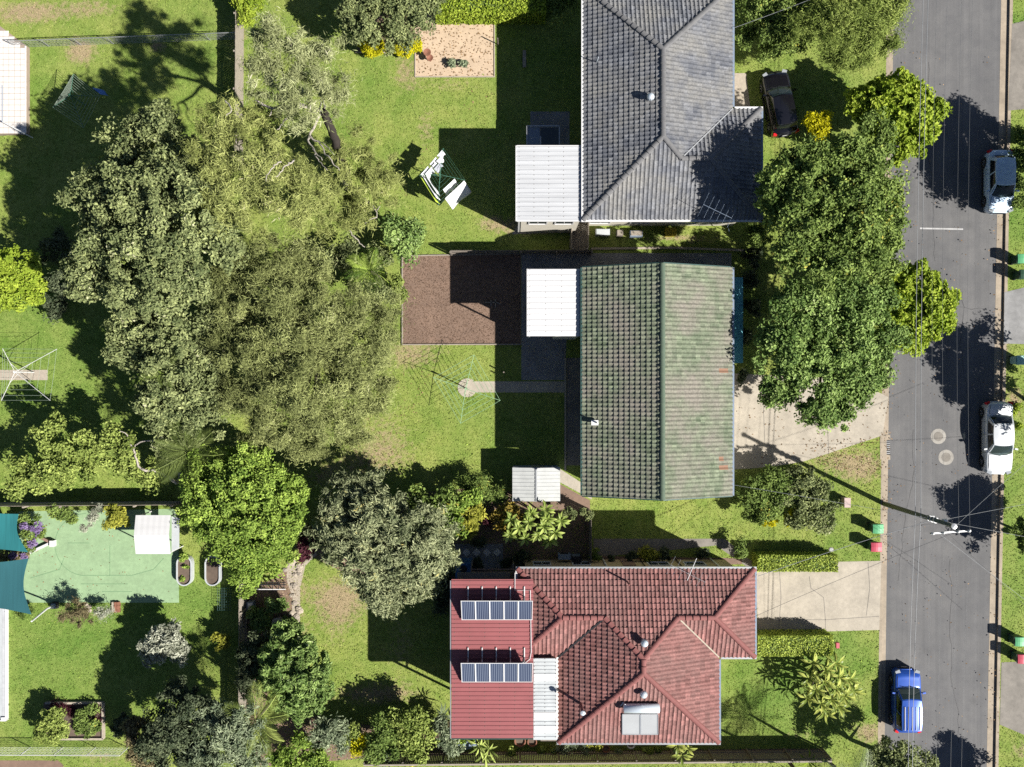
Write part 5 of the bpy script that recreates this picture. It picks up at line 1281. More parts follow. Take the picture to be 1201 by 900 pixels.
def rock(c, r, seed):
    r_ = random.Random(seed); mb = MB(); n = 9; G = []
    for j in range(5):
        ph = math.pi / 2 * j / 4; row = []
        for i in range(n): a = 2 * math.pi * i / n; q = r * (1 + r_.uniform(-.18, .18)); row.append((c.x + q * math.cos(a) * math.cos(ph), c.y + q * .8 * math.sin(a) * math.cos(ph), c.z + q * .6 * math.sin(ph)))
        G.append(row + [row[0]])
    return mb.grid(G)
t = thing('rock_border', 'curved border of pale rocks between mulched garden and lawn', 'rock border', P(346, 695))
rs = random.Random(3)
for k, (px, py, r) in enumerate(st_pts):
    for j in range(1 + k % 2): rock(P(px + rs.uniform(-3, 3), py + rs.uniform(-3, 3)), r * rs.uniform(.4, .85), k * 3 + j).build('stone', M['stone'] if rs.random() < .6 else M['palefence'], t)
t = thing('brick_stack', 'small stack of terracotta bricks at the edge of the green court', 'bricks', P(136, 713))
for k in range(9): MB().box(P(133 + (k % 3) * 3.2, 708 + (k // 3) * 4, .09), (.15, .22, .18 + .05 * ((k * 5) % 3)), rz=.2 * math.sin(k * 7)).build('brick', M['terracotta'] if k % 3 else M['stone'], t)
t = thing('stone_pile', 'little heap of cream stones beside the twiggy court edge shrub', 'stones', P(103, 714))
for k in range(5): rock(P(101 + (k % 2) * 4, 709 + k * 2.5), .16, 50 + k).build('stone', M['stone'], t)
# pots behind the red house
lab = ['terracotta pot in a rusty ring under the flat red roof', 'terracotta ring pot next to the rusty ring under the clear roof', 'white rimmed round pot under the red tiled eave', 'brown pot beside the yellow green shrub under the red tiled eave']
for k, (px, py, r, m) in enumerate(((610, 866, .36, M['terracotta']), (624, 867, .30, M['terracotta']), (739, 870, .26, M['white']), (710, 875, .24, M['terracotta']))):
    c = P(px, py); t = thing('garden_pot', lab[k], 'pot', c)
    MB().lathe(c, [(r * .6, 0), (r, .45), (r * 1.05, .5), (r * .85, .5), (r * .8, .38)], 18).build('shell', m, t); MB().lathe(c, [(r * .84, .34), (r * .8, .39)], 16).build('soil', M['soil'], t)
t = thing('tap_stand', 'white timber frame standing under the red eave beside the white pot', 'frame', P(746, 872))
MB().bar(P(746, 862), P(746, 862, 1.0), .08, .08).build('post', M['frame'], t); MB().bar(P(744, 862, .95), P(762, 861, .95), .14, .05).build('shelf', M['frame'], t)
t = thing('chopping_board', 'weathered bench top beneath the clear roof edge', 'bench', P(644, 870)); 
MB().box(P(644, 866, .5), (1.1, .35, .06)).build('top', M['timber'], t)
for px in (637, 651): MB().bar(P(px, 863), P(px, 863, .48), .06, .06).build('leg', M['timber'], t)
t = thing('wheelbarrow', 'blue grey wheelbarrow tipped among plants behind the flat red roof', 'wheelbarrow', P(548, 872))
c = P(548, 868); MB().box((c.x, c.y, .45), (.95, .6, .28), rz=.3, taper=1.25).build('tray', M['bluegrey'], t); MB().tube([(c.x - .7, c.y - .1, .2), (c.x - .62, c.y - .1, .2)], .18, 14).build('wheel', M['rubber'], t)
for s in (-1, 1): MB().tube([(c.x - .6, c.y + s * .1 - .1, .22), (c.x + .9, c.y + s * .28 + .2, .55)], .02, 5).build('handle', M['steel'], t)
c = P(578, 353); t = thing('wood_frame', 'small pale wooden frame lying on the brown mulch in shade edge', 'frame', c)
for a, b in (((569, 355), (582, 355)), ((576, 352), (576, 359)), ((581, 351), (581, 361)), ((581, 354), (587, 357))): MB().bar(P(*a, .08), P(*b, .08), .07, .07).build('stick', M['palefence'], t)
# ------------------------------------------------------------------ vegetation
def lm(n, d, l, kd=1.3, kl_=1.75, **k): M[n] = leafmat(n, [min(.8, x * kd) for x in d], [min(.8, x * kl_) for x in l], **k)
lm('lf_greygreen', (0.048, 0.066, 0.026), (0.205, 0.228, 0.098), third=(.42, .42, .26))
lm('lf_olive', (0.064, 0.076, 0.024), (0.225, 0.245, 0.096), third=(.40,.40,.22))
lm('lf_pale', (0.115, 0.130, 0.052), (0.255, 0.270, 0.140), third=(0.50, 0.46, 0.36))
lm('lf_yolive', (0.090, 0.108, 0.028), (0.245, 0.262, 0.092), third=(0.40, 0.37, 0.24))
lm('lf_bright', (0.058, 0.105, 0.016), (0.215, 0.285, 0.055), third=(.36,.42,.12))
lm('lf_lime', (0.120, 0.180, 0.016), (0.310, 0.370, 0.050), 1.3, 1.3, trans=.3)
lm('lf_street', (0.044, 0.074, 0.016), (0.160, 0.210, 0.055), third=(0.42, 0.38, 0.07))
lm('lf_streetlow', (0.040, 0.078, 0.017), (0.180, 0.245, 0.074), third=(.38,.44,.2))
lm('lf_ytree', (0.072, 0.105, 0.020), (0.225, 0.265, 0.072))
lm('lf_tuft', (0.070, 0.088, 0.042), (0.265, 0.280, 0.160), third=(0.52, 0.46, 0.18))
lm('lf_gloss', (0.050, 0.092, 0.022), (0.200, 0.265, 0.085), rough=.4, third=(.42,.46,.26))
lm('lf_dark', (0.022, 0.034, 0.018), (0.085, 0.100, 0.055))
lm('lf_brown', (0.055, 0.045, 0.025), (0.175, 0.150, 0.080))
lm('lf_silver', (0.110, 0.120, 0.085), (0.320, 0.325, 0.265))
lm('lf_yellow', (0.330, 0.320, 0.010), (0.620, 0.570, 0.020), 1, 1, trans=.3)
lm('lf_ygreen', (0.105, 0.120, 0.018), (0.280, 0.270, 0.045), trans=.25)
lm('lf_maroon', (0.045, 0.012, 0.018), (0.110, 0.038, 0.050), 1, 1)
lm('lf_orange', (0.110, 0.090, 0.020), (0.270, 0.200, 0.040), third=(0.45, 0.18, 0.05))
lm('lf_purple', (0.130, 0.085, 0.200), (0.330, 0.250, 0.430), 1, 1)
lm('lf_soft', (0.070, 0.095, 0.055), (0.230, 0.260, 0.165))
lm('lf_palm', (0.060, 0.090, 0.020), (0.150, 0.190, 0.055), 1, 1, rough=.4)
lm('lf_banana', (0.090, 0.140, 0.022), (0.240, 0.280, 0.080), rough=.35, trans=.3)
lm('lf_strel', (0.070, 0.105, 0.018), (0.225, 0.255, 0.065), rough=.35, third=(0.34, 0.31, 0.07))
lm('lf_hedge', (0.140, 0.185, 0.030), (0.340, 0.390, 0.085))

# leaf length, width, clump radius, clumps per unit, leaves per clump, flatten
ST = {
    'mid': dict(L=.22, W=.12, cr=.48, k=3.0, n=120, flat=.75),
    'midsm': dict(L=.18, W=.10, cr=.40, k=2.9, n=120, flat=.75),
    'lush': dict(L=.27, W=.17, cr=.36, k=3.4, n=80, flat=.75),
    'fine': dict(L=.26, W=.042, cr=.60, k=2.7, n=400, flat=.7, soft=1),
    'wispy': dict(L=.36, W=.040, cr=.50, k=2.0, n=170, flat=.7, soft=1),
    'tuft': dict(L=.30, W=.075, cr=.34, k=3.4, n=110, flat=.75, soft=1),
    'small': dict(L=.16, W=.085, cr=.26, k=2.4, n=120, flat=.8),
    'smallbig': dict(L=.30, W=.11, cr=.30, k=2.8, n=80, flat=.8),
    'twig': dict(L=.22, W=.035, cr=.30, k=2.0, n=130, flat=.8, soft=1),
}
def unit(a): return a / np.maximum(np.linalg.norm(a, axis=-1, keepdims=True), 1e-6)
def kites(C, A, Nn, L, Wd, curl=0.0):
    A = unit(A); B = unit(np.cross(Nn, A)); Nn = np.cross(A, B)
    L = L[:, None]; Wd = Wd[:, None]
    p0 = C - A * L * .5; p2 = C + A * L * .5 - Nn * L * .12
    p1 = C + B * Wd * .5 - A * L * .06 + Nn * Wd * .14; p3 = C - B * Wd * .5 - A * L * .06 + Nn * Wd * .14
    return np.stack([p0, p1, p2, p3], 1)
def crown_leaves(circles, st, rg, low=-.30, dens=1.0):
    s = ST[st]; Q = []; RR = []
    for px, py, rp, h in circles:
        r = rp * (CAM_H - h * .8) / FPX; fl = s['flat']; zc = max(h - r * fl, r * .35); c = np.array(P(px, py, h - r * fl * .35)); c[2] = zc
        cr0 = min(s['cr'], r * .55)
        n = max(4, int(s['k'] * (r / cr0) ** 2 * dens))
        d = unit(rg.normal(size=(n, 3))); d[:, 2] = np.where(d[:, 2] < low, -d[:, 2] * .6, d[:, 2]); d = unit(d)
        rad = (r - cr0 * .55) * np.where(rg.random(n) < .25, rg.uniform(.25, .8, n), rg.uniform(.82, 1.0, n))
        pa = rg.uniform(0, 6, 4); und = 1 + .13 * np.sin(d[:, 0] * 4 + pa[0]) * np.sin(d[:, 1] * 4.4 + pa[1]) + .10 * np.sin(d[:, 0] * 9 + d[:, 1] * 7 + pa[2]) - .10 * rg.random(n)
        rad = rad * und
        rad = np.where(rg.random(n) < .13, (r - cr0 * .2) * rg.uniform(1.0, 1.14, n), rad)
        cc = c + d * rad[:, None] * np.array([1, 1, fl])
        if r > 1.3:                                  # gaps between limbs
            ph = rg.uniform(0, 6, 3); w = 2.6 / max(1.0, r * .55)
            g_ = np.sin(cc[:, 0] * w + ph[0]) * np.sin(cc[:, 1] * w * 1.13 + ph[1]) + .5 * np.sin(cc[:, 2] * w * 1.7 + cc[:, 0] * 1.9 + ph[2])
            kp = g_ < .72; cc, d, n = cc[kp], d[kp], int(kp.sum())
        crs = cr0 * rg.uniform(.45, 1.4, n); tone = rg.random(n)
        m = int(s['n'] * (cr0 / s['cr']) ** 2) + 6
        o = unit(rg.normal(size=(n, m, 3))); rr = np.abs(rg.normal(size=(n, m))) * .62 if s.get('soft') else rg.random((n, m)) ** .5 * rg.uniform(.8, 1.25, (n, m))
        sq = rg.uniform(.7, 1.35, (n, 1, 2)); off = o * (rr * crs[:, None])[..., None] * np.concatenate([sq, np.full((n, 1, 1), .72)], -1)
        Cc = (cc[:, None, :] + off).reshape(-1, 3)
        out = unit(off + d[:, None, :] * .35 * cr0).reshape(-1, 3); N_ = len(Cc)
        nn = unit(out * .6 + np.array([.15, -.08, .55]) + rg.normal(size=(N_, 3)) * .62)
        ax = unit(np.cross(nn, rg.normal(size=(N_, 3)))) + out * .35 - np.array([0, 0, .15])
        L = s['L'] * rg.uniform(.7, 1.3, N_); Wd = s['W'] * rg.uniform(.75, 1.25, N_)
        q = kites(Cc, ax, nn, L, Wd)
        keep = q[:, :, 2].min(1) > .02
        t = np.clip(.55 * np.repeat(tone, m) + .55 * rg.random(N_) ** 1.1 - .05, 0, 1)
        Q.append(q[keep]); RR.append(t[keep])
    return np.concatenate(Q), np.concatenate(RR)
SEED = [100]
def smooth_path(p, rg, k=5):
    p = [p[0] * 2 - p[1]] + p + [p[-1] * 2 - p[-2]]; out = []
    for i in range(1, len(p) - 2):
        for j in range(k):
            t = j / k; a, b, c, d = p[i - 1], p[i], p[i + 1], p[i + 2]
            q = .5 * ((2 * b) + (c - a) * t + (2 * a - 5 * b + 4 * c - d) * t * t + (3 * b - a - 3 * c + d) * t ** 3)
            if 0 < len(out): q = q + Vector(rg.normal(size=3) * .035)
            out.append(q)
    return out + [p[-2]]
def plant(name, label, cat, circles, st, leaf, group=None, bark='bark', trunk=True, base=None, dens=1.0, limbs=None, low=-.30, extra=None, tr=None):
    SEED[0] += 1; rg = np.random.default_rng(SEED[0])
    hs = [c[3] for c in circles]; wsum = sum(c[2] ** 2 for c in circles)
    cen = [P(c[0], c[1], c[3] * .75) for c in circles]
    b = P(*base) if base else Vector((sum(p.x * c[2] ** 2 for p, c in zip(cen, circles)) / wsum, sum(p.y * c[2] ** 2 for p, c in zip(cen, circles)) / wsum, 0))
    t = thing(name, label, cat, b, group)
    Q, r = crown_leaves(circles, st, rg, low, dens)
    cr = quads_obj('foliage' if cat in ('shrub', 'hedge') else 'crown', Q, M[leaf], t, {'rnd': ('FACE', r)})
    if extra:
        for (ec, es, el, en) in extra:
            Q, r = crown_leaves(ec, es, rg, low); quads_obj(en, Q, M[el], t, {'rnd': ('FACE', r)})
    if trunk:
        H = max(hs); r0 = tr or (.05 + .022 * H)
        fork = Vector((b.x + rg.uniform(-.3, .3), b.y + rg.uniform(-.3, .3), H * .38))
        MB().tube([b - Vector((0, 0, .1)), b.lerp(fork, .15) , b.lerp(fork, .6), fork], [r0 * 1.35, r0, r0 * .9, r0 * .8], 9).build('trunk', M[bark], t, True)
        for p, c in zip(cen, circles):
            tip = Vector((p.x, p.y, max(c[3] * .80, H * .42))); mid = fork.lerp(tip, .5) + Vector((rg.uniform(-.3, .3), rg.uniform(-.3, .3), rg.uniform(.0, .4)))
            MB().tube([fork, mid, tip], [r0 * .55, r0 * .36, r0 * .12], 6).build('branch', M[bark], t, True)
    if limbs:
        for pts, ra, rb in limbs:
            path = smooth_path([P(*q) for q in pts], rg); n = len(path)
            MB().tube(path, [ra + (rb - ra) * i / (n - 1) for i in range(n)], 6).build('branch', M['palebark' if ra < .2 else bark], t, True)
    return t
# --- the big trees of the tree garden
plant('broadleaf_tree', 'huge grey green broadleaf tree, the tallest of the tree garden', 'tree',
      [(150, 170, 34, 8.4), (108, 225, 38, 9), (112, 292, 42, 9), (165, 305, 58, 11), (205, 245, 62, 12), (160, 225, 45, 11), (240, 290, 40, 10), (200, 200, 40, 10.5), (125, 255, 40, 9.6), (183, 148, 26, 9.6), (160, 150, 22, 9), (160, 190, 30, 9), (215, 190, 28, 9.4), (180, 345, 30, 9), (225, 335, 26, 8.6), (100, 330, 26, 8), (140, 338, 30, 8.5)], 'mid', 'lf_greygreen', bark='bark', base=(230, 285))
plant('broadleaf_tree', 'grey green tree with dark gaps below the huge tree, beside the palm', 'tree',
      [(160, 380, 36, 7.5), (150, 410, 30, 7), (195, 400, 40, 8.2), (205, 445, 42, 8.4), (180, 470, 32, 7.4), (225, 485, 34, 7), (232, 420, 30, 7.4), (205, 515, 26, 6), (245, 380, 24, 7.6), (252, 455, 24, 7.2), (150, 352, 22, 7.4), (190, 480, 24, 7)], 'mid', 'lf_greygreen', base=(235, 440))
plant('paperbark_tree', 'wide fine leaved olive tree beside the bark mulch bed', 'tree',
      [(310, 325, 46, 8.6), (350, 310, 36, 8.2), (275, 370, 36, 8.4), (330, 375, 58, 9.6), (385, 360, 50, 9), (295, 425, 46, 9), (355, 435, 60, 9.8), (405, 420, 52, 8.6), (435, 375, 36, 7.0), (320, 485, 42, 8), (385, 490, 46, 7.8), (425, 470, 32, 6.6), (440, 420, 26, 6.0), (350, 520, 26, 6.4), (265, 330, 26, 8.2), (262, 408, 26, 8), (455, 400, 16, 4.6), (445, 455, 18, 5.0), (412, 508, 20, 5.2), (372, 526, 14, 4.6), (270, 465, 26, 7.6), (300, 515, 22, 6)], 'fine', 'lf_olive', base=(385, 420), dens=1.05)
plant('gum_tree', 'pale wispy gum tree at the top, whitish leaves thinning to lawn', 'tree',
      [(330, 55, 42, 12.5), (375, 75, 34, 12.1), (300, 90, 30, 12.5), (345, 105, 40, 12.9), (390, 105, 22, 11.5), (310, 35, 22, 11.5)], 'wispy', 'lf_pale', bark='palebark', base=(370, 150), dens=1.25, trunk=False,
      limbs=[([(381, 131, 9.2), (360, 126, 10.0), (340, 118, 10.6), (322, 100, 11.2)], .10, .03), ([(381, 131, 9.2), (378, 115, 10.1), (372, 95, 10.8)], .07, .02), ([(340, 118, 10.6), (330, 80, 11.0), (328, 60, 11.2)], .05, .02), ([(360, 126, 10.0), (345, 122, 10.4), (318, 128, 10.8), (300, 118, 11.0)], .06, .02)])
plant('gum_tree', 'yellow olive gum tree with bare white branches above the huge tree', 'tree',
      [(262, 140, 36, 11.4), (240, 185, 40, 11.8), (285, 185, 46, 12.4), (320, 215, 42, 12.0), (265, 225, 36, 11.6), (300, 140, 26, 11.0), (343, 200, 24, 11.2), (250, 255, 24, 11.0), (300, 245, 32, 11.4), (345, 245, 24, 10.4), (365, 225, 26, 10.4)], 'wispy', 'lf_yolive', bark='shadedbark', base=(360, 215), dens=1.2, trunk=False,
      limbs=[([(376, 130, 9.5), (350, 124, 10.5), (325, 128, 11.1), (300, 118, 11.5)], .11, .04), ([(378, 131, 9.6), (387, 148, 8.0), (396, 172, 5.6), (405, 200, 2.6), (410, 222, 0.0)], .22, .28), ([(362, 160, 10.5), (375, 170, 10.9), (386, 185, 11.5), (398, 200, 11.7)], .06, .02), ([(376, 132, 9.5), (362, 160, 10.5), (366, 172, 11.1), (378, 188, 11.7)], .09, .02),
             ([(350, 124, 10.5), (336, 140, 11.3), (325, 152, 11.9)], .05, .02), ([(345, 188, 12.5), (335, 195, 13.1), (324, 208, 13.5)], .05, .02), ([(330, 190, 13.1), (318, 198, 13.5), (312, 212, 13.7)], .04, .015), ([(264, 118, 13.1), (272, 128, 13.4), (266, 136, 13.5)], .04, .02), ([(376, 130, 9.5), (376, 118, 10.1), (377, 110, 10.5)], .05, .02), ([(320, 128, 11.1), (316, 136, 11.5)], .04, .02),
             ([(378, 131, 9.6), (366, 126, 10.3), (352, 120, 10.8), (345, 112, 11.2)], .05, .015), ([(352, 127, 10.4), (344, 122, 10.9), (334, 121, 11.3), (320, 115, 11.6)], .05, .015), ([(366, 172, 11), (372, 186, 11.2), (384, 200, 11.6)], .04, .012), ([(362, 160, 10.6), (372, 166, 10.9), (384, 172, 11.3), (392, 182, 11.6)], .035, .012), ([(347, 126, 10.8), (341, 134, 11.1), (331, 142, 11.5)], .035, .012), ([(384, 145, 8.4), (390, 140, 9), (397, 130, 9.6)], .03, .012)])
plant('gum_tree', 'airy olive gum crown over the lawn between clothesline and tree garden', 'tree',
      [(405, 200, 36, 6.4), (440, 190, 30, 5.6), (430, 225, 34, 6), (395, 240, 34, 6.6), (420, 255, 24, 5.6), (455, 215, 22, 5), (380, 255, 24, 6.4), (410, 165, 20, 5.6)], 'wispy', 'lf_yolive', bark='palebark', base=(412, 222), dens=.80, trunk=False,
      limbs=[([(410, 222, 0), (404, 215, 3), (398, 205, 5)], .18, .07), ([(425, 232, 4.4), (434, 240, 5), (442, 252, 5.4), (428, 262, 5.4)], .05, .02), ([(420, 240, 4.6), (438, 246, 5.2), (446, 242, 5.4)], .04, .02), ([(408, 270, 5.0), (418, 280, 5.2), (428, 290, 5.0)], .05, .02)])
plant('bright_tree', 'bright green rounded tree beside the white canopy and planters', 'tree',
      [(235, 560, 34, 6.4), (280, 565, 44, 7), (310, 575, 34, 6.6), (250, 602, 42, 7), (290, 610, 50, 7.6), (330, 600, 34, 6.6), (282, 645, 34, 6.4), (295, 650, 34, 6.2), (320, 635, 30, 6), (288, 670, 22, 5), (340, 580, 22, 5.6), (290, 690, 12, 3.6)], 'midsm', 'lf_bright', base=(305, 600), dens=1.15)
plant('grevillea_tree', 'grey green tree with yellowish tufts beside the flat red roof', 'tree',
      [(400, 590, 34, 6.4), (430, 580, 26, 6), (395, 625, 34, 6.6), (440, 615, 42, 7.4), (425, 650, 44, 7.4), (475, 640, 46, 7.4), (505, 625, 28, 6), (515, 655, 22, 5.4), (480, 675, 34, 6.4), (445, 690, 32, 6), (455, 705, 20, 5.2), (495, 690, 18, 5)], 'tuft', 'lf_tuft', base=(465, 620))
plant('round_tree', 'dense round dark tree with glossy pointed leaves on the lawn corner', 'tree',
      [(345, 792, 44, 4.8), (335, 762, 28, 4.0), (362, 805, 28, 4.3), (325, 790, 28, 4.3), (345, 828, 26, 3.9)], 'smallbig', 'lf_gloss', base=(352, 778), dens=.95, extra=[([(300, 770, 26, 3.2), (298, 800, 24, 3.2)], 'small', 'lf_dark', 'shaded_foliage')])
plant('soft_tree', 'soft grey green tree at the bottom corner of the tree garden', 'tree',
      [(270, 855, 32, 6.2), (250, 880, 30, 6), (285, 885, 26, 5.6), (245, 845, 22, 5.4)], 'tuft', 'lf_soft', base=(285, 845))
plant('dark_tree', 'dark shaded tree in the bottom garden behind the grey green tree', 'tree',
      [(215, 845, 32, 6), (190, 865, 28, 5.6), (225, 880, 30, 5.6), (205, 820, 22, 5), (180, 885, 24, 5)], 'midsm', 'lf_dark', base=(250, 830))
plant('bronze_tree', 'small bronze leaved tree by the end of the mesh fence', 'tree', [(162, 868, 20, 3.4), (168, 890, 18, 3.2), (155, 852, 12, 2.8)], 'small', 'lf_brown', base=(180, 850))
plant('loose_tree', 'loose yellow green tree with a pale crooked branch over the shaded lawn', 'tree',
      [(58, 520, 26, 4.6), (85, 525, 28, 5), (60, 548, 24, 4.6), (95, 548, 24, 4.6), (30, 560, 24, 4.2), (55, 570, 18, 4), (135, 520, 22, 4.8), (150, 545, 22, 4.8), (175, 558, 18, 4.4), (120, 535, 18, 4.6), (62, 490, 10, 3.6), (15, 575, 16, 3.8), (188, 562, 12, 4.2)], 'mid', 'lf_ytree', bark='palebark', base=(205, 552), trunk=False, dens=.62,
      limbs=[([(211, 556, 0), (209, 566, 3.0), (198, 560, 3.8), (180, 552, 4.2), (165, 550, 4.4), (158, 532, 4.4), (164, 518, 4.4), (200, 516, 4.6)], .13, .03), ([(158, 532, 4.4), (148, 510, 4.6), (140, 505, 4.7)], .05, .02)])
plant('silver_shrub', 'small silvery white shrub on the shaded lower lawn', 'shrub', [(190, 752, 22, 3.0), (175, 764, 16, 2.6), (205, 765, 14, 2.4)], 'smallbig', 'lf_silver', base=(205, 742), tr=.05)
plant('olive_shrub', 'little olive shrub alone at the shaded back fence', 'shrub', [(261, 751, 9, 1.5), (259, 758, 8, 1.3)], 'small', 'lf_ygreen', trunk=False)
plant('lime_shrub', 'large lime green shrub at the picture edge above the white clothesline', 'shrub', [(10, 310, 24, 3.4), (30, 320, 18, 3.2), (12, 345, 24, 3.2), (38, 345, 16, 2.8), (-12, 330, 30, 3.6)], 'mid', 'lf_lime', dens=1.0, trunk=False)
plant('lime_shrub', 'lime green bush at the top by the paling fence', 'shrub', [(285, 2, 16, 2.4), (292, 16, 12, 2.2), (298, -4, 14, 2.4)], 'small', 'lf_lime', trunk=False)
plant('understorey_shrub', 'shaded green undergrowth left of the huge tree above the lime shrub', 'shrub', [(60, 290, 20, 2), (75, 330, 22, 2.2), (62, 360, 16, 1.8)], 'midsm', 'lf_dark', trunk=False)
plant('glossy_shrub', 'glossy green shrub at the corner of the bark mulch bed', 'shrub', [(470, 268, 20, 3.4), (478, 285, 18, 3.0), (462, 285, 16, 3.2), (490, 275, 12, 2.6)], 'mid', 'lf_gloss', base=(478, 290), tr=.06)
plant('low_shrub', 'low grey shrubs under the wispy crown by the mulch bed post', 'shrub', [(430, 330, 20, 2.4), (405, 300, 22, 2.6), (450, 345, 14, 2), (440, 300, 16, 2.2)], 'midsm', 'lf_greygreen', trunk=False)
plant('fringe_shrub', 'small yellow green shrub touching the white mulch edging', 'shrub', [(466, 330, 10, 1.6), (470, 345, 9, 1.5)], 'small', 'lf_ytree', trunk=False)
plant('spreading_tree', 'dense dark grey green tree above the yellow shrubs at the top', 'tree', [(440, 10, 40, 4.8), (475, 18, 28, 4.4), (415, 15, 24, 4.2), (490, -5, 26, 4.4), (450, -20, 40, 5), (460, 36, 15, 3.2), (418, 36, 12, 2.8)], 'midsm', 'lf_greygreen', base=(455, 20), dens=1.1)
plant('golden_shrub', 'bright yellow shrub standing taller beside the lawn edging', 'shrub', [(431, 48, 11, 1.4), (440, 51, 11, 1.3), (436, 57, 9, 1.0)], 'small', 'lf_yellow', trunk=False, dens=2.4)
plant('golden_shrub', 'flat bright yellow shrub touching the gravel square', 'shrub', [(469, 56, 8, 1.0), (479, 55, 9, 1.1), (488, 52, 8, 1.0)], 'small', 'lf_yellow', trunk=False, dens=2.4)
def hedge(label, px0, py0, px1, py1, h, leaf, name='clipped_hedge', st=(.13, .075), dens=330):
    """top outline in pixels at height h"""
    SEED[0] += 1; rg = np.random.default_rng(SEED[0])
    x0, x1, y0, y1 = PX(px0, h), PX(px1, h), PY(py1, h), PY(py0, h)
    t = thing(name, label, 'hedge', ((x0 + x1) / 2, (y0 + y1) / 2, 0))
    MB().box(((x0 + x1) / 2, (y0 + y1) / 2, h * .47), (x1 - x0 - .25, y1 - y0 - .25, h * .9)).build('twig_core', M['hedgecore'], t)
    n = int(((x1 - x0) * (y1 - y0) + 2 * h * (x1 - x0 + y1 - y0)) * dens); a = (x1 - x0) * (y1 - y0); b_ = h * (x1 - x0); c_ = h * (y1 - y0)
    w = rg.random(n) * (a + 2 * b_ + 2 * c_); C = np.zeros((n, 3)); D = np.zeros((n, 3))
    C[:, 0] = rg.uniform(x0, x1, n); C[:, 1] = rg.uniform(y0, y1, n); C[:, 2] = rg.uniform(.03, h, n)
    lump = .05 * np.sin(C[:, 0] * 3.1) * np.cos(C[:, 1] * 4.3)
    m0 = w < a; C[m0, 2] = h - rg.random(m0.sum()) ** 2 * .22 + lump[m0]; D[m0] = (0, 0, 1)
    for lo, s, ax, v in ((a, b_, 1, y0), (a + b_, b_, 1, y1), (a + 2 * b_, c_, 0, x0), (a + 2 * b_ + c_, c_, 0, x1)):
        m_ = (w >= lo) & (w < lo + s); sg = 1 if v in (y1, x1) else -1; C[m_, ax] = v - sg * rg.random(m_.sum()) ** 2 * .2; D[m_, ax] = sg
    nn = unit(D + rg.normal(size=(n, 3)) * .6); A = np.cross(nn, rg.normal(size=(n, 3))) + D * .4
    Q = kites(C, A, nn, st[0] * rg.uniform(.7, 1.35, n), st[1] * rg.uniform(.7, 1.3, n))
    quads_obj('foliage', Q, M[leaf], t, {'rnd': ('FACE', np.clip(rg.random(n) * .8 + .2 * rg.random(), 0, 1))})
hedge('clipped light green hedge between the bins and the red house driveway', 889, 651.5, 983, 671, 1.45, 'lf_hedge')
hedge('clipped light green hedge on the lower side of the red house driveway', 889, 746, 977.5, 770, 1.55, 'lf_hedge')
hedge('bright yellow green hedge along the top above the gravel square', 509, -30, 640, 14, 2.0, 'lf_lime', 'boundary_hedge', (.2, .12), 190)
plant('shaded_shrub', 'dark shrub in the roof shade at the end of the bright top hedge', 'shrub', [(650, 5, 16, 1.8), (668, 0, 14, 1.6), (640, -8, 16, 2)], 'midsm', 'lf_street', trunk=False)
# --- planting between the lawn and the red house
plant('bushy_shrub', 'dark leafy shrub casting shade on the lawn behind the tufted tree', 'shrub', [(505, 600, 20, 2.6), (490, 590, 16, 2.4), (525, 592, 20, 2.8), (500, 620, 18, 2.4)], 'mid', 'lf_street', trunk=False)
plant('bushy_shrub', 'green shrub in the middle of the garden row by the shed shadow', 'shrub', [(535, 612, 18, 2.4), (545, 590, 18, 2.6), (528, 625, 14, 2)], 'mid', 'lf_bright', trunk=False, dens=.8)
plant('bushy_shrub', 'shaded feathery shrub against the lawn below the shed shadow', 'shrub', [(565, 578, 20, 2.0), (545, 572, 14, 1.8), (585, 582, 12, 1.8)], 'fine', 'lf_street', trunk=False)
plant('croton_shrub', 'yellow leaved shrub beside the maroon plant in the garden row', 'shrub', [(550, 612, 16, 2.4), (558, 600, 10, 2.4), (545, 622, 12, 2.0)], 'smallbig', 'lf_ygreen', trunk=False)
plant('croton_shrub', 'orange and yellow leaved shrub at the corner of the garden shed', 'shrub', [(597, 602, 15, 2.4), (604, 618, 14, 2.2), (590, 612, 12, 2.2)], 'smallbig', 'lf_orange', trunk=False)
plant('maroon_shrub', 'tiny maroon plant between the yellow and orange shrubs', 'shrub', [(571, 611, 7, 1.6)], 'small', 'lf_maroon', trunk=False)
plant('maroon_shrub', 'maroon shrub squeezed between the bright tree and the tufted tree', 'shrub', [(358, 638, 13, 2.2), (366, 625, 10, 2.2), (352, 652, 8, 1.4)], 'smallbig', 'lf_maroon', trunk=False)
plant('creeper', 'pale green creeper trailing over the side yard fence', 'shrub', [(672, 604, 6, 1.8), (682, 602, 6, 1.8), (691, 604, 5, 1.8), (664, 603, 5, 1.7)], 'small', 'lf_greygreen', trunk=False)
plant('shaded_shrub', 'dark shaded shrub beside the diamond pavers', 'shrub', [(565, 635, 9, 1.0), (560, 664, 8, .8), (595, 660, 8, .8), (610, 655, 10, 1.2)], 'small', 'lf_dark', trunk=False)
plant('shaded_shrub', 'dark shrub in the corner behind the square blue tank', 'shrub', [(525, 690, 14, 1.6), (520, 710, 14, 1.6), (530, 668, 10, 1.4)], 'midsm', 'lf_dark', trunk=False)
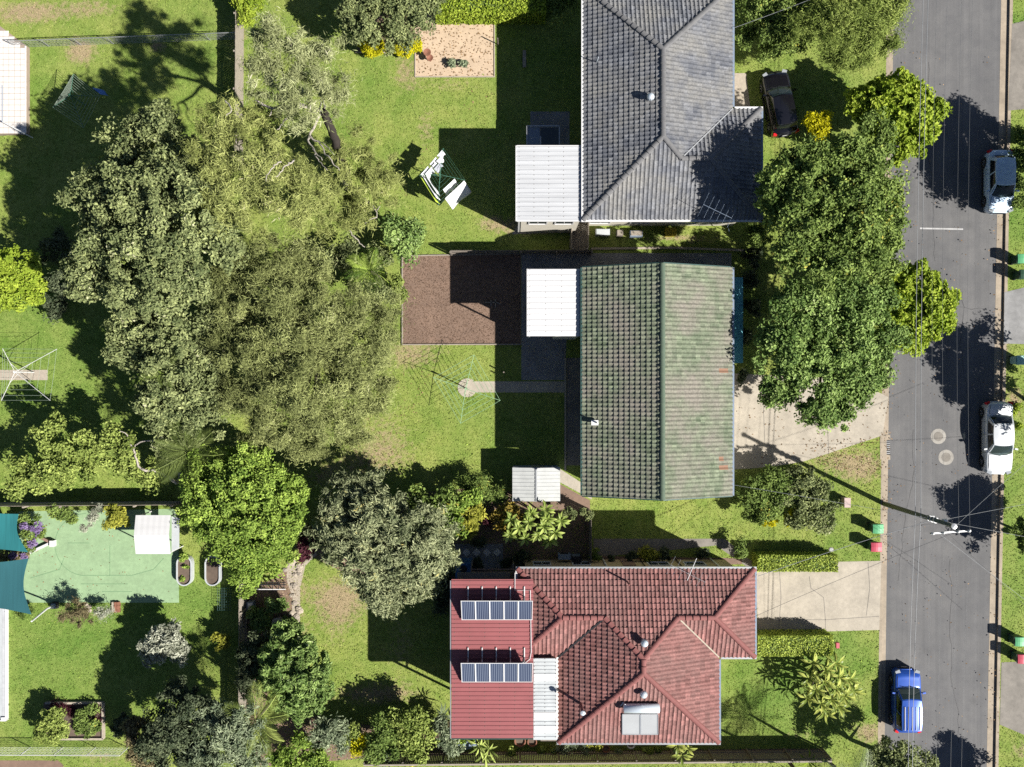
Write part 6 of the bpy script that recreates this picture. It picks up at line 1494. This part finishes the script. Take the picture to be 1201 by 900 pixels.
for lb, px, py, r, h, lf in (('round dark bush at the driveway end of the red house side path', 870, 647, 10, 1.4, 'lf_street'), ('yellow green spiky bush against the beige side wall', 762, 652, 10, 1.0, 'lf_ygreen'), ('dark round bush next to the yellow green one, toward the antenna', 781, 651, 7, 1.0, 'lf_dark'),
                             ('dark round bush next to the yellow green one, toward the downpipe', 741, 653, 7, 1.0, 'lf_dark'), ('small dark bush at the foot of the white downpipe', 717, 656, 5, .8, 'lf_dark'), ('dark bush at the fence end of the beige side wall', 698, 652, 7, 1.1, 'lf_street'), ('low dark bush near the house corner where the path widens', 826, 651, 8, .9, 'lf_dark')):
    plant('wall_shrub', lb, 'shrub', [(px, py, r, h)], 'small', lf, trunk=False)
# --- bottom garden strip
plant('garden_shrub', 'grey green shrub in the bottom row beside the yellow spotted bush', 'shrub', [(390, 858, 18, 2.6), (375, 866, 14, 2.2), (400, 872, 12, 2)], 'tuft', 'lf_soft', trunk=False)
plant('yellow_spot_shrub', 'shrub with bright yellow leaves on one side in the bottom row', 'shrub', [(410, 868, 12, 2), (416, 856, 8, 2)], 'small', 'lf_ytree', trunk=False, extra=[([(423, 872, 10, 1.9), (420, 882, 8, 1.6)], 'small', 'lf_yellow', 'yellow_foliage')])
plant('garden_shrub', 'dark green broad shrub in the middle of the bottom row', 'shrub', [(445, 862, 22, 2.8), (440, 885, 16, 2.4), (460, 875, 16, 2.4)], 'mid', 'lf_street', trunk=False)
plant('garden_shrub', 'taller lighter shrub in the bottom row nearest the flat red roof', 'shrub', [(482, 850, 20, 3.0), (495, 862, 18, 2.8), (478, 870, 16, 2.6), (490, 885, 14, 2.4), (470, 842, 12, 2.6)], 'mid', 'lf_ytree', trunk=False)
plant('garden_shrub', 'light green mounded shrub at the bottom edge below the palm', 'shrub', [(345, 888, 26, 2.6), (375, 892, 18, 2.4), (325, 895, 16, 2.2)], 'midsm', 'lf_bright', trunk=False)
plant('garden_shrub', 'grey shrub leaning on the corner of the flat red roof', 'shrub', [(523, 868, 14, 2.2), (532, 880, 11, 2), (516, 858, 10, 2)], 'tuft', 'lf_soft', trunk=False)
plant('garden_shrub', 'small green shrub just below the flat red roof edge', 'shrub', [(540, 871, 8, 1.2), (553, 869, 5, 1.0)], 'small', 'lf_bright', trunk=False)
plant('garden_shrub', 'dry brown shrub against the side of the flat red roof', 'shrub', [(515, 846, 10, 1.4), (508, 855, 8, 1.4)], 'twig', 'lf_brown', trunk=False)
plant('garden_shrub', 'leafy plants hiding the low garden arch', 'shrub', [(300, 722, 10, 1.2), (308, 730, 10, 1.2), (318, 712, 10, 1.2), (329, 709, 8, 1), (340, 735, 10, .9), (345, 745, 8, .8), (300, 735, 8, 1)], 'smallbig', 'lf_gloss', trunk=False, dens=.9)
plant('yellow_green_mound', 'small yellow green mounded shrub under the red tiled eave', 'shrub', [(697, 871, 9, 1.0)], 'small', 'lf_ygreen', trunk=False, dens=1.4)
plant('strappy_shrub', 'dark strappy plants between the pots under the red eave', 'shrub', [(668, 876, 10, .8), (685, 880, 8, .8), (655, 880, 7, .6), (725, 880, 7, .6)], 'twig', 'lf_soft', trunk=False)
plant('low_planting', 'low mixed plants along the timber fence under the red roof', 'shrub', [(635, 880, 6, .5), (648, 884, 6, .5), (760, 884, 7, .6), (773, 880, 6, .6), (758, 868, 5, .6), (715, 886, 6, .5), (730, 889, 5, .5), (602, 889, 7, .8), (600, 880, 6, .8)], 'small', 'lf_ytree', trunk=False)
# --- court and lower lawn
plant('flowering_shrub', 'bush of purple flowers between the turquoise sail and the court', 'shrub', [(30, 610, 12, 2.2), (36, 625, 12, 2.2), (33, 640, 8, 1.6)], 'small', 'lf_street', trunk=False, dens=.8, extra=[([(40, 622, 6, 2.3), (36, 636, 6, 2.1), (29, 618, 5, 2.3)], 'small', 'lf_purple', 'blossom')])
plant('flowering_shrub', 'sparse pink flecked bush between the two shade sails', 'shrub', [(8, 653, 9, 1.6), (22, 655, 8, 1.6), (30, 652, 5, 1.4)], 'small', 'lf_brown', trunk=False, extra=[([(14, 652, 5, 1.7), (27, 653, 4, 1.6)], 'small', 'lf_purple', 'blossom')])
plant('fence_shrub', 'yellow olive shrub by the white canopy along the court fence', 'shrub', [(133, 605, 12, 2.2), (140, 612, 9, 2), (126, 614, 8, 1.9)], 'small', 'lf_ygreen', trunk=False, dens=1.2)
plant('fence_shrub', 'grey feathery shrub next to the yellow olive one on the court fence', 'shrub', [(105, 612, 10, 2), (110, 602, 9, 2), (98, 620, 6, 1.6)], 'twig', 'lf_silver', trunk=False)
plant('fence_shrub', 'dark green shrub on the court fence beside the loose tree', 'shrub', [(70, 602, 9, 1.8), (80, 606, 8, 1.6), (60, 598, 8, 1.8)], 'small', 'lf_street', trunk=False)
plant('twiggy_shrub', 'brown twiggy shrub at the court edge beside the sail pole', 'shrub', [(85, 718, 16, 2.0), (95, 724, 12, 1.8), (75, 724, 10, 1.6)], 'twig', 'lf_brown', trunk=False, dens=.9)
plant('twiggy_shrub', 'pale thin shrub at the court edge beside the brick stack', 'shrub', [(122, 720, 10, 1.3), (114, 716, 7, 1.2)], 'twig', 'lf_silver', trunk=False, dens=.6)
plant('bed_shrub', 'yellow green shrub at the corner of the rectangular garden bed', 'shrub', [(55, 848, 14, 2.0), (48, 862, 12, 1.8), (66, 858, 12, 1.8), (58, 868, 10, 1.6)], 'small', 'lf_ytree', trunk=False)
plant('bed_shrub', 'sprawling green plant inside the rectangular garden bed', 'shrub', [(97, 842, 13, 1.0), (105, 852, 12, .9), (92, 856, 8, .8)], 'small', 'lf_street', trunk=False, dens=.8)
plant('bed_shrub', 'low purple brown groundcover at the rim of the rectangular garden bed', 'shrub', [(62, 829, 9, .5), (76, 832, 8, .5), (84, 838, 7, .5), (112, 832, 8, .5), (115, 845, 6, .4)], 'twig', 'lf_maroon', trunk=False)
plant('sail_shrub', 'dark strappy plants below the dark teal sail', 'shrub', [(22, 722, 8, .8), (34, 716, 6, .8)], 'twig', 'lf_street', trunk=False)
plant('lawn_shrub', 'dark shrub at the end of the rectangular bed toward the bronze tree', 'shrub', [(140, 845, 10, 1.2), (137, 858, 8, 1.0)], 'small', 'lf_dark', trunk=False)
# --- street side
plant('street_tree', 'tall feathery yellow olive tree at the top of the street', 'tree', [(985, 10, 36, 6.6), (1025, 15, 40, 6.8), (1000, 45, 36, 6.4), (1035, 40, 26, 6), (960, 30, 28, 6), (1010, -20, 45, 7), (1045, 10, 22, 6), (985, 65, 18, 5.4), (1015, 65, 16, 5.2)], 'fine', 'lf_ytree', base=(975, 40), dens=1.0)
plant('street_tree', 'dark shaded tree between the charcoal roof and the feathery tree', 'tree', [(900, 20, 30, 4.6), (930, 40, 28, 4.6), (875, 40, 18, 3.4), (930, 0, 34, 5), (890, -20, 34, 5), (905, 55, 16, 3.2)], 'midsm', 'lf_street', base=(912, 35))
plant('street_tree', 'small bright lime street tree nearest the silver hatchback', 'tree', [(1055, 115, 32, 5), (1080, 120, 26, 4.8), (1065, 145, 34, 5), (1040, 130, 30, 4.8), (1085, 140, 24, 4.6), (1050, 160, 26, 4.4), (1030, 110, 22, 4.2), (1095, 128, 16, 4.4), (1015, 120, 20, 4)], 'lush', 'lf_lime', base=(1032, 158), dens=.95)
plant('street_tree', 'large dark green street tree, the upper of the two beside the road', 'tree', [(942, 192, 28, 9.6), (985, 178, 32, 9.4), (918, 212, 22, 9.8), (1010, 190, 36, 9.4), (955, 220, 48, 10.2), (1005, 235, 48, 10.4), (925, 235, 32, 9.0), (1040, 215, 26, 8.6), (1045, 250, 26, 8.6), (960, 265, 44, 10.0), (1000, 285, 42, 9.8), (1030, 280, 28, 9.0), (940, 290, 30, 9.0), (975, 310, 30, 9.2), (912, 205, 20, 8.0), (1030, 160, 26, 7.4), (1035, 310, 24, 7.0), (1050, 275, 18, 7)], 'mid', 'lf_street', base=(960, 260), dens=1.1)
plant('street_tree', 'large fresh green street tree overhanging the green house driveway', 'tree', [(940, 362, 33, 7.4), (965, 350, 42, 7), (1000, 350, 34, 7), (1020, 375, 30, 6.6), (916, 402, 30, 7.2), (945, 405, 46, 7.2), (990, 400, 44, 7.2), (1025, 410, 26, 6.2), (924, 440, 34, 6.2), (965, 450, 40, 6.6), (1005, 440, 32, 6.2), (975, 475, 26, 5.6), (908, 460, 20, 5.4), (1015, 460, 18, 5.4), (1035, 350, 22, 6), (1045, 395, 20, 5.8), (1035, 440, 18, 5.6), (960, 490, 16, 5), (990, 485, 18, 5.2)], 'mid', 'lf_streetlow', base=(945, 408), dens=1.1)
plant('street_tree', 'small bright lime street tree between the big street trees and the road marking', 'tree', [(1080, 335, 30, 5), (1100, 350, 28, 4.8), (1085, 370, 32, 5), (1060, 360, 28, 4.8), (1055, 330, 22, 4.6), (1105, 375, 20, 4.4), (1075, 395, 22, 4.4), (1050, 390, 20, 4.2), (1112, 350, 15, 4.4)], 'lush', 'lf_lime', base=(1055, 370), dens=.95)
plant('golden_shrub', 'bright golden shrub at the end of the black hatchback', 'shrub', [(956, 146, 12, 2.4), (968, 142, 11, 2.5), (965, 150, 10, 2.2)], 'smallbig', 'lf_yellow', trunk=False, dens=1.0)
plant('verge_shrub', 'wide grey green shrub on the lawn by the green house driveway', 'shrub', [(945, 570, 22, 2.6), (965, 590, 20, 2.4), (950, 605, 22, 2.4), (968, 612, 16, 2.0), (935, 590, 20, 2.6), (965, 575, 14, 2.2), (925, 560, 16, 2.2)], 'midsm', 'lf_greygreen', trunk=False, dens=.85)
plant('verge_shrub', 'dark green shrub with yellow rim against the green roof corner', 'shrub', [(885, 580, 20, 2.6), (905, 570, 22, 2.8), (905, 595, 20, 2.4), (885, 600, 16, 2), (922, 585, 16, 2.4)], 'midsm', 'lf_street', trunk=False, extra=[([(930, 604, 7, 1.6), (924, 610, 6, 1.3), (908, 613, 6, 1.0), (898, 613, 4, 1.0)], 'small', 'lf_yellow', 'yellow_foliage')])
plant('corner_shrub', 'small leafy shrub under the antenna beside the charcoal eave', 'shrub', [(886, 268, 12, 1.6), (893, 280, 12, 1.6), (899, 260, 8, 1.6)], 'midsm', 'lf_street', trunk=False)
plant('house_shrub', 'shaded low plants along the front wall of the green roof house', 'shrub', [(880, 330, 12, 1.0), (882, 360, 12, 1.0), (878, 395, 10, .9), (884, 300, 12, 1.0), (872, 440, 8, .8)], 'small', 'lf_dark', trunk=False)
plant('kerb_tree', 'small tree overhanging the road below the blue hatchback', 'tree', [(1045, 886, 20, 4.0), (1070, 890, 18, 4.2), (1030, 893, 14, 3.6), (1090, 898, 14, 3.8), (1060, 905, 30, 4.4)], 'midsm', 'lf_greygreen', base=(1031, 881), tr=.16, dens=.8)
plant('verge_tree', 'dark leafed street tree at the edge beside the silver hatchback', 'tree', [(1262, 185, 44, 6), (1285, 215, 44, 6), (1255, 230, 36, 5.4), (1300, 180, 40, 6), (1240, 205, 22, 4.2), (1275, 150, 26, 5.4)], 'mid', 'lf_street', base=(1222, 210))
plant('verge_shrub', 'shaded leafy shrub at the kerb beside the silver hatchback', 'shrub', [(1197, 185, 14, 1.2), (1195, 215, 12, 1.0), (1201, 235, 12, 1.2), (1205, 160, 14, 1.2)], 'midsm', 'lf_street', trunk=False)
plant('verge_tree', 'slim trunked street tree beyond the white sedan', 'tree', [(1250, 455, 36, 5.2), (1275, 470, 40, 5.6), (1262, 490, 32, 5.2), (1285, 440, 30, 5.2), (1245, 500, 18, 4.4), (1295, 490, 28, 5), (1258, 506, 16, 4.8)], 'mid', 'lf_street', base=(1204, 470), tr=.12, dens=.62)
plant('verge_tree', 'round low street tree opposite the power pole', 'tree', [(1225, 628, 30, 3.8), (1250, 640, 30, 4.0), (1232, 655, 24, 3.6), (1245, 615, 22, 3.8), (1208, 640, 14, 3.0)], 'midsm', 'lf_street', base=(1192, 622), tr=.09)
plant('verge_shrub', 'small lime weed patch by the white sedan', 'shrub', [(1194, 478, 6, .4), (1197, 500, 5, .4), (1189, 485, 4, .3)], 'small', 'lf_lime', trunk=False)
plant('kerb_tree', 'tree at the bottom edge across the road casting a ragged shadow', 'tree', [(1200, 935, 26, 3.4), (1215, 950, 26, 3.6), (1190, 950, 18, 3.2)], 'midsm', 'lf_street', base=(1190, 925))
for (t, c) in POTS:
    SEED[0] += 1; q = P(0, 0)
    kpx = 600.5 + c.x * FPX / (CAM_H - .5); kpy = 450 - c.y * FPX / (CAM_H - .5)
    Q, r = crown_leaves([(kpx, kpy, 5, .62)], 'small', np.random.default_rng(SEED[0])); quads_obj('foliage', Q, M['lf_soft'], t, {'rnd': ('FACE', r)})
c = P(217, 662); Q, r = crown_leaves([(215, 655, 5, .75), (218, 665, 3, .6), (213, 680, 3, .6)], 'small', np.random.default_rng(5)); o = quads_obj('seedling_clump', Q, M['lf_bright'], None, {'rnd': ('FACE', r)}); props(o, 'sparse green seedlings growing in the oval planter on the court edge', 'seedlings', kind='stuff')

# --- palms and large leaved plants: every frond is a part
def frond_mesh(kind, L, seed, m):
    r_ = random.Random(seed); mb = MB(); V = []; Rn = []
    def spine(u): return Vector((0, L * u * (1 - .12 * u * u), L * (.30 * u - .62 * u * u)))
    if kind == 'feather':
        n = 26; rach = [spine(k / 8) for k in range(9)]
        for a, b in zip(rach[:-1], rach[1:]):
            V.append([a + Vector((-.018, 0, 0)), b + Vector((-.014, 0, 0)), b + Vector((.014, 0, 0)), a + Vector((.018, 0, 0))])
        for k in range(n):
            u = .12 + .88 * k / (n - 1); p = spine(u); ll = L * .30 * math.sin(math.pi * (.12 + .80 * u)) + .06; w = .013
            for s in (-1, 1):
                d = Vector((s * .82, .62, -.28 + r_.uniform(-.12, .12))).normalized(); e = p + d * ll; wv = Vector((0, 1, 0)) * w
                V.append([p - wv, p + d * ll * .55 - wv * 1.3 + Vector((0, 0, .02)), e - Vector((0, 0, ll * .15)), p + d * ll * .55 + wv * 1.3 + Vector((0, 0, .02))])
    else:
        W_ = L * {'broad': .26, 'blade': .19}.get(kind, .12); n = 7
        prof = [.10, .55, .90, 1.0, .85, .5, .04]
        pts = [spine(.18 + .82 * k / (n - 1)) for k in range(n)]
        a, b = spine(0), pts[0]; V.append([a + Vector((-.02, 0, 0)), b + Vector((-.02, 0, 0)), b + Vector((.02, 0, 0)), a + Vector((.02, 0, 0))])
        for k in range(n - 1):
            for s in (-1, 1):
                p0, p1 = pts[k], pts[k + 1]; e0 = p0 + Vector((s * W_ / 2 * prof[k], 0, .16 * W_ * prof[k])); e1 = p1 + Vector((s * W_ / 2 * prof[k + 1], 0, .16 * W_ * prof[k + 1]))
                V.append([p0, e0, e1, p1] if s < 0 else [p0, p1, e1, e0])
    V = np.array([[tuple(p) for p in q] for q in V], np.float32); N_ = len(V)
    return raw_mesh('frond', V.reshape(-1, 3), np.arange(N_ * 4), np.arange(N_) * 4, m, {'rnd': ('FACE', np.full(N_, r_.random()))})
FM = {}
def rosette(name, label, cat, px, py, h, kind, L, n, leaf, heads=None, spread=0.0, elev=(0.0, 1.1), trunk=True, bark='bark', base=None):
    """fronds of length L out of crown heads at height h"""
    SEED[0] += 1; r_ = random.Random(SEED[0])
    c = P(px, py, h); b = P(*base) if base else Vector((c.x, c.y, 0)); t = thing(name, label, cat, b)
    key = (kind, round(L, 2), leaf)
    if key not in FM: FM[key] = [frond_mesh(kind, L * f, 7 * i + len(leaf), M[leaf]) for i, f in enumerate((1, .85, 1.08, .72))]
    hs = heads or [(0, 0, 0)]
    for (hx, hy, hz) in hs:
        p = c + Vector((hx, hy, hz))
        if trunk: MB().tube([b + Vector((hx * .2, hy * .2, -.05)), b.lerp(p, .5) + Vector((hx * .1, hy * .1, 0)), p], [.13, .10, .07] if len(hs) < 3 else [.06, .05, .035], 8).build('trunk', M[bark], t, True)
        nn = n // len(hs)
        for k in range(nn):
            o = bpy.data.objects.new('frond', FM[key][k % 4]); COL.objects.link(o); o.parent = t; o.location = p - b
            az = 2 * math.pi * (k / nn) * (1 if nn < 16 else 3.09) + r_.uniform(-.25, .25); el = elev[0] + (elev[1] - elev[0]) * (k / max(1, nn - 1)) ** 1.1 + r_.uniform(-.12, .12)
            o.rotation_euler = (Matrix.Rotation(az, 4, 'Z') @ Matrix.Rotation(el, 4, 'X') @ Matrix.Rotation(r_.uniform(-.5, .5), 4, 'Y')).to_euler()
    return t
rosette('palm_tree', 'large feather palm with arching fronds above the bright green tree', 'palm', 222, 530, 5.6, 'feather', 2.4, 18, 'lf_palm', base=(240, 522))
rosette('palm_tree', 'single long palm crown poking out between the grey green trees', 'palm', 190, 436, 7.4, 'feather', 1.5, 7, 'lf_palm', base=(240, 442), elev=(-.1, .6))
rosette('palm_tree', 'light green palm at the edge of the olive tree near the mulch bed', 'palm', 434, 318, 3.6, 'feather', 1.7, 15, 'lf_bright', base=(446, 326))
rosette('palm_tree', 'yellowish strap leaved palm below the round dark tree', 'palm', 302, 843, 4.6, 'feather', 2.2, 20, 'lf_ytree', base=(318, 822))
rosette('dracaena', 'strappy yellow green plant under the lower flat red roof edge', 'plant', 568, 877, 1.5, 'strap', 1.0, 34, 'lf_ytree', heads=[(-.3, .2, 0), (.3, 0, .1), (0, -.4, 0)], elev=(-.2, 1.2))
rosette('plumeria', 'big leaved light green plant beside the garden shed', 'plant', 630, 618, 2.6, 'broad', .64, 234, 'lf_banana', heads=[(0.39, 0.05, 0.33), (-0.50, 0.31, 0.29), (0.08, -0.45, 0.25), (0.63, 0.52, 0.22), (-1.16, -0.07, 0.18), (1.10, -0.35, 0.14), (-0.37, 0.84, 0.10), (-0.70, -0.73, 0.06), (1.52, 0.37, 0.02), (-1.58, 0.42, -0.02), (0.76, -0.89, -0.05), (0.56, 1.08, -0.09), (-1.70, -0.52, -0.13)], elev=(-.1, 1.0), base=(634, 606))
rosette('bird_of_paradise', 'large clump of yellow green paddle leaves on the front lawn', 'plant', 972, 805, 1.9, 'blade', .85, 256, 'lf_strel', heads=[(0.31, 0.00, 0.43), (-0.40, 0.36, 0.38), (0.06, -0.69, 0.34), (0.50, 0.65, 0.30), (-0.91, -0.16, 0.25), (0.87, -0.55, 0.21), (-0.29, 1.08, 0.17), (-0.55, -1.06, 0.12), (1.20, 0.44, 0.08), (-1.25, 0.51, 0.03), (0.60, -1.28, -0.01), (0.44, 1.42, -0.05), (-1.34, -0.78, -0.10), (1.57, -0.34, -0.14), (-0.96, 1.36, -0.18), (-0.22, -1.71, -0.23)], elev=(-.1, 1.15), base=(960, 794))
rosette('ginger_plant', 'broad leaved yellow green plant at the lower edge of the red tiled roof', 'plant', 800, 880, 1.8, 'broad', .75, 34, 'lf_strel', heads=[(-.3, .3, 0), (.3, .2, .1), (0, -.3, 0), (.1, .6, -.2)], elev=(-.1, 1.1), base=(798, 872))
rosette('palm_tree', 'palm at the bottom edge by the end of the long timber fence', 'palm', 1003, 922, 4.8, 'feather', 2.3, 20, 'lf_soft', base=(966, 888))
rosette('palm_tree', 'second palm at the bottom edge casting a frond shadow on the front lawn', 'palm', 955, 935, 4.6, 'feather', 2.2, 20, 'lf_palm', base=(925, 893))
rosette('yucca', 'small bright spiky plant in front of the fence end', 'plant', 948, 892, 1.0, 'strap', .8, 16, 'lf_lime', elev=(0, 1.3), trunk=False)
rosette('agave', 'spiky rosette in the bottom row beside the dark broad shrub', 'plant', 455, 893, 1.2, 'strap', .8, 18, 'lf_soft', elev=(0, 1.3), trunk=False)
rosette('agave', 'spiky yellow rosette at the bottom row near the fence start', 'plant', 487, 893, 1.0, 'strap', .8, 18, 'lf_ygreen', elev=(0, 1.3), trunk=False)
rosette('agave', 'spiky shrub against the corner wall of the flat red roof', 'plant', 520, 838, 1.2, 'strap', .8, 18, 'lf_soft', elev=(0, 1.3), trunk=False)

# ------------------------------------------------------------------ grass blades on the lawns (one mass)
def in_poly(x, y, poly):
    c = np.zeros(len(x), bool); n = len(poly)
    for i in range(n):
        x0, y0 = poly[i]; x1, y1 = poly[(i + 1) % n]
        if y0 == y1: continue
        m_ = (y0 > y) != (y1 > y); c ^= m_ & (x < (x1 - x0) * (y - y0) / (y1 - y0) + x0)
    return c
NB = 330000
gx = rng.uniform(-34.5, 34.5, NB); gy = rng.uniform(-26.5, 26.5, NB)
keep = (gx < kl(gy) - .02) | (gx > kr(gy) + .02)
for pl in EXCL: keep &= ~in_poly(gx, gy, pl)
for (a, b, c_, d) in ((4.7, 14.3, 10.2, 23), (4.6, 12.6, -6.3, 6.5), (.9, 13.9, -20.8, -11.5)): keep &= ~((gx > a) & (gx < b) & (gy > c_) & (gy < d))
gx, gy = gx[keep], gy[keep]; n = len(gx)
cl_ = .5 + .5 * np.sin(gx * 2.3 + 1.7 * np.sin(gy * 1.1)) * np.sin(gy * 2.7 + 1.3 * np.sin(gx * 1.4)); cl_ = cl_ * rng.random(n)
az = rng.uniform(0, 2 * np.pi, n); hgt = rng.uniform(.02, .06, n) + .07 * cl_ ** 2; ln = rng.uniform(.03, .09, n); wd = rng.uniform(.02, .045, n)
dx, dy = np.cos(az), np.sin(az)
T = np.zeros((n, 3, 3), np.float32)
T[:, 0] = np.stack([gx - dy * wd, gy + dx * wd, np.zeros(n)], -1); T[:, 1] = np.stack([gx + dy * wd, gy - dx * wd, np.zeros(n)], -1)
T[:, 2] = np.stack([gx + dx * ln, gy + dy * ln, hgt], -1)
o = quads_obj('grass', T, M['lawn'], None, {'dry': ('FACE', blob_field(gx, gy, DRY)), 'lush': ('FACE', np.clip(blob_field(gx, gy, LUSH), 0, 1)), 'rnd': ('FACE', rng.random(n))}, n=3)
props(o, kind='stuff')
# fallen leaves and bark chips on the gravel, mulch and driveway
def litter(name, polys, n, cols, L, Wd, z):
    V = []; 
    for pl, cnt in zip(polys, n):
        pts = np.array(pl); x = rng.uniform(pts[:, 0].min(), pts[:, 0].max(), cnt); y = rng.uniform(pts[:, 1].min(), pts[:, 1].max(), cnt); k = in_poly(x, y, pl); x, y = x[k], y[k]
        C = np.stack([x, y, np.full(len(x), z)], -1) + rng.normal(size=(len(x), 3)) * np.array([0, 0, .004])
        nn = unit(np.array([0, 0, 1.]) + rng.normal(size=C.shape) * .35); V.append(kites(C, np.cross(nn, rng.normal(size=C.shape)), nn, L * rng.uniform(.5, 1.4, len(x)), Wd * rng.uniform(.5, 1.4, len(x))))
    V = np.concatenate(V); props(quads_obj(name, V, cols, None, {'rnd': ('FACE', rng.random(len(V)))}), kind='stuff')
lm('dry_leaf', (0.13, 0.08, 0.04), (0.30, 0.20, 0.11), 1, 1, trans=0.05); lm('bark_chip', (0.095, 0.062, 0.044), (0.20, 0.130, 0.092), 1, 1, trans=0.0, third=(.34, .25, .18))
litter('fallen_leaves', [pxpoly([(487, 17), (580, 17), (580, 90), (487, 90)]), pxpoly([(862, 445), (1035, 465), (1030, 511), (945, 540), (862, 550)]), pxpoly([(940, 515), (1033, 512), (1033, 560), (960, 545)]), pxpoly([(330, 660), (350, 660), (350, 740), (320, 760), (286, 740), (286, 690)]), pxpoly([(1036, 200), (1050, 200), (1046, 660), (1033, 660)]), pxpoly([(1165, 250), (1178, 250), (1172, 900), (1158, 900)]), pxpoly([(380, 540), (470, 410), (520, 420), (470, 560)]), pxpoly([(560, 100), (660, 150), (560, 250), (430, 240)])], [520, 130, 260, 160, 260, 160, 260, 120], M['dry_leaf'], .12, .07, .03)
litter('weeds', [pxpoly([(390, 70), (680, 95), (600, 270), (450, 260)]), pxpoly([(460, 410), (580, 410), (580, 570), (400, 560)]), pxpoly([(350, 680), (520, 680), (520, 830), (380, 820)]), pxpoly([(10, 720), (270, 715), (270, 820), (10, 840)]), pxpoly([(900, 780), (1030, 760), (1025, 870), (860, 860)]), pxpoly([(940, 540), (1032, 520), (1032, 650), (940, 640)]), pxpoly([(700, 590), (930, 590), (930, 628), (700, 628)])], [240, 170, 220, 220, 140, 120, 80], M['lf_bright'], .11, .07, .05)
litter('fallen_leaves', [pxpoly([(30, 600), (205, 600), (208, 705), (32, 705)]), pxpoly([(612, 300), (680, 300), (680, 440), (612, 440)]), pxpoly([(1050, 60), (1170, 60), (1160, 880), (1045, 880)])], [90, 60, 240], M['dry_leaf'], .11, .07, .022)
litter('bark_chips', [pxpoly([(473, 301), (610, 298), (610, 404), (473, 404)])], [9000], M['bark_chip'], .11, .035, .018)
